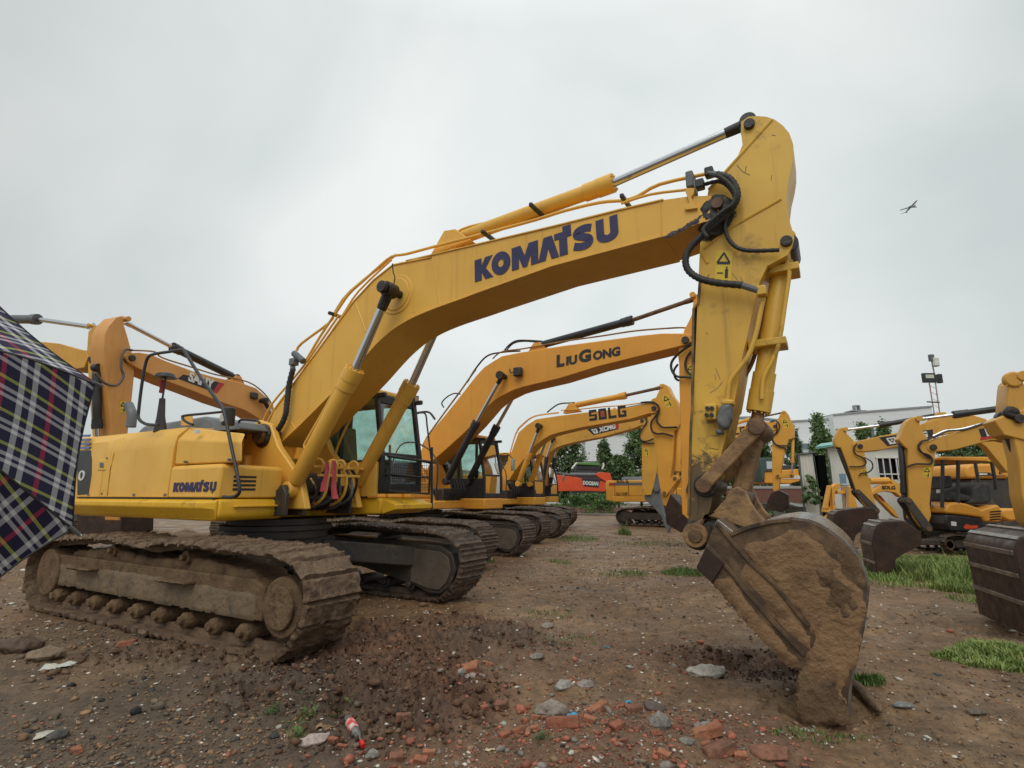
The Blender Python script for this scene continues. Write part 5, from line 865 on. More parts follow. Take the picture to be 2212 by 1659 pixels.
stC = [Z8(x+(190 if x < 1700 else 90 if x < 1850 else 30), y) for x, y in [(1545, 660), (1560, 560), (1640, 480), (1740, 440), (1850, 480), (1910, 560), (1990, 680), (2100, 850), (2130, 1100), (2120, 1400), (2140, 2000), (2180, 2600), (2100, 2700), (2000, 2600), (1900, 2200), (1800, 1700), (1700, 1300), (1620, 1150), (1545, 1090), (1520, 1040), (1530, 850)]]
sdC = [(2174, 1190), (2180, 1174), (2192, 1163), (2240, 1150), (2310, 1170), (2330, 1200), (2310, 1260), (2290, 1330), (2265, 1395), (2216, 1378), (2200, 1300), (2186, 1240)]
PC, bC, sC = armrow('nearest ochre excavator arm cut off by the right edge, big dark ribbed bucket below', FC, bmC, stC, (2200, 905), [(2500, 760), (2300, 800), Z8(1840, 520)], [Z8(1640, 1080), Z8(2000, 1900), Z8(2080, 2250)], [(Z8(2080, 2300), (2262, 1150), DKF)], [(x+18, y) for x, y in sdC], [(sdC[i][0]+18, sdC[i][1]) for i in (4, 3, 2, 1, 0, 11, 10, 9)], 1.25, .50, .17, .15, rb=.07)
MB().prism(FC.T([Z8(1640, 660), Z8(1740, 610), Z8(1890, 640), Z8(1900, 630), Z8(1740, 595), Z8(1630, 645)], .15), .15, .165).build('weld_seam', YX, sC)
cyx = FC.P3(*Z8(1840, 520), .2); MB().ycyl(cyx[0], cyx[2], .08, .175, .095, 24).build('pin_boss', YX, PC, bevel=.02)
q = FC.P3(*Z8(1800, 1010), .2); MB().ycyl(q[0], q[2], .1, .20, .08, 20).build('pin_boss', GRS, PC, bevel=.03, voxel=.02, lump=(.08, .05))
# --- small excavator with an open canopy
C4 = 's'
def Y4(x, y): return (1974.9+x*.1157, 960+y*.1157)
FM = Frame(13.9, 15.6, 180)
PM = thing('mini_excavator', 'small yellow excavator with an open four-post canopy and black operator station', 'excavator', FM.o, FM.th, 'compact machines in the back of the yard')
cM = .75; TM = lambda *p: FM.T([Y4(*q) for q in p], cM)
xs = lambda x, y=1000, c=cM: FM.P(*Y4(x, y), c)[0]; zs = lambda x, y, c=cM: FM.P(*Y4(x, y), c)[1]
MB().prism(TM((395, 290), (410, 250), (500, 228), (1400, 232), (1480, 245), (1520, 330), (1370, 325), (1340, 312), (640, 298), (620, 290)), -.65, .75).build('canopy', YL, PM, bevel=.02)
for (x, xb, y) in ((530, 520, .70), (820, 810, .70), (1130, 1220, -.6), (1440, 1540, .70)):
    a_ = FM.P(*Y4(x, 290), y); b_ = FM.P(*Y4(xb, 1180 if x < 1000 else 850), y); MB().tube([(a_[0], y, a_[1]), (b_[0], y, b_[1])], .045, 8).build('canopy_post', BLK, PM)
MB().prism(TM((620, 1130), (700, 1090), (830, 1080), (1000, 1110), (1190, 1180), (1260, 1220), (1560, 1120), (1620, 1180), (1660, 1330), (1640, 1440), (1580, 1460), (1310, 1450), (1280, 1370), (1000, 1330), (840, 1310), (600, 1290), (570, 1220)), -.7, .75).build('body_cover', YL, PM, bevel=.05)
for k in range(4): MB().prism(TM((1415, 1250+k*48), (1600, 1232+k*48), (1630, 1258+k*48), (1400, 1276+k*48)), .74, .756).build('vent_slot', LBK, PM)
MB().prism(TM((600, 1310), (840, 1320), (1000, 1340), (1290, 1380), (1310, 1460), (1680, 1480), (1640, 1580), (1200, 1640), (700, 1620), (600, 1480)), -.6, .72).build('lower_frame', BLK, PM, bevel=.04)
MB().prism(TM((1230, 800), (1400, 700), (1590, 720), (1610, 1020), (1560, 1110), (1220, 1130), (1100, 1100), (1240, 1000)), -.5, .5).build('engine_cover', INT, PM, bevel=.08)
MB().prism(TM((750, 590), (960, 570), (980, 800), (760, 840)), -.4, .3).build('seat', INT, PM, bevel=.05); MB().prism(TM((350, 850), (520, 830), (520, 1180), (350, 1180)), -.5, .4).prism(TM((850, 880), (1200, 960), (1200, 1060), (850, 1060)), -.4, .5).build('control_console', INT, PM, bevel=.05)
MB().prism(TM((550, 840), (640, 840), (655, 915), (545, 905)), .5, .53).build('panel_plate', LWH, PM); MB().prism(TM((935, 1545), (990, 1485), (1050, 1510), (1205, 1515), (1190, 1570), (960, 1580)), .72, .73).build('orange_decal', ORG, PM); MB().prism(TM((705, 1435), (800, 1450), (800, 1525), (705, 1515)), .72, .73).build('label_plate', LWH, PM)
MB().prism(TM((290, 1310), (450, 1400), (500, 1290), (560, 1300), (540, 1600), (470, 1600), (440, 1480), (300, 1400)), -.15, .15).build('swing_post', YL, PM, bevel=.02); on(FM, PM, [(330, 1140), (500, 1270)], Y4, .3, .02, CHR, 'hydraulic_pipe')
undercarriage(PM, -.9, .95, .5, .45, .72, fine=False)
for a_ in list(PM.children):
    if a_.name.startswith(('crawler', 'track_f', 'idler', 'sprocket', 'bottom', 'carbody', 'slew')): a_.location.x = (xs(700)+xs(1500))/2
# ------------------------------------------------------------ ground
def attrmat(name, rough=.7, bump=.6, bscale=60, spec=.35, wet=None):
    """soil and stones: each piece's own colour comes from the mesh attribute 'tint', broken up by noise"""
    m = bpy.data.materials.new(name); m.use_nodes = True; t = m.node_tree; t.nodes.clear(); N = t.nodes.new; L = t.links.new
    o = N('ShaderNodeOutputMaterial'); p = N('ShaderNodeBsdfPrincipled'); L(p.outputs[0], o.inputs[0]); a = N('ShaderNodeVertexColor'); a.layer_name = 'tint'
    tc = N('ShaderNodeTexCoord'); n = N('ShaderNodeTexNoise'); n.inputs['Scale'].default_value = bscale*.35; n.inputs['Detail'].default_value = 9; n.inputs['Roughness'].default_value = .7; L(tc.outputs['Object'], n.inputs[0])
    r = N('ShaderNodeMapRange'); r.inputs[1].default_value = .3; r.inputs[2].default_value = .7; r.inputs[3].default_value = .55; r.inputs[4].default_value = 1.45; L(n.outputs[0], r.inputs[0])
    s = N('ShaderNodeVectorMath'); s.operation = 'SCALE'; L(a.outputs[0], s.inputs[0]); L(r.outputs[0], s.inputs['Scale']); L(s.outputs[0], p.inputs['Base Color'])
    p.inputs['Roughness'].default_value = rough; p.inputs['Specular IOR Level'].default_value = spec
    if wet:
        q = N('ShaderNodeTexNoise'); q.inputs['Scale'].default_value = 1.2; q.inputs['Detail'].default_value = 5; L(tc.outputs['Object'], q.inputs[0]); w = N('ShaderNodeMapRange'); w.inputs[1].default_value = .4; w.inputs[2].default_value = .65; w.inputs[3].default_value = rough; w.inputs[4].default_value = wet; L(q.outputs[0], w.inputs[0]); L(w.outputs[0], p.inputs['Roughness'])
    n2 = N('ShaderNodeTexNoise'); n2.inputs['Scale'].default_value = bscale; n2.inputs['Detail'].default_value = 8; n2.inputs['Roughness'].default_value = .7; L(tc.outputs['Object'], n2.inputs[0])
    b = N('ShaderNodeBump'); b.inputs['Strength'].default_value = bump; b.inputs['Distance'].default_value = .02; L(n2.outputs[0], b.inputs['Height']); L(b.outputs[0], p.inputs['Normal'])
    return m
def settint(o, c):
    c = np.asarray(c, np.float32); a = o.data.color_attributes.new('tint', 'FLOAT_COLOR', 'POINT'); a.data.foreach_set('color', np.c_[c, np.ones(len(c))].astype(np.float32).ravel())
def blob(X, Y, px, py, rx, ry, soft=.5):
    """soft patch around the ground point seen at px,py with half-axes in metres, ragged edge"""
    g = gnd(px, py); d = np.hypot((X-g[0])/rx, (Y-g[1])/ry)+(fbm(X*1.7+px, Y*1.7, 0., 4)-.5)*1.1
    return np.clip((1-d)/soft+.5, 0, 1)
def clayz(X, Y): return np.clip(blob(X, Y, 800, 1500, 1.0, .85)+blob(X, Y, 610, 1490, .6, .30)+.85*blob(X, Y, 940, 1380, 1.2, .9)+.8*blob(X, Y, 1600, 1430, .75, .5)+.6*blob(X, Y, 560, 1420, 1.6, .35), 0, 1)
def gravz(X, Y): return np.clip(blob(X, Y, 250, 1560, 1.7, 1.15, .8)+.8*blob(X, Y, 560, 1640, .9, .6)+.6*blob(X, Y, 1080, 1390, .7, .5)+.5*blob(X, Y, 60, 1400, 1.6, 1.), 0, 1)
def brkz(X, Y): return np.clip(blob(X, Y, 1320, 1600, 1.0, .55, .7)+.6*blob(X, Y, 950, 1640, .9, .35)+.35*blob(X, Y, 1250, 1450, 1.6, 1.1)+.7*blob(X, Y, 1560, 1650, .6, .3), 0, 1)
def hgt(X, Y):
    c = clayz(X, Y); g = gravz(X, Y); b = brkz(X, Y); D = np.hypot(X, Y); near = np.clip(1.6-D/18, .35, 1.2)
    z = (fbm(X*.35, Y*.35, 0., 3)-.5)*.05+(fbm(X*2.2, Y*2.2, 1., 4)-.5)*.035
    z = z+near*(fbm(X*11, Y*11, 2., 5, .65)-.5)*.034
    r = 1-np.abs(fbm(X*6.5, Y*6.5, 3., 4, .62)*2-1)
    z = z+c*(.03+(r-.72)*.30+(fbm(X*15, Y*15, 4., 4, .6)-.5)*.07)
    for (xa, ya, an, w) in ((1.2, 8., -62, .42), (3.1, 8., -62, .42), (4.6, 7.5, -48, .3), (5.6, 7., -48, .3), (.4, 5.2, -25, .3)):   # wheel and track ruts pressed into the mud
        t = math.radians(an); q = (X-xa)*math.sin(t)-(Y-ya)*math.cos(t)+(fbm(X*.5, Y*.5, xa, 2)-.5)*.8; l = (X-xa)*math.cos(t)+(Y-ya)*math.sin(t); m_ = np.exp(-(q/w)**2)*np.clip(1.3-np.abs(l)/5, 0, 1)
        z = z-.035*m_+.03*np.exp(-((np.abs(q)-w*1.25)/.12)**2)*np.clip(1.3-np.abs(l)/5, 0, 1)*(.5+fbm(X*5, Y*5, 2., 3))+.012*m_*np.sin(l*29)
    z = z-.10*blob(X, Y, 1660, 1455, .55, .30)*c+.05*blob(X, Y, 770, 1490, .9, .5)
    z = z+.03*blob(X, Y, 1400, 1590, .9, .35)
    return z
na, nd = 620, 640
ang = np.linspace(R(-58), R(58), na); dist = np.geomspace(1.3, 75, nd); A, D = np.meshgrid(ang, dist, indexing='ij'); GX, GY = D*np.sin(A), D*np.cos(A)
edge = np.clip(np.minimum((A-ang[0]), (ang[-1]-A))/R(3), 0, 1)*np.clip((75-D)/10, 0, 1)
GZ = hgt(GX, GY)*edge-.03*(1-edge)
I = np.arange(na*nd).reshape(na, nd); F_ = np.stack([I[:-1, :-1], I[:-1, 1:], I[1:, 1:], I[1:, :-1]], -1).reshape(-1, 4)
SOIL = attrmat('wet_soil', .72, 1., 38, .4, wet=.36)
def soilcol(X, Y):
    c, g, b = clayz(X, Y)[:, None], gravz(X, Y)[:, None], brkz(X, Y)[:, None]; n = fbm(X*.7, Y*.7, 0., 4)[:, None]; n2 = fbm(X*5, Y*5, 6., 5, .6)[:, None]
    base = np.array([.120, .066, .032])*(1-n)+np.array([.250, .155, .080])*n; base = base*(.40+1.2*n2)
    base = base*(1-c)+np.array([.130, .064, .034])*c*(.4+1.2*n2); base = base*(1-.75*g)+np.array([.085, .066, .047])*.75*g*(.7+.6*n2)
    return base*(1-.45*b)+np.array([.16, .085, .06])*.45*b
go = npmesh('ground', np.stack([GX, GY, GZ], -1).reshape(-1, 3), F_, SOIL, kind='structure'); settint(go, soilcol(GX.ravel(), GY.ravel()))
ob = MB(); rg_ = [0]; 
far = npmesh('outer_ground', [(-1500, -60, -.09), (1500, -60, -.09), (1500, 2400, -.09), (-1500, 2400, -.09)], [(0, 1, 2, 3)], mat('far_soil', (.13, .095, .068), .8, 0, (.09, .085, .05), .08, bump=.2, bscale=3), kind='structure')
MB().add([(4, 43, .06), (17, 40.5, .06), (17.4, 42.4, .06), (4.2, 45.2, .06)], [(0, 1, 2, 3)]).build('path', mat('pale_concrete', (.27, .24, .20), .7, 0, (.2, .17, .14), 1), kind='structure')
# ---- loose stones and clods
ico = np.array([(0, .53, .85), (0, -.53, .85), (0, .53, -.85), (0, -.53, -.85), (.53, .85, 0), (-.53, .85, 0), (.53, -.85, 0), (-.53, -.85, 0), (.85, 0, .53), (-.85, 0, .53), (.85, 0, -.53), (-.85, 0, -.53)])
icf = np.array([(0, 1, 8), (0, 9, 1), (0, 8, 4), (0, 5, 9), (0, 4, 5), (1, 6, 8), (1, 9, 7), (1, 7, 6), (2, 10, 3), (2, 3, 11), (2, 4, 10), (2, 11, 5), (2, 5, 4), (3, 10, 6), (3, 7, 11), (3, 6, 7), (4, 8, 10), (6, 10, 8), (5, 11, 9), (7, 9, 11)])
def scatter(name, X, Y, S, C, m, flat=.6, rough=.28, sink=.25, smooth=False, **kw):
    n = len(X); v = np.repeat(ico[None], n, 0)*(1+rng.uniform(-rough, rough, (n, 12, 1))); sc = np.stack([rng.uniform(.7, 1.3, n), rng.uniform(.55, 1.1, n), rng.uniform(.6, 1.2, n)*flat], 1); v = v*sc[:, None]
    t = rng.uniform(0, 2*np.pi, n); b = rng.normal(0, .35, n); cb, sb = np.cos(b)[:, None], np.sin(b)[:, None]; x, y, z = v[..., 0], v[..., 1], v[..., 2]; y, z = y*cb-z*sb, y*sb+z*cb
    ct, st_ = np.cos(t)[:, None], np.sin(t)[:, None]; v = np.stack([x*ct-y*st_, x*st_+y*ct, z], -1)*S[:, None, None]; Z = hgt(X, Y)
    v[..., 0] += X[:, None]; v[..., 1] += Y[:, None]; v[..., 2] += (Z+S*flat*(1-2*sink)*.8)[:, None]
    f = (icf[None]+np.arange(n)[:, None, None]*12).reshape(-1, 3); o = npmesh(name, v.reshape(-1, 3), f, m, smooth=smooth, **kw); settint(o, np.repeat(C, 12, 0)); return o
def ring_pts(n, d0, d1, p=1.): a = rng.uniform(R(-50), R(50), n); d = d0*(d1/d0)**(rng.uniform(0, 1, n)**p); return d*np.sin(a), d*np.cos(a), d
STN = attrmat('loose_stone', .65, .35, 90, .4)
X, Y, Dd = ring_pts(110000, 1.9, 26); g, b, c = gravz(X, Y), brkz(X, Y), clayz(X, Y); k = rng.uniform(0, 1, len(X)) < (.46+.8*g+.5*b-.36*c)*np.clip(2.6*fbm(X*1.1, Y*1.1, 12., 4)-.55, .12, 1.3)
X, Y, Dd, g, b, c = [q[k] for q in (X, Y, Dd, g, b, c)]; n = len(X); S = .0036*np.exp(rng.normal(0, .5, n))*(1+.18*Dd)*(1+.25*g); u = rng.uniform(0, 1, n)[:, None]; sh = rng.uniform(.6, 1.5, n)[:, None]
C = np.array([.19, .145, .10])*sh*(1-.25*g[:, None]); red = rng.uniform(0, 1, n) < (.03+.36*b); C[red] = np.array([.30, .10, .062])*sh[red]; drk = rng.uniform(0, 1, n) < .12+.15*g; C[drk] = np.array([.035, .032, .03])*sh[drk]
brn = rng.uniform(0, 1, n) < .5; C[brn & ~red] = (np.array([.20, .118, .065])*sh)[brn & ~red]
scatter('gravel', X, Y, S, C, STN, kind='stuff', label='loose grey and brown gravel strewn over the muddy ground')
X, Y, Dd = ring_pts(5200, 2.0, 24, .8); S = .0058*np.exp(rng.normal(0, .5, 5200))*(1+.13*Dd); C = np.array([.62, .58, .50])*rng.uniform(.55, 1.15, 5200)[:, None]
scatter('pale_chips', X, Y, S, C, STN, flat=.35, kind='stuff', label='tiny white chips scattered on the soil')
X, Y, Dd = ring_pts(85000, 1.9, 12); c = clayz(X, Y); k = rng.uniform(0, 1, len(X)) < c*.9; X, Y = X[k], Y[k]; n = len(X); S = .0085*np.exp(rng.normal(0, .6, n)); C = np.array([.118, .060, .032])*rng.uniform(.5, 1.4, n)[:, None]
scatter('clods', X, Y, S, C, SOIL, flat=.8, rough=.5, kind='stuff', smooth=False, label='crumbled red-brown clods beside the near track')
X, Y, Dd = ring_pts(9500, 2.2, 9); b = brkz(X, Y); k = rng.uniform(0, 1, len(X)) < b*.8+.006; X, Y = X[k], Y[k]; n = len(X); S = .012*np.exp(rng.normal(0, .5, n)); C = np.array([.33, .115, .068])*rng.uniform(.55, 1.25, n)[:, None]; gr = rng.uniform(0, 1, n) < .25; C[gr] = np.array([.22, .19, .16])
scatter('brick_rubble', X, Y, S, C, STN, flat=.6, rough=.3, kind='stuff', label='crushed red brick rubble at the bottom of the picture')
# ---- the larger bricks and stones, one by one
def rock(name, px, py, w, col, flat=.55, box=False, label=None, cat='stone', group=None, rz=None, asp=1.5, tilt=.15, m=None):
    g = gnd(px, py); sc = w/FPX*math.hypot(g[0], g[1])*1.02/2; r = random.Random(int(px*7+py)); mb = MB()
    if box: v = [(x*asp, y, z*flat*1.15) for x in (-.72, .72) for y in (-.55, .55) for z in (-.5, .5)]; mb.box(-.72*asp*.8, .72*asp*.8, -.5, .5, -.42*flat*1.5, .42*flat*1.5)
    else: mb.add([(x*asp*.8, y*.75, z*flat) for x, y, z in ico], [tuple(q) for q in icf])
    mb.v = [tuple((q*(1+r.uniform(-.16, .16)))*sc for q in p) for p in mb.v]
    o = mb.build(name, m or mat('stone_'+name+str(int(px)), col, .75, 0, tuple(q*.6 for q in col), 25, .6, 80, DIRT, .35), None, bevel=sc*.07)
    s = o.modifiers.new('s', 'SUBSURF'); s.subdivision_type = 'SIMPLE'; s.levels = s.render_levels = 3
    t = bpy.data.textures.get('stone') or bpy.data.textures.new('stone', 'CLOUDS'); t.noise_scale = .06; t.noise_depth = 3; d = o.modifiers.new('d', 'DISPLACE'); d.texture = t; d.strength = sc*.22; d.texture_coords = 'GLOBAL'
    z = float(hgt(np.array([g[0]]), np.array([g[1]]))[0]); o.location = (g[0], g[1], z+sc*flat*.38); o.rotation_euler = (r.uniform(-tilt, tilt), r.uniform(-tilt, tilt), r.uniform(-.7, .7) if rz is None else rz)
    return tag(o, label, cat, group)
BR = [mat('brick_red', (.36, .125, .068), .8, 0, (.24, .085, .05), 22, .6, 90, (.12, .07, .045), .42), mat('brick_orange', (.42, .17, .085), .8, 0, (.30, .11, .06), 18, .6, 90, (.14, .09, .06), .4), mat('brick_dull', (.27, .11, .07), .85, 0, (.17, .08, .05), 16, .6, 90, DIRT, .5)]
S4 = lambda x, y: (822.9+x*.372, 1261.8+y*.372); SB = lambda x, y: (x*.372, 1371.5+y*.372); SR = lambda x, y: (1590.9+x*.2808, 1316.6+y*.2808)
bl = [(1060, 850, 150), (1210, 825, 75), (130, 850, 90), (800, 870, 80), (890, 870, 65), (1300, 850, 50), (1375, 870, 90), (1260, 750, 110), (1470, 760, 95), (1600, 900, 60), (1900, 915, 130), (1960, 1010, 140), (1890, 980, 55), (2090, 1030, 70), (1410, 945, 60), (1180, 975, 55), (1640, 1025, 70), (90, 1000, 90), (230, 1020, 80), (620, 455, 70), (700, 740, 85), (600, 770, 50), (900, 790, 60), (950, 810, 50), (720, 880, 70), (500, 555, 110), (1500, 870, 60), (1410, 735, 60), (280, 980, 70)]
BLB = ['largest whole red brick, blue scrap lying just behind it', 'orange brick standing on its edge right of the largest brick', 'square brick at the lower left edge of the clay heap', 'rounded brick piece second to the left of the largest brick', 'brick piece touching the left end of the largest brick', 'small brick piece behind a row, right of the edge-standing brick', 'wide brick piece two places right of the edge-standing brick', 'flat pale orange brick behind the edge-standing brick', 'flat brick piece in front of the dark brown lump', 'brick piece standing in front of the tall grey concrete chunk', 'brick under the mossy grey concrete plate', 'big orange half brick nearest the bottom edge at the right of the rubble', 'narrow upright brick touching the big orange half brick', 'brick piece at the far right end of the rubble, bottom edge', 'low brick piece midway between largest brick and concrete chunk, nearer the camera', 'thin brick piece in front of the largest brick', 'small brick piece at the bottom edge under the concrete chunk', 'brick piece at the bottom edge under the clay heap', 'brick piece at the bottom edge, second right of the clay heap', 'pink brick piece lying far back in the middle of the soil', 'dull red brick piece behind the left part of the rubble', 'small brick chip left of the wide concrete lump, behind', 'red piece touching the front of the wide concrete lump', 'thin brick chip between the concrete lump and the largest brick', 'leftmost brick of the rubble row, well left of the largest brick', 'flat brown brick slab beside the round brown clay lump', 'small dark brick left of the tall concrete chunk', 'small brick chip behind the row, left of the dark brown lump', 'flat brick chip at the bottom between clay heap and rubble']
for i, (x, y, w) in enumerate(bl): rock('brick_fragment', *S4(x, y), w*.372*1.15, None, .5, True, BLB[i], 'brick', 'broken bricks in the rubble', asp=1.25 if w < 100 else 1.6, m=BR[i % 3], tilt=.3)
for (x, y, w, l) in [(730, 75, 80, 'lone red brick piece in front of the near track, left half of the photo'), (440, 685, 60, 'small red brick lump in the grey gravel at the bottom left'), (1930, 640, 60, 'dark red brick piece between the pale slab and the plastic bottle'), (1985, 650, 55, 'small red brick chip touching the plastic bottle')]:
    rock('brick_fragment', *SB(x, y), w*.372*1.1, None, .5, True, l, 'brick', m=BR[0])
for (x, y, w, col, fl, l, f) in [(1890, 540, 205, (.50, .46, .40), .42, 'large whitish broken slab beside the bucket tooth', S4), (905, 435, 90, (.27, .235, .20), .4, 'flat grey-brown stone alone on the open soil in the middle', S4), (710, 355, 110, (.52, .46, .33), .3, 'thin cream triangular shard near the ash patch', S4),
    (540, 595, 130, (.40, .33, .28), .4, 'flat pinkish white stone right of the clay heap', S4), (1060, 615, 110, (.36, .34, .30), .5, 'pale grey stone, left of a close pair', S4), (1185, 605, 110, (.34, .29, .25), .5, 'pale brown stone, right of a close pair', S4), (980, 760, 205, (.33, .27, .22), .4, 'wide concrete lump behind the bricks and blue scrap', S4),
    (1590, 740, 130, (.16, .12, .10), .5, 'dark brown lump at the back of the brick rubble', S4), (1620, 850, 120, (.27, .25, .22), .75, 'tall grey concrete chunk in the brick rubble', S4), (1900, 880, 150, (.30, .27, .22), .4, 'mossy grey concrete plate on a brick, right of the rubble', S4), (1780, 960, 80, (.26, .24, .20), .6, 'grey angular chunk left of the orange half brick', S4),
    (965, 262, 80, (.33, .28, .22), .4, 'pale stone touching a red brick chip, middle distance', S4), (790, 255, 50, (.33, .28, .22), .6, 'small pale stone left of its larger twin, middle distance', S4), (375, 590, 125, (.13, .07, .04), .8, 'round brown clay lump at the edge of the clod heap', S4), (465, 630, 50, (.36, .33, .29), .8, 'small white upright stone by the clay lump', S4),
    (120, 110, 170, (.12, .075, .05), .5, 'muddy elongated lump at the left edge under the umbrella', SB), (265, 150, 150, (.26, .18, .12), .45, 'tan stone right of the muddy elongated lump', SB), (1810, 645, 170, (.55, .44, .40), .35, 'pinkish white slab beside the plastic bottle', SB), (785, 460, 50, (.02, .02, .02), .9, 'black cinder lump alone on the grey gravel', SB), (2160, 695, 90, (.30, .28, .24), .5, 'greyish crumpled stone just right of the red bottle cap', SB),
    (1600, 590, 60, (.05, .05, .048), .6, 'dark stone in the gravel near the weeds', SB), (330, 605, 90, (.10, .095, .085), .6, 'dark grey stone behind the torn paper', SB), (1280, 765, 110, (.30, .31, .31), .35, 'bluish grey flat stone on the soil at the bottom right', SR), (1558, 512, 55, (.07, .07, .07), .4, 'small dark flat stone right of the bucket grass tuft', SR), (250, 1155, 260, (.30, .13, .08), .25, 'long flat red slab at the bottom edge right of the rubble', SR), (1845, 800, 120, (.17, .13, .095), .3, 'flat brown stone near the right edge', SR)]:
    rock('stone', *f(x, y), w*(.2808 if f is SR else .372), col, fl, False, l, 'stone', asp=1.35)
# ---- litter
def sheet(name, px, py, w, d, m, label, cat, seed, amp=.35, rz=0., lift=.01):
    g = gnd(px, py); n = 14; r = np.random.default_rng(seed); u, v = np.meshgrid(np.linspace(-.5, .5, n), np.linspace(-.5, .5, n), indexing='ij'); z = (fbm(u*4+seed, v*4, 0., 3)-.35)*amp*w; e = (fbm(u*3+seed*3, v*3, 5., 2)-.5)*.5
    X = (u*(1+e))*w; Y = (v*(1+e))*d; c, s = math.cos(rz), math.sin(rz); X, Y = X*c-Y*s+g[0], X*s+Y*c+g[1]; Z = z+hgt(X, Y)+lift; I = np.arange(n*n).reshape(n, n)
    o = npmesh(name, np.stack([X, Y, Z], -1).reshape(-1, 3), np.stack([I[:-1, :-1], I[1:, :-1], I[1:, 1:], I[:-1, 1:]], -1).reshape(-1, 4), m); q = o.modifiers.new('t', 'SOLIDIFY'); q.thickness = .002; return tag(o, label, cat)
PLB = mat('pale_plastic', (.42, .48, .52), .25, 0, (.5, .46, .34), 9); PLC = mat('blue_plastic', (.03, .30, .46), .4); PAP = mat('dirty_paper', (.55, .52, .42), .8, 0, (.35, .32, .26), 12, dirt=DIRT, dirtamt=.3)
sheet('plastic_bag', 126, 1448, .25, .10, PLB, 'crumpled bluish plastic bag on the ground at the left edge', 'litter', 3, .3, .15); sheet('paper', 99, 1591, .12, .10, PAP, 'torn whitish paper on the grey gravel, bottom left corner', 'litter', 5, .15, .5)
sheet('plastic_scrap', 1236, 1561, .07, .05, PLC, 'blue plastic scrap lying behind the largest red brick', 'litter', 7, .4); sheet('plastic_scrap', 1357, 1523, .04, .03, PLC, 'small blue plastic scrap just behind the brick rubble', 'litter', 8, .4); sheet('plastic_scrap', 1311, 1401, .05, .03, PLC, 'blue-green plastic scrap farther back in the middle of the soil', 'litter', 9, .4)
sheet('dry_leaf', 699, 1589, .11, .06, mat('dry_leaf_brown', (.30, .19, .11), .8, 0, (.22, .13, .07), 15), 'dry brown leaf behind the pinkish white slab', 'leaf', 12, .5, .3)
sheet('wood_splinter', 1066, 1622, .10, .02, mat('pale_wood', (.55, .46, .30), .8), 'thin pale wood splinter near the bottom edge', 'wood', 13, .1, -.3)
def along(p0, p1, r=.03): a, b = gnd(*p0), gnd(*p1); a[2] = float(hgt(np.array([a[0]]), np.array([a[1]]))[0])+r; b[2] = float(hgt(np.array([b[0]]), np.array([b[1]]))[0])+r; return Vector(a), Vector(b)
a, b = along((749, 1574), (784, 1613), .028); d = b-a; BT = thing('plastic_bottle', 'empty clear plastic bottle with red cap lying beside the weeds', 'bottle', a); br = .032
MB().tube([(0, 0, 0), d*.04, d*.10, d*.55, d*.66, d*.80, d*.86, d*.9], [br*.7, br*.98, br, br, br*.96, br*.55, br*.42, br*.42], 20).build('bottle_body', glassmat('clear_plastic', (.82, .84, .82), .1), BT)
MB().tube([d*.18, d*.50], br*1.02, 20).build('bottle_label', mat('bottle_label', (.62, .60, .56), .4, 0, (.55, .05, .04), 26, detail=0), BT); MB().tube([d*.88, d*1.02], br*.52, 16).build('bottle_cap', mat('red_cap', (.60, .02, .02), .35), BT, bevel=.002)
a, b = along((1838, 1482), (1905, 1550), .04); LG = MB().tube([a, a.lerp(b, .3)+Vector((.01, 0, .01)), a.lerp(b, .7), b], [.03, .045, .04, .025], 12).build('log', mat('muddy_wood', (.20, .13, .07), .8, 0, (.12, .08, .05), 12, .8, 40), None, lump=(.04, .02)); tag(LG, 'short muddy wooden log lying right of the bucket tooth', 'log')
s_ = LG.modifiers.new('s', 'SUBSURF'); s_.levels = s_.render_levels = 3; LG.modifiers.move(1, 0)
q = K.P(*S8(1180, 1590), -.5); w = K.o+K.u*q[0]-K.v*.45
tag(MB().add([(x*.34+w[0]-.03, y*.26+w[1], z*.10-.02) for x, y, z in ico], [tuple(f) for f in icf]).build('mud_mound', MUB, None, voxel=.02, lump=(.10, .08)), 'small mud mound pushed up round the near bucket tooth', 'mud')
# ---- grass and weeds
def blades(name, X, Y, H, m, w=.006, lean=.5, zf=None, **kw):
    q = fbm(X*3.2, Y*3.2, 8., 3)+.35*fbm(X*14, Y*14, 9., 2); k = q > .53+.13*rng.normal(0, 1, len(X)); X, Y, H = X[k], Y[k], (H*(.35+1.1*q))[k]
    n = len(X); t = rng.uniform(0, 2*np.pi, n); l = rng.uniform(.1, 1, n)*lean*H; dx, dy = np.cos(t), np.sin(t); Z = hgt(X, Y) if zf is None else zf; W = w*rng.uniform(.6, 1.4, n)
    P = lambda s, hh, ll: np.stack([X+dx*ll-dy*W*s, Y+dy*ll+dx*W*s, Z+hh], -1)
    v = np.stack([P(-1, -.01, 0*l), P(1, -.01, 0*l), P(-.8, H*.55, l*.35), P(.8, H*.55, l*.35), P(-.1, H*.92, l), P(.1, H*.92, l)], 1).reshape(-1, 3); b = np.arange(n)[:, None]*6
    f = np.concatenate([b+np.array([0, 1, 3, 2]), b+np.array([2, 3, 5, 4])]); return npmesh(name, v, f, m, **kw)
def patch(px, py, rx, ry, n, h): 
    g = gnd(px, py); a = rng.uniform(0, 2*np.pi, n); r = np.sqrt(rng.uniform(0, 1, n))*(1+.35*(fbm(np.cos(a)*2+px, np.sin(a)*2, 0., 3)-.5)); X, Y = g[0]+rx*r*np.cos(a), g[1]+ry*r*np.sin(a); return X, Y, h*rng.uniform(.4, 1.3, n)*(1.15-r*.6)
def manyp(L_): q = [patch(*p) for p in L_]; return [np.concatenate([p[i] for p in q]) for i in range(3)]
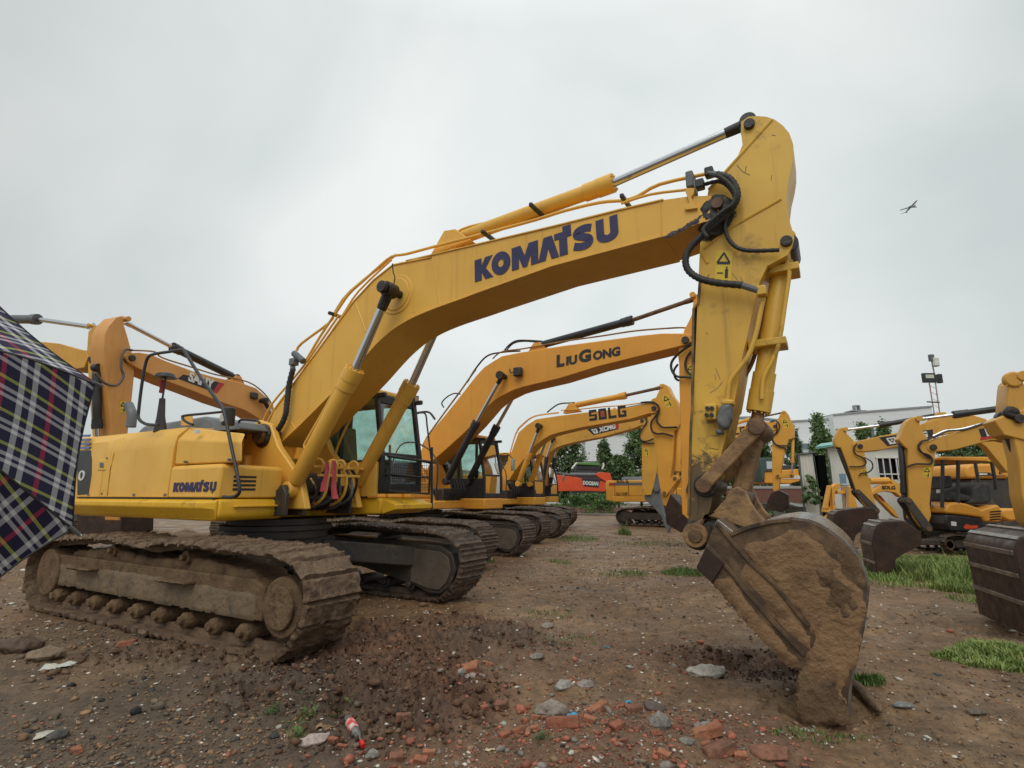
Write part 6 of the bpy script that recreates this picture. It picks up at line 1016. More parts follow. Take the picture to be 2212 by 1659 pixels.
X, Y, H_ = manyp([(2030, 1238, 1.05, 1.5, 15000, .17), (1975, 1250, .9, 1.1, 7000, .11), (1960, 1215, .9, 1.2, 6000, .13), (2100, 1225, .7, 1.2, 6000, .2), (2050, 1250, 1.1, 1.5, 1600, .34), (1930, 1262, .5, .5, 500, .1), (2120, 1300, .4, .4, 500, .1), (2080, 1275, .45, .5, 2500, .15), (2190, 1425, .65, .42, 7500, .08), (2140, 1405, .3, .25, 900, .06), (2090, 1185, .5, .6, 900, .4), (1905, 1240, .25, .35, 700, .14)]); blades('grass', X, Y, H_, GRM, .006, 1.2, kind='stuff', label='bright green grass growing around the small buckets at the right')
X, Y, H_ = manyp([(1868, 1472, .16, .10, 700, .09), (1250, 1165, .7, 1.1, 700, .14), (1350, 1155, .25, .5, 500, .3), (1480, 1238, .5, .5, 1100, .09), (1350, 1240, .5, .5, 350, .07), (1210, 1215, .3, .4, 250, .07), (1225, 1385, .35, .25, 110, .04), (1180, 1330, .4, .3, 110, .04), (1050, 1215, .2, .3, 260, .12), (1760, 1600, .3, .1, 200, .04), (1400, 1175, 1.2, 1.2, 700, .08), (1720, 1410, .3, .2, 120, .06), (1600, 1060, 3, 12, 5000, .5), (2150, 1130, 2.5, 2.0, 900, .25)])
blades('sparse_grass', X, Y, H_, leafmat('sparse_grass_blades', (.08, .14, .035), (.14, .20, .05), 4), .006, .8, kind='stuff', label='sparse green tufts across the open soil')
def weed(px, py, s, label):
    g = gnd(px, py); n = 26; X = g[0]+rng.normal(0, s*.35, n); Y = g[1]+rng.normal(0, s*.25, n); v, f = [], []
    mb = MB(); 
    for i in range(n):
        z = float(hgt(X[i:i+1], Y[i:i+1])[0])+rng.uniform(.1, 1)*s*.5; a = rng.uniform(0, 6.28); L_ = s*rng.uniform(.25, .6); w = L_*.16; dx, dy = math.cos(a), math.sin(a); up = rng.uniform(.1, .7)*L_
        mb.add([(X[i], Y[i], z), (X[i]+dx*L_*.5-dy*w, Y[i]+dy*L_*.5+dx*w, z+up*.7), (X[i]+dx*L_, Y[i]+dy*L_, z+up*.6), (X[i]+dx*L_*.5+dy*w, Y[i]+dy*L_*.5-dx*w, z+up*.7)], [(0, 1, 2, 3)])
        mb.cyl((X[i], Y[i], z-s*.5), (X[i], Y[i], z), .0015, n=3)
    return tag(mb.build('weed', GRD, None), label, 'weed')
weed(590, 1556, .09, 'spiky green weed left of the others in front of the clay heap'); weed(655, 1570, .11, 'leafy green weed in the middle of the group near the bottle'); weed(748, 1546, .09, 'leafy green weed directly behind the plastic bottle'); weed(640, 1605, .10, 'green weed left of the pinkish white slab'); weed(655, 1536, .05, 'small bluish green weed at the foot of the clay heap'); weed(722, 1562, .06, 'small green weed between the bottle weed and the middle weed'); weed(1169, 1604, .08, 'green weed rosette in the bricks at the bottom centre')
# ---- trees, bushes
def crown(name, par, c, rx, rz, n, m, leaf=.13, cone=.0, clumps=46, seed=1, **kw):
    r = np.random.default_rng(seed); t = r.uniform(0, 2*np.pi, clumps); h = r.uniform(-1, 1, clumps); rad = np.sqrt(1-h*h)*r.uniform(.35, .95, clumps)*(1-cone*(h+1)/2); ce = np.stack([np.cos(t)*rad*rx, np.sin(t)*rad*rx, h*rz], 1)
    k = r.integers(0, clumps, n); P = ce[k]+r.normal(0, 1, (n, 3))*np.array([rx*.16, rx*.16, rz*.10])*r.uniform(.4, 1.1, clumps)[k][:, None]+np.array(c)
    a = r.normal(0, 1, (n, 3)); a /= np.linalg.norm(a, axis=1)[:, None]; b = np.cross(a, r.normal(0, 1, (n, 3))); b /= np.linalg.norm(b, axis=1)[:, None]; s = leaf*r.uniform(.5, 1.2, n)[:, None]
    v = np.stack([P-a*s, P+b*s*.55, P+a*s, P-b*s*.55], 1).reshape(-1, 3); return npmesh(name, v, np.arange(n*4).reshape(n, 4), m, par, smooth=False, **kw)
def tree(px, ptop, pbase, w, Y, label, m=LF1, n=3600, cone=.5, seed=1):
    b, t = atY(px, pbase, Y), atY(px, ptop, Y); zt = t[2]; x = b[0]; rx = w/2/FPX*Y*1.0; z0 = min(b[2], zt-1.5); P = thing('tree', label, 'tree', (x, Y, 0), 0, 'trees behind the yard')
    MB().tube([(0, 0, -.1), (.05, 0, zt*.4), (0, .05, zt*.9)], [.14, .10, .03], 8).tube([(0, 0, zt*.35), (rx*.5, .1, zt*.6)], [.05, .02], 6).tube([(0, 0, zt*.45), (-rx*.5, -.1, zt*.7)], [.05, .02], 6).build('trunk', BRK, P)
    zc = max(z0, .6); crown('crown', P, (0, 0, (zt+zc)/2), rx*1.15, (zt-zc)/2*1.02, int(n*2.3), m, .19, cone, 70, seed=seed); return P
for i, a in enumerate([(1222, 938, 1075, 92, 60, 'dark leafy tree behind the fourth machine of the left row', LF1, 5200, .3), (1308, 962, 1075, 44, 62, 'narrow tree between the green tractor and the exhaust pipe', LF1, 5200, .5), (1336, 992, 1075, 50, 61, 'low rounded tree above the E6150F machine\'s engine hood', LF1, 5200, .2), (1385, 912, 1075, 78, 60, 'tall light green tree behind the black-lettered machine\'s exhaust', LF2, 4200, .6), (1435, 935, 1085, 70, 58, 'dark tree hidden behind the arms in the middle', LF1, 3000, .3),
    (1500, 925, 1085, 100, 60, 'dark tree behind the big stick', LF1, 3800, .3), (1575, 938, 1080, 90, 57, 'dark dense tree framed by the bucket link and the stick', LF1, 5200, .2), (1640, 950, 1085, 80, 58, 'dark tree behind the dark green cab', LF1, 4200, .3), (1722, 932, 1050, 44, 62, 'small dark tree left of the white shed with the streaked wall', LF1, 2800, .6), (1783, 905, 1050, 60, 60, 'conical green tree rising above the white shed', LF2, 4200, .75), (1880, 920, 1050, 62, 64, 'tree seen between the two chrome-rod arms, left one', LF2, 3200, .6), (1922, 918, 1050, 52, 66, 'tree seen between the two chrome-rod arms, right one', LF2, 2800, .6),
    (2075, 950, 1060, 80, 52, 'bushy tree behind the open canopy, left of two', LF1, 4200, .2), (2150, 938, 1060, 110, 54, 'bushy brighter tree behind the open canopy, right of two', LF2, 5200, .2), (2240, 940, 1060, 110, 50, 'bushy tree cut by the right edge', LF1, 3000, .2)]): tree(*a, seed=20+i)
crown('weeds', None, (6.6, 47, .6), 3.2, .95, 9000, leafmat('weed_thicket', (.05, .10, .03), (.10, .17, .045), .8), .12, 0, 120, 5, kind='stuff', label='dense green weeds in front of the orange boom'); crown('weeds_low', None, (23, 40, .2), 6, .7, 7000, GRD, .12, 0, 120, 6, kind='stuff', label='weeds by the far brick wall')
c = gnd(2092, 1180); crown('tall_weed', None, (11.2, 13., .32), .35, .45, 420, GRM, .10, .3, 16, 9, label='tall green weed growing behind the grass near the right edge', cat='weed') if False else tag(crown('tall_weed', None, (9.6, 11.6, .3), .32, .36, 420, GRM, .09, .3, 16, 9), 'tall green weed rising from the grass beside the big dark bucket', 'weed')
a = atY(1750, 1060, 22.2); tag(crown('shrub', None, (a[0], 22.2, a[2]), .36, .6, 700, LF2, .09, .4, 22, 10), 'leafy shrub growing against the streaked shed wall', 'shrub')
# ---- earth heaps and walls
def heap(px, Y, w, h, m, label, d=1.2, seed=1, cat='soil heap'):
    x = (px-CX)/FPX*Y; mb = MB(); n = 22; k = 7; r = random.Random(seed); rg = []
    for i in range(n): 
        u = i/(n-1); rg.append([(x+(u-.5)*w, Y+(j/(k-1)-.5)*2*d, -.15+h*math.sin(math.pi*u)**.5*math.sin(math.pi*j/(k-1))*(.7+.6*r.random())) for j in range(k)])
    mb.loft(rg); o = mb.build('soil_heap', m, None, lump=(.5, .3)); s = o.modifiers.new('s', 'SUBSURF'); s.subdivision_type = 'SIMPLE'; s.levels = s.render_levels = 2; o.modifiers.move(1, 0); return tag(o, label, cat)
CLY = mat('red_clay', (.17, .085, .055), .8, 0, (.11, .058, .04), 2, 1., 8, bdist=.1)
heap(1290, 46, 7.5, .75, CLY, 'long reddish soil heap behind the pale path, left of the lone machine', 1.5, 2); heap(1600, 26, 6., .45, MUB, 'low brown soil heap behind the big bucket', 1., 3); heap(1790, 19, 5, .42, MUB, 'brown soil heap in front of the white shed', .9, 4); heap(1990, 19, 5.5, .35, CLY, 'reddish soil heap in front of the barred window', .8, 5); heap(300, 21, 13, .35, MUB, 'brown soil heap seen under the nearest excavator', 1.5, 6); heap(1180, 55, 16, .5, MUB, 'far low brown soil heap behind the left row', 1.5, 8)
def wallb(name, px0, px1, Y, z0, z1, m, label, cat, th=.3): x0, x1 = (px0-CX)/FPX*Y, (px1-CX)/FPX*Y; return tag(MB().box(x0, x1, Y, Y+th, z0, z1).build(name, m, None, bevel=.02), label, cat)
wl = thing('brick_wall', 'low red brick wall with a pale coping behind the middle trees', 'wall', (0, 0, 0)); 
MB().box(17, 33, 44, 44.3, 0, 2.0).build('wall_body', mat('brickwork', (.20, .085, .06), .8, 0, (.14, .07, .05), 6, .5, 20), wl); MB().box(16.9, 33.1, 43.95, 44.35, 2.0, 2.2).build('coping', mat('coping', (.36, .35, .33), .8), wl)
bk_ = thing('earth_bank', 'brown layered earth bank behind the canopy machine at the right edge', 'bank', (0, 0, 0)); 
MB().loft([[(16.5+.9*i, 19.5+.15*math.sin(i), 0), (16.5+.9*i, 20+.15*math.sin(i*2), 2.0+.15*math.sin(i*1.7)), (16.5+.9*i, 24, 2.1), (16.5+.9*i, 24, 0)] for i in range(12)]).build('soil_face', mat('bank_soil', (.125, .085, .06), .85, 0, (.08, .055, .04), 1.2, 1., 8, bdist=.08, stretch=(1, 1, 5)), bk_, ang=80)
# ---- warehouses
CLD = mat('white_cladding', (.76, .78, .78), .6, 0, (.70, .72, .72), .05, stretch=(1, 1, 1)); t = CLD.node_tree; wv = t.nodes.new('ShaderNodeTexWave'); wv.bands_direction = 'Z'; wv.inputs['Scale'].default_value = 1.1; wv.inputs['Distortion'].default_value = 0
tcn = t.nodes.new('ShaderNodeTexCoord'); t.links.new(tcn.outputs['Object'], wv.inputs[0]); bmp = t.nodes.new('ShaderNodeBump'); bmp.inputs['Strength'].default_value = .5; bmp.inputs['Distance'].default_value = .04; t.links.new(wv.outputs[0], bmp.inputs['Height']); t.links.new(bmp.outputs[0], [n for n in t.nodes if n.type == 'BSDF_PRINCIPLED'][0].inputs['Normal'])
WIN = mat('dark_window', (.10, .13, .15), .2, 0, (.16, .2, .22), .3); TRM = mat('grey_trim', (.30, .31, .32), .6)
def bpx(px, py, Y): p = atY(px, py, Y); return p[0], p[2]
def building(label, pts, Y, depth, wins, extra=()):
    """pts: roofline pixels left to right"""
    P = thing('warehouse', label, 'warehouse', (0, 0, 0), 0, 'pale warehouses on the horizon'); top = [bpx(x, y, Y) for x, y in pts]
    MB().prism([(top[0][0], -1)]+top+[(top[-1][0], -1)], Y, Y+depth).build('wall', CLD, P); MB().strip(top, .35, Y-.25, Y+depth+.2).build('roof_edge', TRM, P)
    for x0, y0, x1, y1 in wins: a, b = bpx(x0, y0, Y), bpx(x1, y1, Y); w = MB().box(a[0], b[0], Y-.12, Y-.02, b[1], a[1]).build('window', WIN, P); MB().box(a[0]-.15, b[0]+.15, Y-.16, Y-.10, b[1]-.2, b[1]-.02).build('window_sill', TRM, w)
    return P
W1 = building('taller pale ribbed warehouse at the right with a small roof box', [(1799, 896), (1860, 890), (2012, 878)], 118, 30, [(1805, 926, 1826, 975), (1975, 935, 1990, 965), (1875, 922, 1890, 950)]); a = bpx(1860, 886, 118); MB().box(a[0]-.6, a[0]-.35, 119, 120, a[1], a[1]+1.1).box(a[0]+.35, a[0]+.6, 119, 120, a[1], a[1]+1.1).box(a[0]-.6, a[0]+.6, 119, 120, a[1]+1.1, a[1]+1.3).box(a[0]-1.6, a[0]+1.6, 118.6, 121.4, a[1]-.1, a[1]+.12).build('roof_box', TRM, W1)
b_ = bpx(2010, 875, 118); W2 = building('lower pale warehouse wing left of the taller one', [(1560, 903), (1620, 901), (1710, 910), (1798, 905)], 120, 30, [(1731, 958, 1755, 970), (1766, 941, 1794, 975)])
MB().box(*[bpx(1740, 975, 119)[0], bpx(1800, 975, 119)[0]], 114, 119.8, bpx(1740, 990, 119)[1], bpx(1740, 974, 119)[1]).build('lower_annexe', LWH, W2)
W3 = building('pale blank warehouse wall seen under the XCMG boom', [(1180, 930), (1280, 915), (1420, 905), (1500, 905)], 105, 30, [(1257.5, 951, 1263, 955), (1258, 972, 1264, 975), (1322, 990, 1345, 1010)]); a, b = bpx(1306, 937, 105), bpx(1352, 923, 105); MB().box(a[0], b[0], 104.6, 104.9, a[1], b[1]).build('white_panel', LWH, W3); MB().tube([(bpx(1261, 951, 105)[0], 104.8, bpx(1261, 955, 105)[1]), (bpx(1261, 951, 105)[0]+.2, 104.8, 3)], .08, 6).build('downpipe', TRM, W3)
# ---- white sheds
SHW = mat('shed_white', (.66, .66, .58), .6, 0, (.56, .55, .47), 1.2, dirt=(.20, .13, .06), dirtamt=.22, rain=.75); SHP = mat('shed_panel', (.66, .66, .60), .6, 0, (.58, .57, .51), .6, rain=.25)
Ys = 22.5
def bx(px0, py0, px1, py1, Y): a, b = bpx(px0, py0, Y), bpx(px1, py1, Y); return a[0], b[0], b[1], a[1]
SH = thing('white_shed', 'narrow white container with rust-streaked wall and black open end', 'shed', (0, 0, 0)); x0, x1, z0, z1 = bx(1724, 982, 1774, 1130, Ys); kS = (Ys+2.5)/Ys
MB().add([(x0, Ys, z1-.03), (x1, Ys+.1, z1+.06), (x1+.12, Ys+.1, 0), (x0+.15, Ys, 0), (x0*kS, Ys+2.5, z1-.03), (x1*kS, Ys+2.5, z1+.06), (x1*kS+.12, Ys+2.5, 0), (x0*kS+.15, Ys+2.5, 0)], [(0, 1, 2, 3), (4, 5, 6, 7), (0, 1, 5, 4), (1, 2, 6, 5), (2, 3, 7, 6), (3, 0, 4, 7)]).build('wall', SHW, SH, bevel=.01)
MB().add([(x0-.1, Ys-.1, z1-.02), (x1+.1, Ys, z1+.08), (x1*kS+.1, Ys+2.6, z1+.08), (x0*kS-.1, Ys+2.6, z1-.02), (x0-.1, Ys-.1, z1+.03), (x1+.1, Ys, z1+.13), (x1*kS+.1, Ys+2.6, z1+.13), (x0*kS-.1, Ys+2.6, z1+.03)], [(0, 1, 2, 3), (4, 5, 6, 7), (0, 1, 5, 4), (1, 2, 6, 5), (2, 3, 7, 6), (3, 0, 4, 7)]).build('roof', GRY, SH)
MB().add([(x1+.125, Ys, 0), (x1+.46, Ys, 0), (x1+.46, Ys, z1-.02), (x1+.02, Ys, z1-.02), (x1*kS+.125, Ys+2.4, 0), (x1*kS+.42, Ys+2.4, 0), (x1*kS+.42, Ys+2.4, z1-.02), (x1*kS+.02, Ys+2.4, z1-.02)], [(0, 1, 2, 3), (4, 5, 6, 7), (0, 1, 5, 4), (1, 2, 6, 5), (2, 3, 7, 6), (3, 0, 4, 7)]).build('doorway_shade_block', DRK, SH); MB().box(x0-.02, x0+.04, Ys-.05, Ys-.01, 0, z1-.05).box(x1+.06, x1+.12, Ys, Ys+.07, 0, z1).build('corner_post', GRY, SH)  # solid block filling the doorway, its inner darkness painted black
a = bpx(1807, 1153, Ys); 
HS = thing('white_house', 'white prefabricated hut with a barred window behind the right-hand arms', 'hut', (0, 0, 0)); hx0, hx1, hz0, hz1 = bx(1790, 966, 2012, 1130, Ys+.6); Yh = Ys+.6
wx0, wx1, wz0, wz1 = bx(1893, 990, 1945, 1036, Yh)
kH = (Yh+4)/Yh*1.01; MB().box(hx0, wx0, Yh, Yh+.12, 0, hz1).box(wx1, hx1, Yh, Yh+.12, 0, hz1).box(wx0, wx1, Yh, Yh+.12, 0, wz0).box(wx0, wx1, Yh, Yh+.12, wz1, hz1).add([(hx0, Yh+.12, 0), (hx0+.1, Yh+.12, 0), (hx0*kH+.1, Yh+4, 0), (hx0*kH, Yh+4, 0), (hx0, Yh+.12, hz1), (hx0+.1, Yh+.12, hz1), (hx0*kH+.1, Yh+4, hz1), (hx0*kH, Yh+4, hz1)], [(0, 1, 2, 3), (4, 5, 6, 7), (0, 1, 5, 4), (1, 2, 6, 5), (2, 3, 7, 6), (3, 0, 4, 7)]).box(hx1-.1, hx1, Yh+.12, Yh+4, 0, hz1).box(hx0*kH, hx1, Yh+4, Yh+4.1, 0, hz1).build('wall', SHP, HS)
MB().add([(hx0-.05, Yh-.15, hz1), (hx1+.2, Yh-.15, hz1), (hx1+.2, Yh+4.1, hz1), (hx0*kH-.05, Yh+4.1, hz1), (hx0-.05, Yh-.15, hz1+.1), (hx1+.2, Yh-.15, hz1+.1), (hx1+.2, Yh+4.1, hz1+.1), (hx0*kH-.05, Yh+4.1, hz1+.1)], [(0, 1, 2, 3), (4, 5, 6, 7), (0, 1, 5, 4), (1, 2, 6, 5), (2, 3, 7, 6), (3, 0, 4, 7)]).build('roof', TRM, HS)
wn = MB().box(wx0, wx1, Yh+.3, Yh+.4, wz0, wz1).build('window', LBK, HS); g = MB()
for i in (0, .28, .60, .9): x = wx0+(wx1-wx0)*i; g.box(x-.02, x+.02, Yh-.04, Yh, wz0, wz1)
g.box(wx0-.05, wx1+.05, Yh-.05, Yh-.01, wz1, wz1+.06); g.box(wx0, wx1, Yh-.05, Yh-.02, wz0+.2, wz0+.25); g.build('window_bars', LWH, wn); x_ = bpx(1810, 1000, Yh)[0]; MB().box(x_, x_+.25, Yh-.03, Yh-.005, .9, 2.4).build('blue_panel', mat('faded_blue', (.16, .28, .38), .6), HS)
x0, x1, z0, z1 = bx(1978, 1000, 1998, 1075, Yh); MB().box(x0, x1, Yh-.03, Yh-.005, z0, z1).build('blue_panel', mat('faded_blue2', (.14, .27, .40), .6), HS)
tag(sheet('green_tarp', 1800, 1120, .1, .1, mat('turquoise_tarp', (.20, .46, .40), .5), 'x', 'tarp', 4), 'turquoise tarp scrap on the shed roof above the dark doorway', 'tarp'); tp = bpy.data.objects['green_tarp']; bpy.data.objects.remove(tp)
a0, b0 = bpx(1802, 964, Ys), bpx(1842, 950, Ys); tag(MB().loft([[(x, Ys+.2, z), (x, Ys+.2, z+.08), (x, Ys+1.4, z+.1), (x, Ys+1.4, z)] for x, z in ((a0[0]-.0, a0[1]), (a0[0]+.25, a0[1]+.14), (b0[0]-.15, a0[1]+.16), (b0[0], a0[1]+.03))]).build('tarp', mat('turquoise_tarp', (.20, .46, .40), .5), None), 'turquoise tarp scrap on the hut roof above the dark doorway', 'tarp')
# ---- light mast
Ym = 36; MS = thing('light_mast', 'red and white lattice light mast with floodlights above the far hut', 'light mast', (0, 0, 0)); RW = mat('mast_red', (.36, .07, .06), .6, 0, (.42, .38, .36), 2.2)
def mp3(x, y): p = atY(x, y, Ym); return (p[0], Ym, p[2])
F5x = Z1
for p, q in (((1325, 375), (1425, 1000)), ((1365, 250), (1470, 1000))): MB().tube([mp3(*F5x(*p)), mp3(*F5x(*q))], .038, 8).build('mast_leg', RW, MS)
MB().tube([mp3(*F5x(1349, 170)), mp3(*F5x(1365, 260))], .04, 8).build('mast_top', GRY, MS); MB().tube([mp3(*F5x(1305, 550)), mp3(*F5x(1420, 556))], .05, 8).build('cross_arm', GRY, MS)
lz = MB(); 
for k in range(5): lz.tube([mp3(*F5x(1330+14*k, 400+110*k*.55)), mp3(*F5x(1392+9*k, 430+110*k*.55))], .014, 5)
lz.build('mast_lacing', GRY, MS)
a, b = mp3(*F5x(1263, 372)), mp3(*F5x(1365, 285)); fl = MB().box(a[0], b[0], Ym-.15, Ym+.05, a[2], b[2]).build('floodlight', BLK, MS, bevel=.02); MB().box(a[0]+.14, b[0]-.14, Ym-.17, Ym-.151, a[2]+.28, b[2]-.12).build('lamp_glass', mat('lamp_glass_pale', (.55, .56, .46), .3), fl)
a, b = mp3(*F5x(1405, 375)), mp3(*F5x(1432, 293)); MB().box(a[0], b[0], Ym-.12, Ym+.12, a[2], b[2]).build('floodlight', BLK, MS, bevel=.02); a, b = mp3(*F5x(1328, 172)), mp3(*F5x(1360, 110)); MB().box(a[0], b[0], Ym-.1, Ym+.1, a[2], b[2]).build('floodlight', GRY, MS, bevel=.02)
a = mp3(*F5x(1380, 180)); MB().cyl((a[0], Ym, a[2]+.3), (a[0], Ym, a[2]-.3), .22, n=14).build('camera_dome', LWH, MS, bevel=.05)
# ---- airliner
Ya = 1100; 
def ap(x, y): p = atY(1920.1+x*.0496, 411.5+y*.0496, Ya); return np.array([p[0], Ya, p[2]])
AP = thing('airliner', 'tiny grey airliner flying in the cloudy sky at the right', 'airplane', ap(960, 720)); O_ = ap(960, 720); AP.location = tuple(O_); AP.scale = (.85, .85, .85); GA = mat('hazy_grey_aircraft', (.26, .26, .28), .6)
def aa(x, y, dy=0): return tuple(ap(x, y)-O_+np.array([0, dy, 0]))
MB().tube([aa(1060, 530, -16), aa(1045, 560, -12), aa(1000, 650, -4), aa(940, 760, 6), aa(905, 850, 16)], [.6, 1.8, 2.1, 2.1, 1.1], 14).build('fuselage', GA, AP)
def wing(root, tip, ch, th, nm, c2=.4): r_, t_ = np.array(root), np.array(tip); return MB().loft([[tuple(p+np.array([0, -c, -th*.3])), tuple(p+np.array([0, -c, th])), tuple(p+np.array([0, c, th*.6])), tuple(p+np.array([0, c, -th])) ] for p, c in ((r_, ch), (t_, ch*c2))]).build(nm, GA, AP)
wing(aa(960, 715, 0), aa(510, 800, 8), 3.4, .7, 'wing'); wing(aa(960, 715, 0), aa(1370, 640, 8), 3.4, .7, 'wing'); wing(aa(915, 840, 14), aa(700, 890, 18), 1.6, .4, 'tailplane'); wing(aa(915, 840, 14), aa(1030, 830, 18), 1.6, .4, 'tailplane'); wing(aa(920, 830, 12), aa(1000, 560+120, 18), 2., .4, 'tail_fin')
for p in ((890, 700), (1135, 650)): MB().tube([aa(p[0], p[1], -4), aa(p[0]-5, p[1]+12, 2)], 1.3, 12).build('jet_engine', GA, AP)
# ---- orange arm, green-roofed machine, far machine with a dark green cab
OA = thing('orange_excavator', 'orange excavator arm with DOOSAN badge lying low behind the weeds', 'excavator', (0, 0, 0)); Yo = 50
o3 = lambda x, y: tuple(bpx(*R2(x, y), Yo)); ob_ = MB().prism([o3(*p) for p in [(150, 1540), (350, 1548), (600, 1580), (900, 1630), (1070, 1650), (1080, 1700), (1040, 1790), (700, 1780), (150, 1790)]], Yo, Yo+.6).build('boom', ORG, OA, bevel=.03)
MB().prism([o3(*p) for p in [(905, 1540), (960, 1508), (1110, 1520), (1150, 1640), (1100, 1700), (1040, 1640), (940, 1580)]], Yo-.1, Yo+.7).build('stick_end', ORG, OA, bevel=.03); MB().tube([(*o3(300, 1510)[:1], Yo+.3, o3(300, 1510)[1]), (o3(540, 1545)[0], Yo+.3, o3(540, 1545)[1])], .10, 10).tube([(o3(540, 1540)[0], Yo+.3, o3(540, 1540)[1]), (o3(910, 1545)[0], Yo+.3, o3(910, 1545)[1])], .17, 12).build('hydraulic_cylinder', GRY, OA)
MB().box(o3(-250, 1600)[0], o3(150, 1600)[0], Yo-.8, Yo+1.6, .9, 2.6).build('machine_body', ORG, OA, bevel=.05); MB().box(o3(-250, 1600)[0], o3(100, 1600)[0], Yo-1, Yo+1.8, 0, .85).build('crawler_track', TRK, OA, bevel=.2)
px = lambda x, y: (877.8+0, 0); pz = [bpx(*p, Yo-.01) for p in ((1238+17, 1034), (1275+14, 1039), (1286, 1055), (1252, 1051))]; MB().prism([bpx(1256, 1033.5, Yo-.01), bpx(1296, 1038, Yo-.01), bpx(1293, 1053, Yo-.01), bpx(1262, 1050, Yo-.01)], Yo-.03, Yo-.01).build('badge', LBK, ob_)
bpy.data.objects['badge.001'] if False else None
a_, b__ = bpx(1259, 1047, Yo), bpx(1292, 1049.5, Yo); d = np.array([b__[0]-a_[0], 0, b__[1]-a_[1]]); Ln = np.linalg.norm(d); text('DOOSAN', ob_, 'lettering', LWH, .36, (a_[0], Yo-.05, a_[1]), d/Ln, (0.07, 0, 1), width=Ln, bold=.05)
TR = thing('green_tractor', 'green-roofed tractor cab with pale mirrors behind the orange arm', 'tractor', (0, 0, 0)); Yt = 53; t3 = lambda x, y: tuple(bpx(*R2(x, y), Yt))
MB().prism([t3(*p) for p in [(625, 1400), (650, 1365), (940, 1370), (965, 1415)]], Yt-.2, Yt+1.6).build('roof', mat('tractor_green', (.10, .24, .06), .4), TR, bevel=.05); MB().prism([t3(*p) for p in [(640, 1412), (955, 1425), (970, 1480), (620, 1465)]], Yt-.1, Yt+1.5).build('visor', BLK, TR, bevel=.03); MB().prism([t3(*p) for p in [(615, 1460), (970, 1475), (975, 1650), (600, 1650)]], Yt-.05, Yt+1.5).prism([t3(*p) for p in [(560, 1650), (1000, 1650), (1000, 1980), (560, 1980)]], Yt-.3, Yt+2.5).build('cab', INT, TR, bevel=.05)
for xa in ((560, 1460, 605, 1370), (1000, 1465, 965, 1375)): MB().tube([(t3(xa[0], xa[1])[0], Yt, t3(xa[0], xa[1])[1]), (t3((xa[0]+xa[2])/2-8, 0)[0], Yt, t3(0, xa[3]+30)[1]), (t3(xa[2], 0)[0], Yt, t3(0, xa[3])[1])], .10, 8).build('mirror_arm', LWH, TR)
a, b = t3(735, 1370), t3(850, 1340); MB().box(a[0], b[0], Yt+.2, Yt+1, a[1], b[1]).build('roof_box', LWH, TR, bevel=.03); MB().tube([(t3(610, 1352)[0], Yt, t3(610, 1352)[1]), (t3(970, 1362)[0], Yt, t3(970, 1362)[1])], .05, 6).build('roof_bar', BLK, TR)
FD = Frame(18.6, 38, 205); DG = mat('dark_green_cab', (.05, .085, .075), .4)
def o4(x, y, Y=38.): return tuple(bpx(*R3(x, y), Y))
DM = thing('old_excavator', 'old yellow excavator with dark green cab and white lettering beside the white shed', 'excavator', (0, 0, 0)); Yd = 38
MB().prism([o4(960, 1125), o4(1450, 1095), o4(1480, 1270), o4(1330, 1310), o4(960, 1300)], Yd, Yd+2.4).build('machine_body', YL, DM, bevel=.06); MB().prism([o4(880, 935), o4(1065, 930), o4(1075, 1110), o4(1060, 1130), o4(960, 1130), o4(930, 1290), o4(905, 1200)], Yd-.1, Yd+1.5).build('cab', DG, DM, bevel=.04)
MB().prism([o4(975, 985), o4(1055, 985), o4(1060, 1090), o4(980, 1095)], Yd-.13, Yd-.101).build('cab_window', CHR, DM); MB().prism([o4(905, 640), o4(975, 640), o4(1045, 915), o4(965, 925), o4(930, 760)], Yd+1.6, Yd+2.).build('boom', YL, DM, bevel=.04)
MB().prism([o4(1230, 1040), o4(1440, 1030), o4(1445, 1095), o4(1230, 1110)], Yd+.3, Yd+2).build('engine_hood', INT, DM, bevel=.05); MB().box(o4(920, 0)[0], o4(1480, 0)[0], Yd-.3, Yd+.5, 0, .95).box(o4(920, 0)[0], o4(1480, 0)[0], Yd+1.9, Yd+2.7, 0, .95).build('crawler_track', TRK, DM, bevel=.25)
for k in range(5): a, b = o4(1222+k*52, 1238+0), o4(1260+k*52, 1188); MB().box(a[0], b[0], Yd-.03, Yd-.005, a[1], b[1]).box(a[0]+.1, b[0]-.1, Yd-.035, Yd-.028, a[1]+.0, a[1]+.12).build('white_letter_mark', LWH, DM)
# ---- yellow machines behind the canopy, backhoe parts
HD = thing('yellow_excavator_body', 'rounded yellow excavator body with black badge behind the canopy posts', 'excavator', (0, 0, 0)); Yk = 19.0; k4 = lambda x, y: tuple(bpx(*Y4(x, y), Yk))
MB().prism([k4(*p) for p in [(970, 440), (1000, 390), (1070, 365), (1600, 355), (1860, 355), (1880, 600), (1700, 640), (1000, 640), (980, 560)]], Yk, Yk+2.2).build('machine_body', YL, HD, bevel=.08); MB().prism([k4(*p) for p in [(1180, 525), (1400, 525), (1480, 578), (1700, 578), (1700, 585), (1190, 585)]], Yk-.02, Yk-.001).build('badge', LBK, HD); MB().prism([k4(*p) for p in [(1200, 540), (1345, 540), (1345, 570), (1200, 570)]], Yk-.04, Yk-.021).build('badge_plate', LWH, HD); MB().prism([k4(*p) for p in [(1580, 510), (1640, 510), (1640, 520), (1595, 520), (1595, 540), (1640, 540), (1640, 550), (1580, 550)]], Yk-.02, Yk-.001).build('badge_mark', LBK, HD)
MB().box(k4(1000, 0)[0], k4(1900, 0)[0], Yk+.1, Yk+2, .3, k4(0, 645)[1]).build('lower_frame', DKF, HD, bevel=.05)
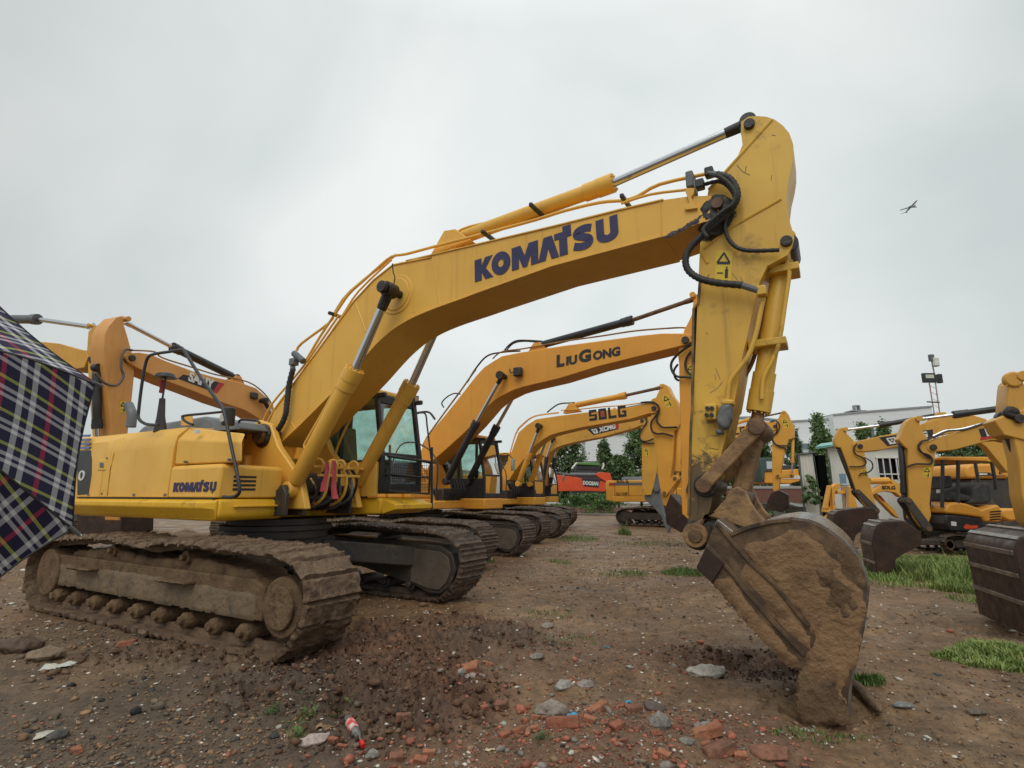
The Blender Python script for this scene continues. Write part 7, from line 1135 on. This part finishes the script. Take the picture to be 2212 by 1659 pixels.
LD = thing('yellow_loader', 'small yellow machine bonnet low at the right, behind the open-canopy machine', 'loader', (0, 0, 0)); l4 = lambda x, y: tuple(bpx(*Y4(x, y), 17.)); MB().prism([l4(*p) for p in [(1640, 1220), (1700, 1200), (1930, 1195), (1965, 1270), (1965, 1420), (1800, 1440), (1660, 1370)]], 17, 18).build('bonnet', YL, LD, bevel=.06); MB().box(l4(1650, 0)[0], l4(1960, 0)[0], 17.1, 17.9, 0, .6).build('chassis', BLK, LD, bevel=.04)
BH = thing('backhoe_arm', 'small amber SDLG backhoe arm in front of the hut', 'backhoe', (0, 0, 0)); Yb = 20.; z3_ = lambda x, y: tuple(bpx(*Z1(x, y), Yb))
ba = MB().prism([z3_(*p) for p in [(790, 1400), (810, 1365), (870, 1330), (960, 1312), (1040, 1330), (1090, 1380), (1100, 1440), (1060, 1440), (1010, 1400), (930, 1385), (860, 1395), (800, 1420)]], Yb, Yb+.25).build('boom', YS, BH, bevel=.02); MB().prism([z3_(*p) for p in [(810, 1390), (870, 1385), (1060, 1560), (1100, 1640), (1060, 1620), (880, 1440)]], Yb+.3, Yb+.5).build('lower_arm', YS, BH, bevel=.02); MB().tube([(*z3_(785, 1290)[:1], Yb+.1, z3_(785, 1290)[1]), (z3_(960, 1285)[0], Yb+.1, z3_(960, 1285)[1])], .12, 10).prism([z3_(*p) for p in [(940, 1270), (980, 1275), (1060, 1330), (1000, 1330)]], Yb, Yb+.2).build('cylinder', YS, BH)
a_, b__ = z3_(882, 1366), z3_(1010, 1375); text('SDLG', ba, 'lettering', LBK, .13, (a_[0], Yb-.01, a_[1]), (1, 0, -.02), (0, 0, 1), width=b__[0]-a_[0], bold=.04)
MB().prism([z3_(*p) for p in [(885, 1410), (920, 1425), (965, 1480), (935, 1475)]], Yb+.28, Yb+.3).build('red_badge', LRD, BH); MB().box(z3_(1060, 0)[0], z3_(1180, 0)[0], Yb, Yb+1.2, 0, 1.2).build('machine_body', BLK, BH, bevel=.04)
FB_ = thing('fork_frame', 'amber mast-like loader frame standing left of the first right-hand arm', 'loader frame', (0, 0, 0)); Yf = 19.5; f3 = lambda x, y: tuple(bpx(*Z1(x, y), Yf))
for pts in ([(415, 1350), (450, 1315), (490, 1310), (500, 1350), (450, 1390), (440, 1500), (470, 1560), (430, 1560)], [(395, 1330), (415, 1330), (380, 1550), (350, 1550)], [(540, 1340), (600, 1345), (660, 1540), (560, 1560)], [(345, 1555), (460, 1560), (455, 1590), (345, 1580)], [(470, 1380), (560, 1380), (560, 1410), (470, 1410)]): MB().prism([f3(*p) for p in pts], Yf, Yf+.2).build('frame_bar', YS, FB_, bevel=.015)
MB().tube([(f3(500, 1322)[0], Yf, f3(500, 1322)[1]), (f3(585, 1325)[0], Yf, f3(585, 1325)[1])], .03, 8).tube([(f3(550, 1340)[0], Yf-.05, f3(550, 1340)[1]), (f3(545, 1550)[0], Yf-.05, f3(545, 1550)[1])], .04, 8).build('chrome_rod', CHR, FB_); MB().box(f3(350, 0)[0], f3(660, 0)[0], Yf+.1, Yf+1, 0, f3(0, 1555)[1]).build('base', DKF, FB_)
tag(MB().tube(catmull([(10.6, 19.8, .15), (10.7, 19.7, .5), (11.1, 19.6, .95), (11.0, 19.6, 1.2)], 4), .05, 6).box(10.5, 11.2, 19.5, 20, -.05, .25).build('yellow_bracket', YS, None, bevel=.02), 'bent yellow steel bracket leaning below the shrub', 'bracket')
TP = tag(MB().loft([[(x, 27.4, .1), (x, 27.2, 1.05+.1*math.sin(x*3)), (x, 28.4, 1.15+.1*math.sin(x*2)), (x, 28.6, .1)] for x in np.linspace(13.3, 15.9, 9)]).build('striped_tarp', mat('grey_green_tarp', (.20, .25, .22), .6, 0, (.12, .11, .09), 1.5, stretch=(.4, 1, 7)), None, ang=80), 'grey-green striped tarp over a pile left of the white shed', 'tarp')
tag(MB().box(10.9, 12.3, 24, 24.6, .1, .32).build('blue_board', mat('blue_board', (.05, .20, .36), .5), None, bevel=.01), 'flat blue board on the ground behind the big bucket', 'board')
# ---- umbrella
UM = thing('umbrella', 'navy plaid umbrella with white, red and yellow stripes at the left edge', 'umbrella', (0, 0, 0))
PL = bpy.data.materials.new('plaid_fabric'); PL.use_nodes = True; t = PL.node_tree; N = t.nodes.new; L = t.links.new; p = t.nodes['Principled BSDF']; p.inputs['Roughness'].default_value = .75
uv = N('ShaderNodeTexCoord'); sp = N('ShaderNodeSeparateXYZ'); L(uv.outputs['UV'], sp.inputs[0])
def stripes(out, per, stops):
    m = N('ShaderNodeMath'); m.operation = 'DIVIDE'; L(out, m.inputs[0]); m.inputs[1].default_value = per; f = N('ShaderNodeMath'); f.operation = 'FRACT'; L(m.outputs[0], f.inputs[0]); r = N('ShaderNodeValToRGB'); r.color_ramp.interpolation = 'CONSTANT'; e = r.color_ramp.elements
    e[0].position = 0; e[0].color = (*stops[0][1], 1); e[1].position = stops[1][0]; e[1].color = (*stops[1][1], 1)
    for q, c in stops[2:]: k = e.new(q); k.color = (*c, 1)
    L(f.outputs[0], r.inputs[0]); return r.outputs[0]
NV, WT, RD, YW = (.010, .009, .045), (.60, .60, .63), (.48, .02, .08), (.48, .53, .09)
ca = stripes(sp.outputs[0], .074, [(0, RD), (.10, NV), (.34, WT), (.46, NV), (.60, WT), (.72, NV)]); cb = stripes(sp.outputs[1], .062, [(0, YW), (.10, NV), (.30, WT), (.42, NV), (.52, WT), (.64, NV)])
mx = N('ShaderNodeMix'); mx.data_type = 'RGBA'; wvv = N('ShaderNodeTexWave'); wvv.inputs['Scale'].default_value = 260; wvv.bands_direction = 'DIAGONAL'; L(uv.outputs['UV'], wvv.inputs[0]); mrr = N('ShaderNodeMapRange'); mrr.inputs[3].default_value = .35; mrr.inputs[4].default_value = .65; L(wvv.outputs[0], mrr.inputs[0]); L(mrr.outputs[0], mx.inputs[0]); L(ca, mx.inputs[6]); L(cb, mx.inputs[7]); L(mx.outputs[2], p.inputs['Base Color'])
def r3(x, y, dd): r = ray(x, y); return CAMP+r/np.linalg.norm(r)*dd
cen = (-190, 985); tips = []
for k in range(8):
    if k < 4: px_ = [(-40, 625), (206, 828), (157, 1143), (-95, 1337)][k]
    else: an = math.radians(-67+45*k); px_ = (cen[0]+395*math.cos(an), cen[1]+395*math.sin(an))
    tips.append(r3(*px_, 1.62))
apex = r3(-345, 790, 1.42); C0 = sum(tips)/8; axis = apex-C0; axis /= np.linalg.norm(axis)
nr, nv = 14, 16
def ribpt(k, u): t_, a_ = tips[k % 8], apex; return a_+(t_-a_)*u+axis*.09*math.sin(math.pi*u)*1.0
cloth = []
for k in range(8):
    V, UVs = [], []; hem = np.linalg.norm(tips[(k+1) % 8]-tips[k]); rl = np.linalg.norm(tips[k]-apex)
    for i in range(nr+1):
        u = i/nr
        for j in range(nv+1):
            w = j/nv; uu = u*(1-.035*math.sin(math.pi*w)*u); pnt = ribpt(k, uu)*(1-w)+ribpt(k+1, uu)*w-axis*.012*math.sin(math.pi*w)*u; V.append(pnt); UVs.append(((1-uu)*rl*.95+.01*k, (w-.5)*hem*u+.3+.013*k))
    I = np.arange((nr+1)*(nv+1)).reshape(nr+1, nv+1); f = np.stack([I[:-1, :-1], I[1:, :-1], I[1:, 1:], I[:-1, 1:]], -1).reshape(-1, 4); o = npmesh('canopy_panel', V, f, PL, UM); ul = o.data.uv_layers.new(name='UV'); li = np.zeros(len(o.data.loops), np.int32); o.data.loops.foreach_get('vertex_index', li); ul.data.foreach_set('uv', np.array(UVs, np.float32)[li].ravel())
    MB().tube([V[nr*(nv+1)+j]-axis*0 for j in range(nv+1)], .0022, 5).build('hem', BLK, UM); MB().tube([ribpt(k, u)-axis*.004 for u in np.linspace(0, 1.02, 14)], .0028, 5).build('rib', BLK, UM)
    MB().cyl(tuple(ribpt(k, .985)), tuple(ribpt(k, 1.03)), .0045, n=8).build('rib_tip', GRY, UM); q = ribpt(k, 1.03); MB().cyl(tuple(q), tuple(q+(q-ribpt(k, 1.0))*.3), .003, n=6).build('rib_bead', CHR, UM)
hn = C0-axis*.12; MB().cyl(tuple(apex+axis*.04), tuple(hn), .006, n=8).build('shaft', GRY, UM); MB().cyl(tuple(hn), tuple(hn-axis*.10), .014, n=12).build('handle', BLK, UM)
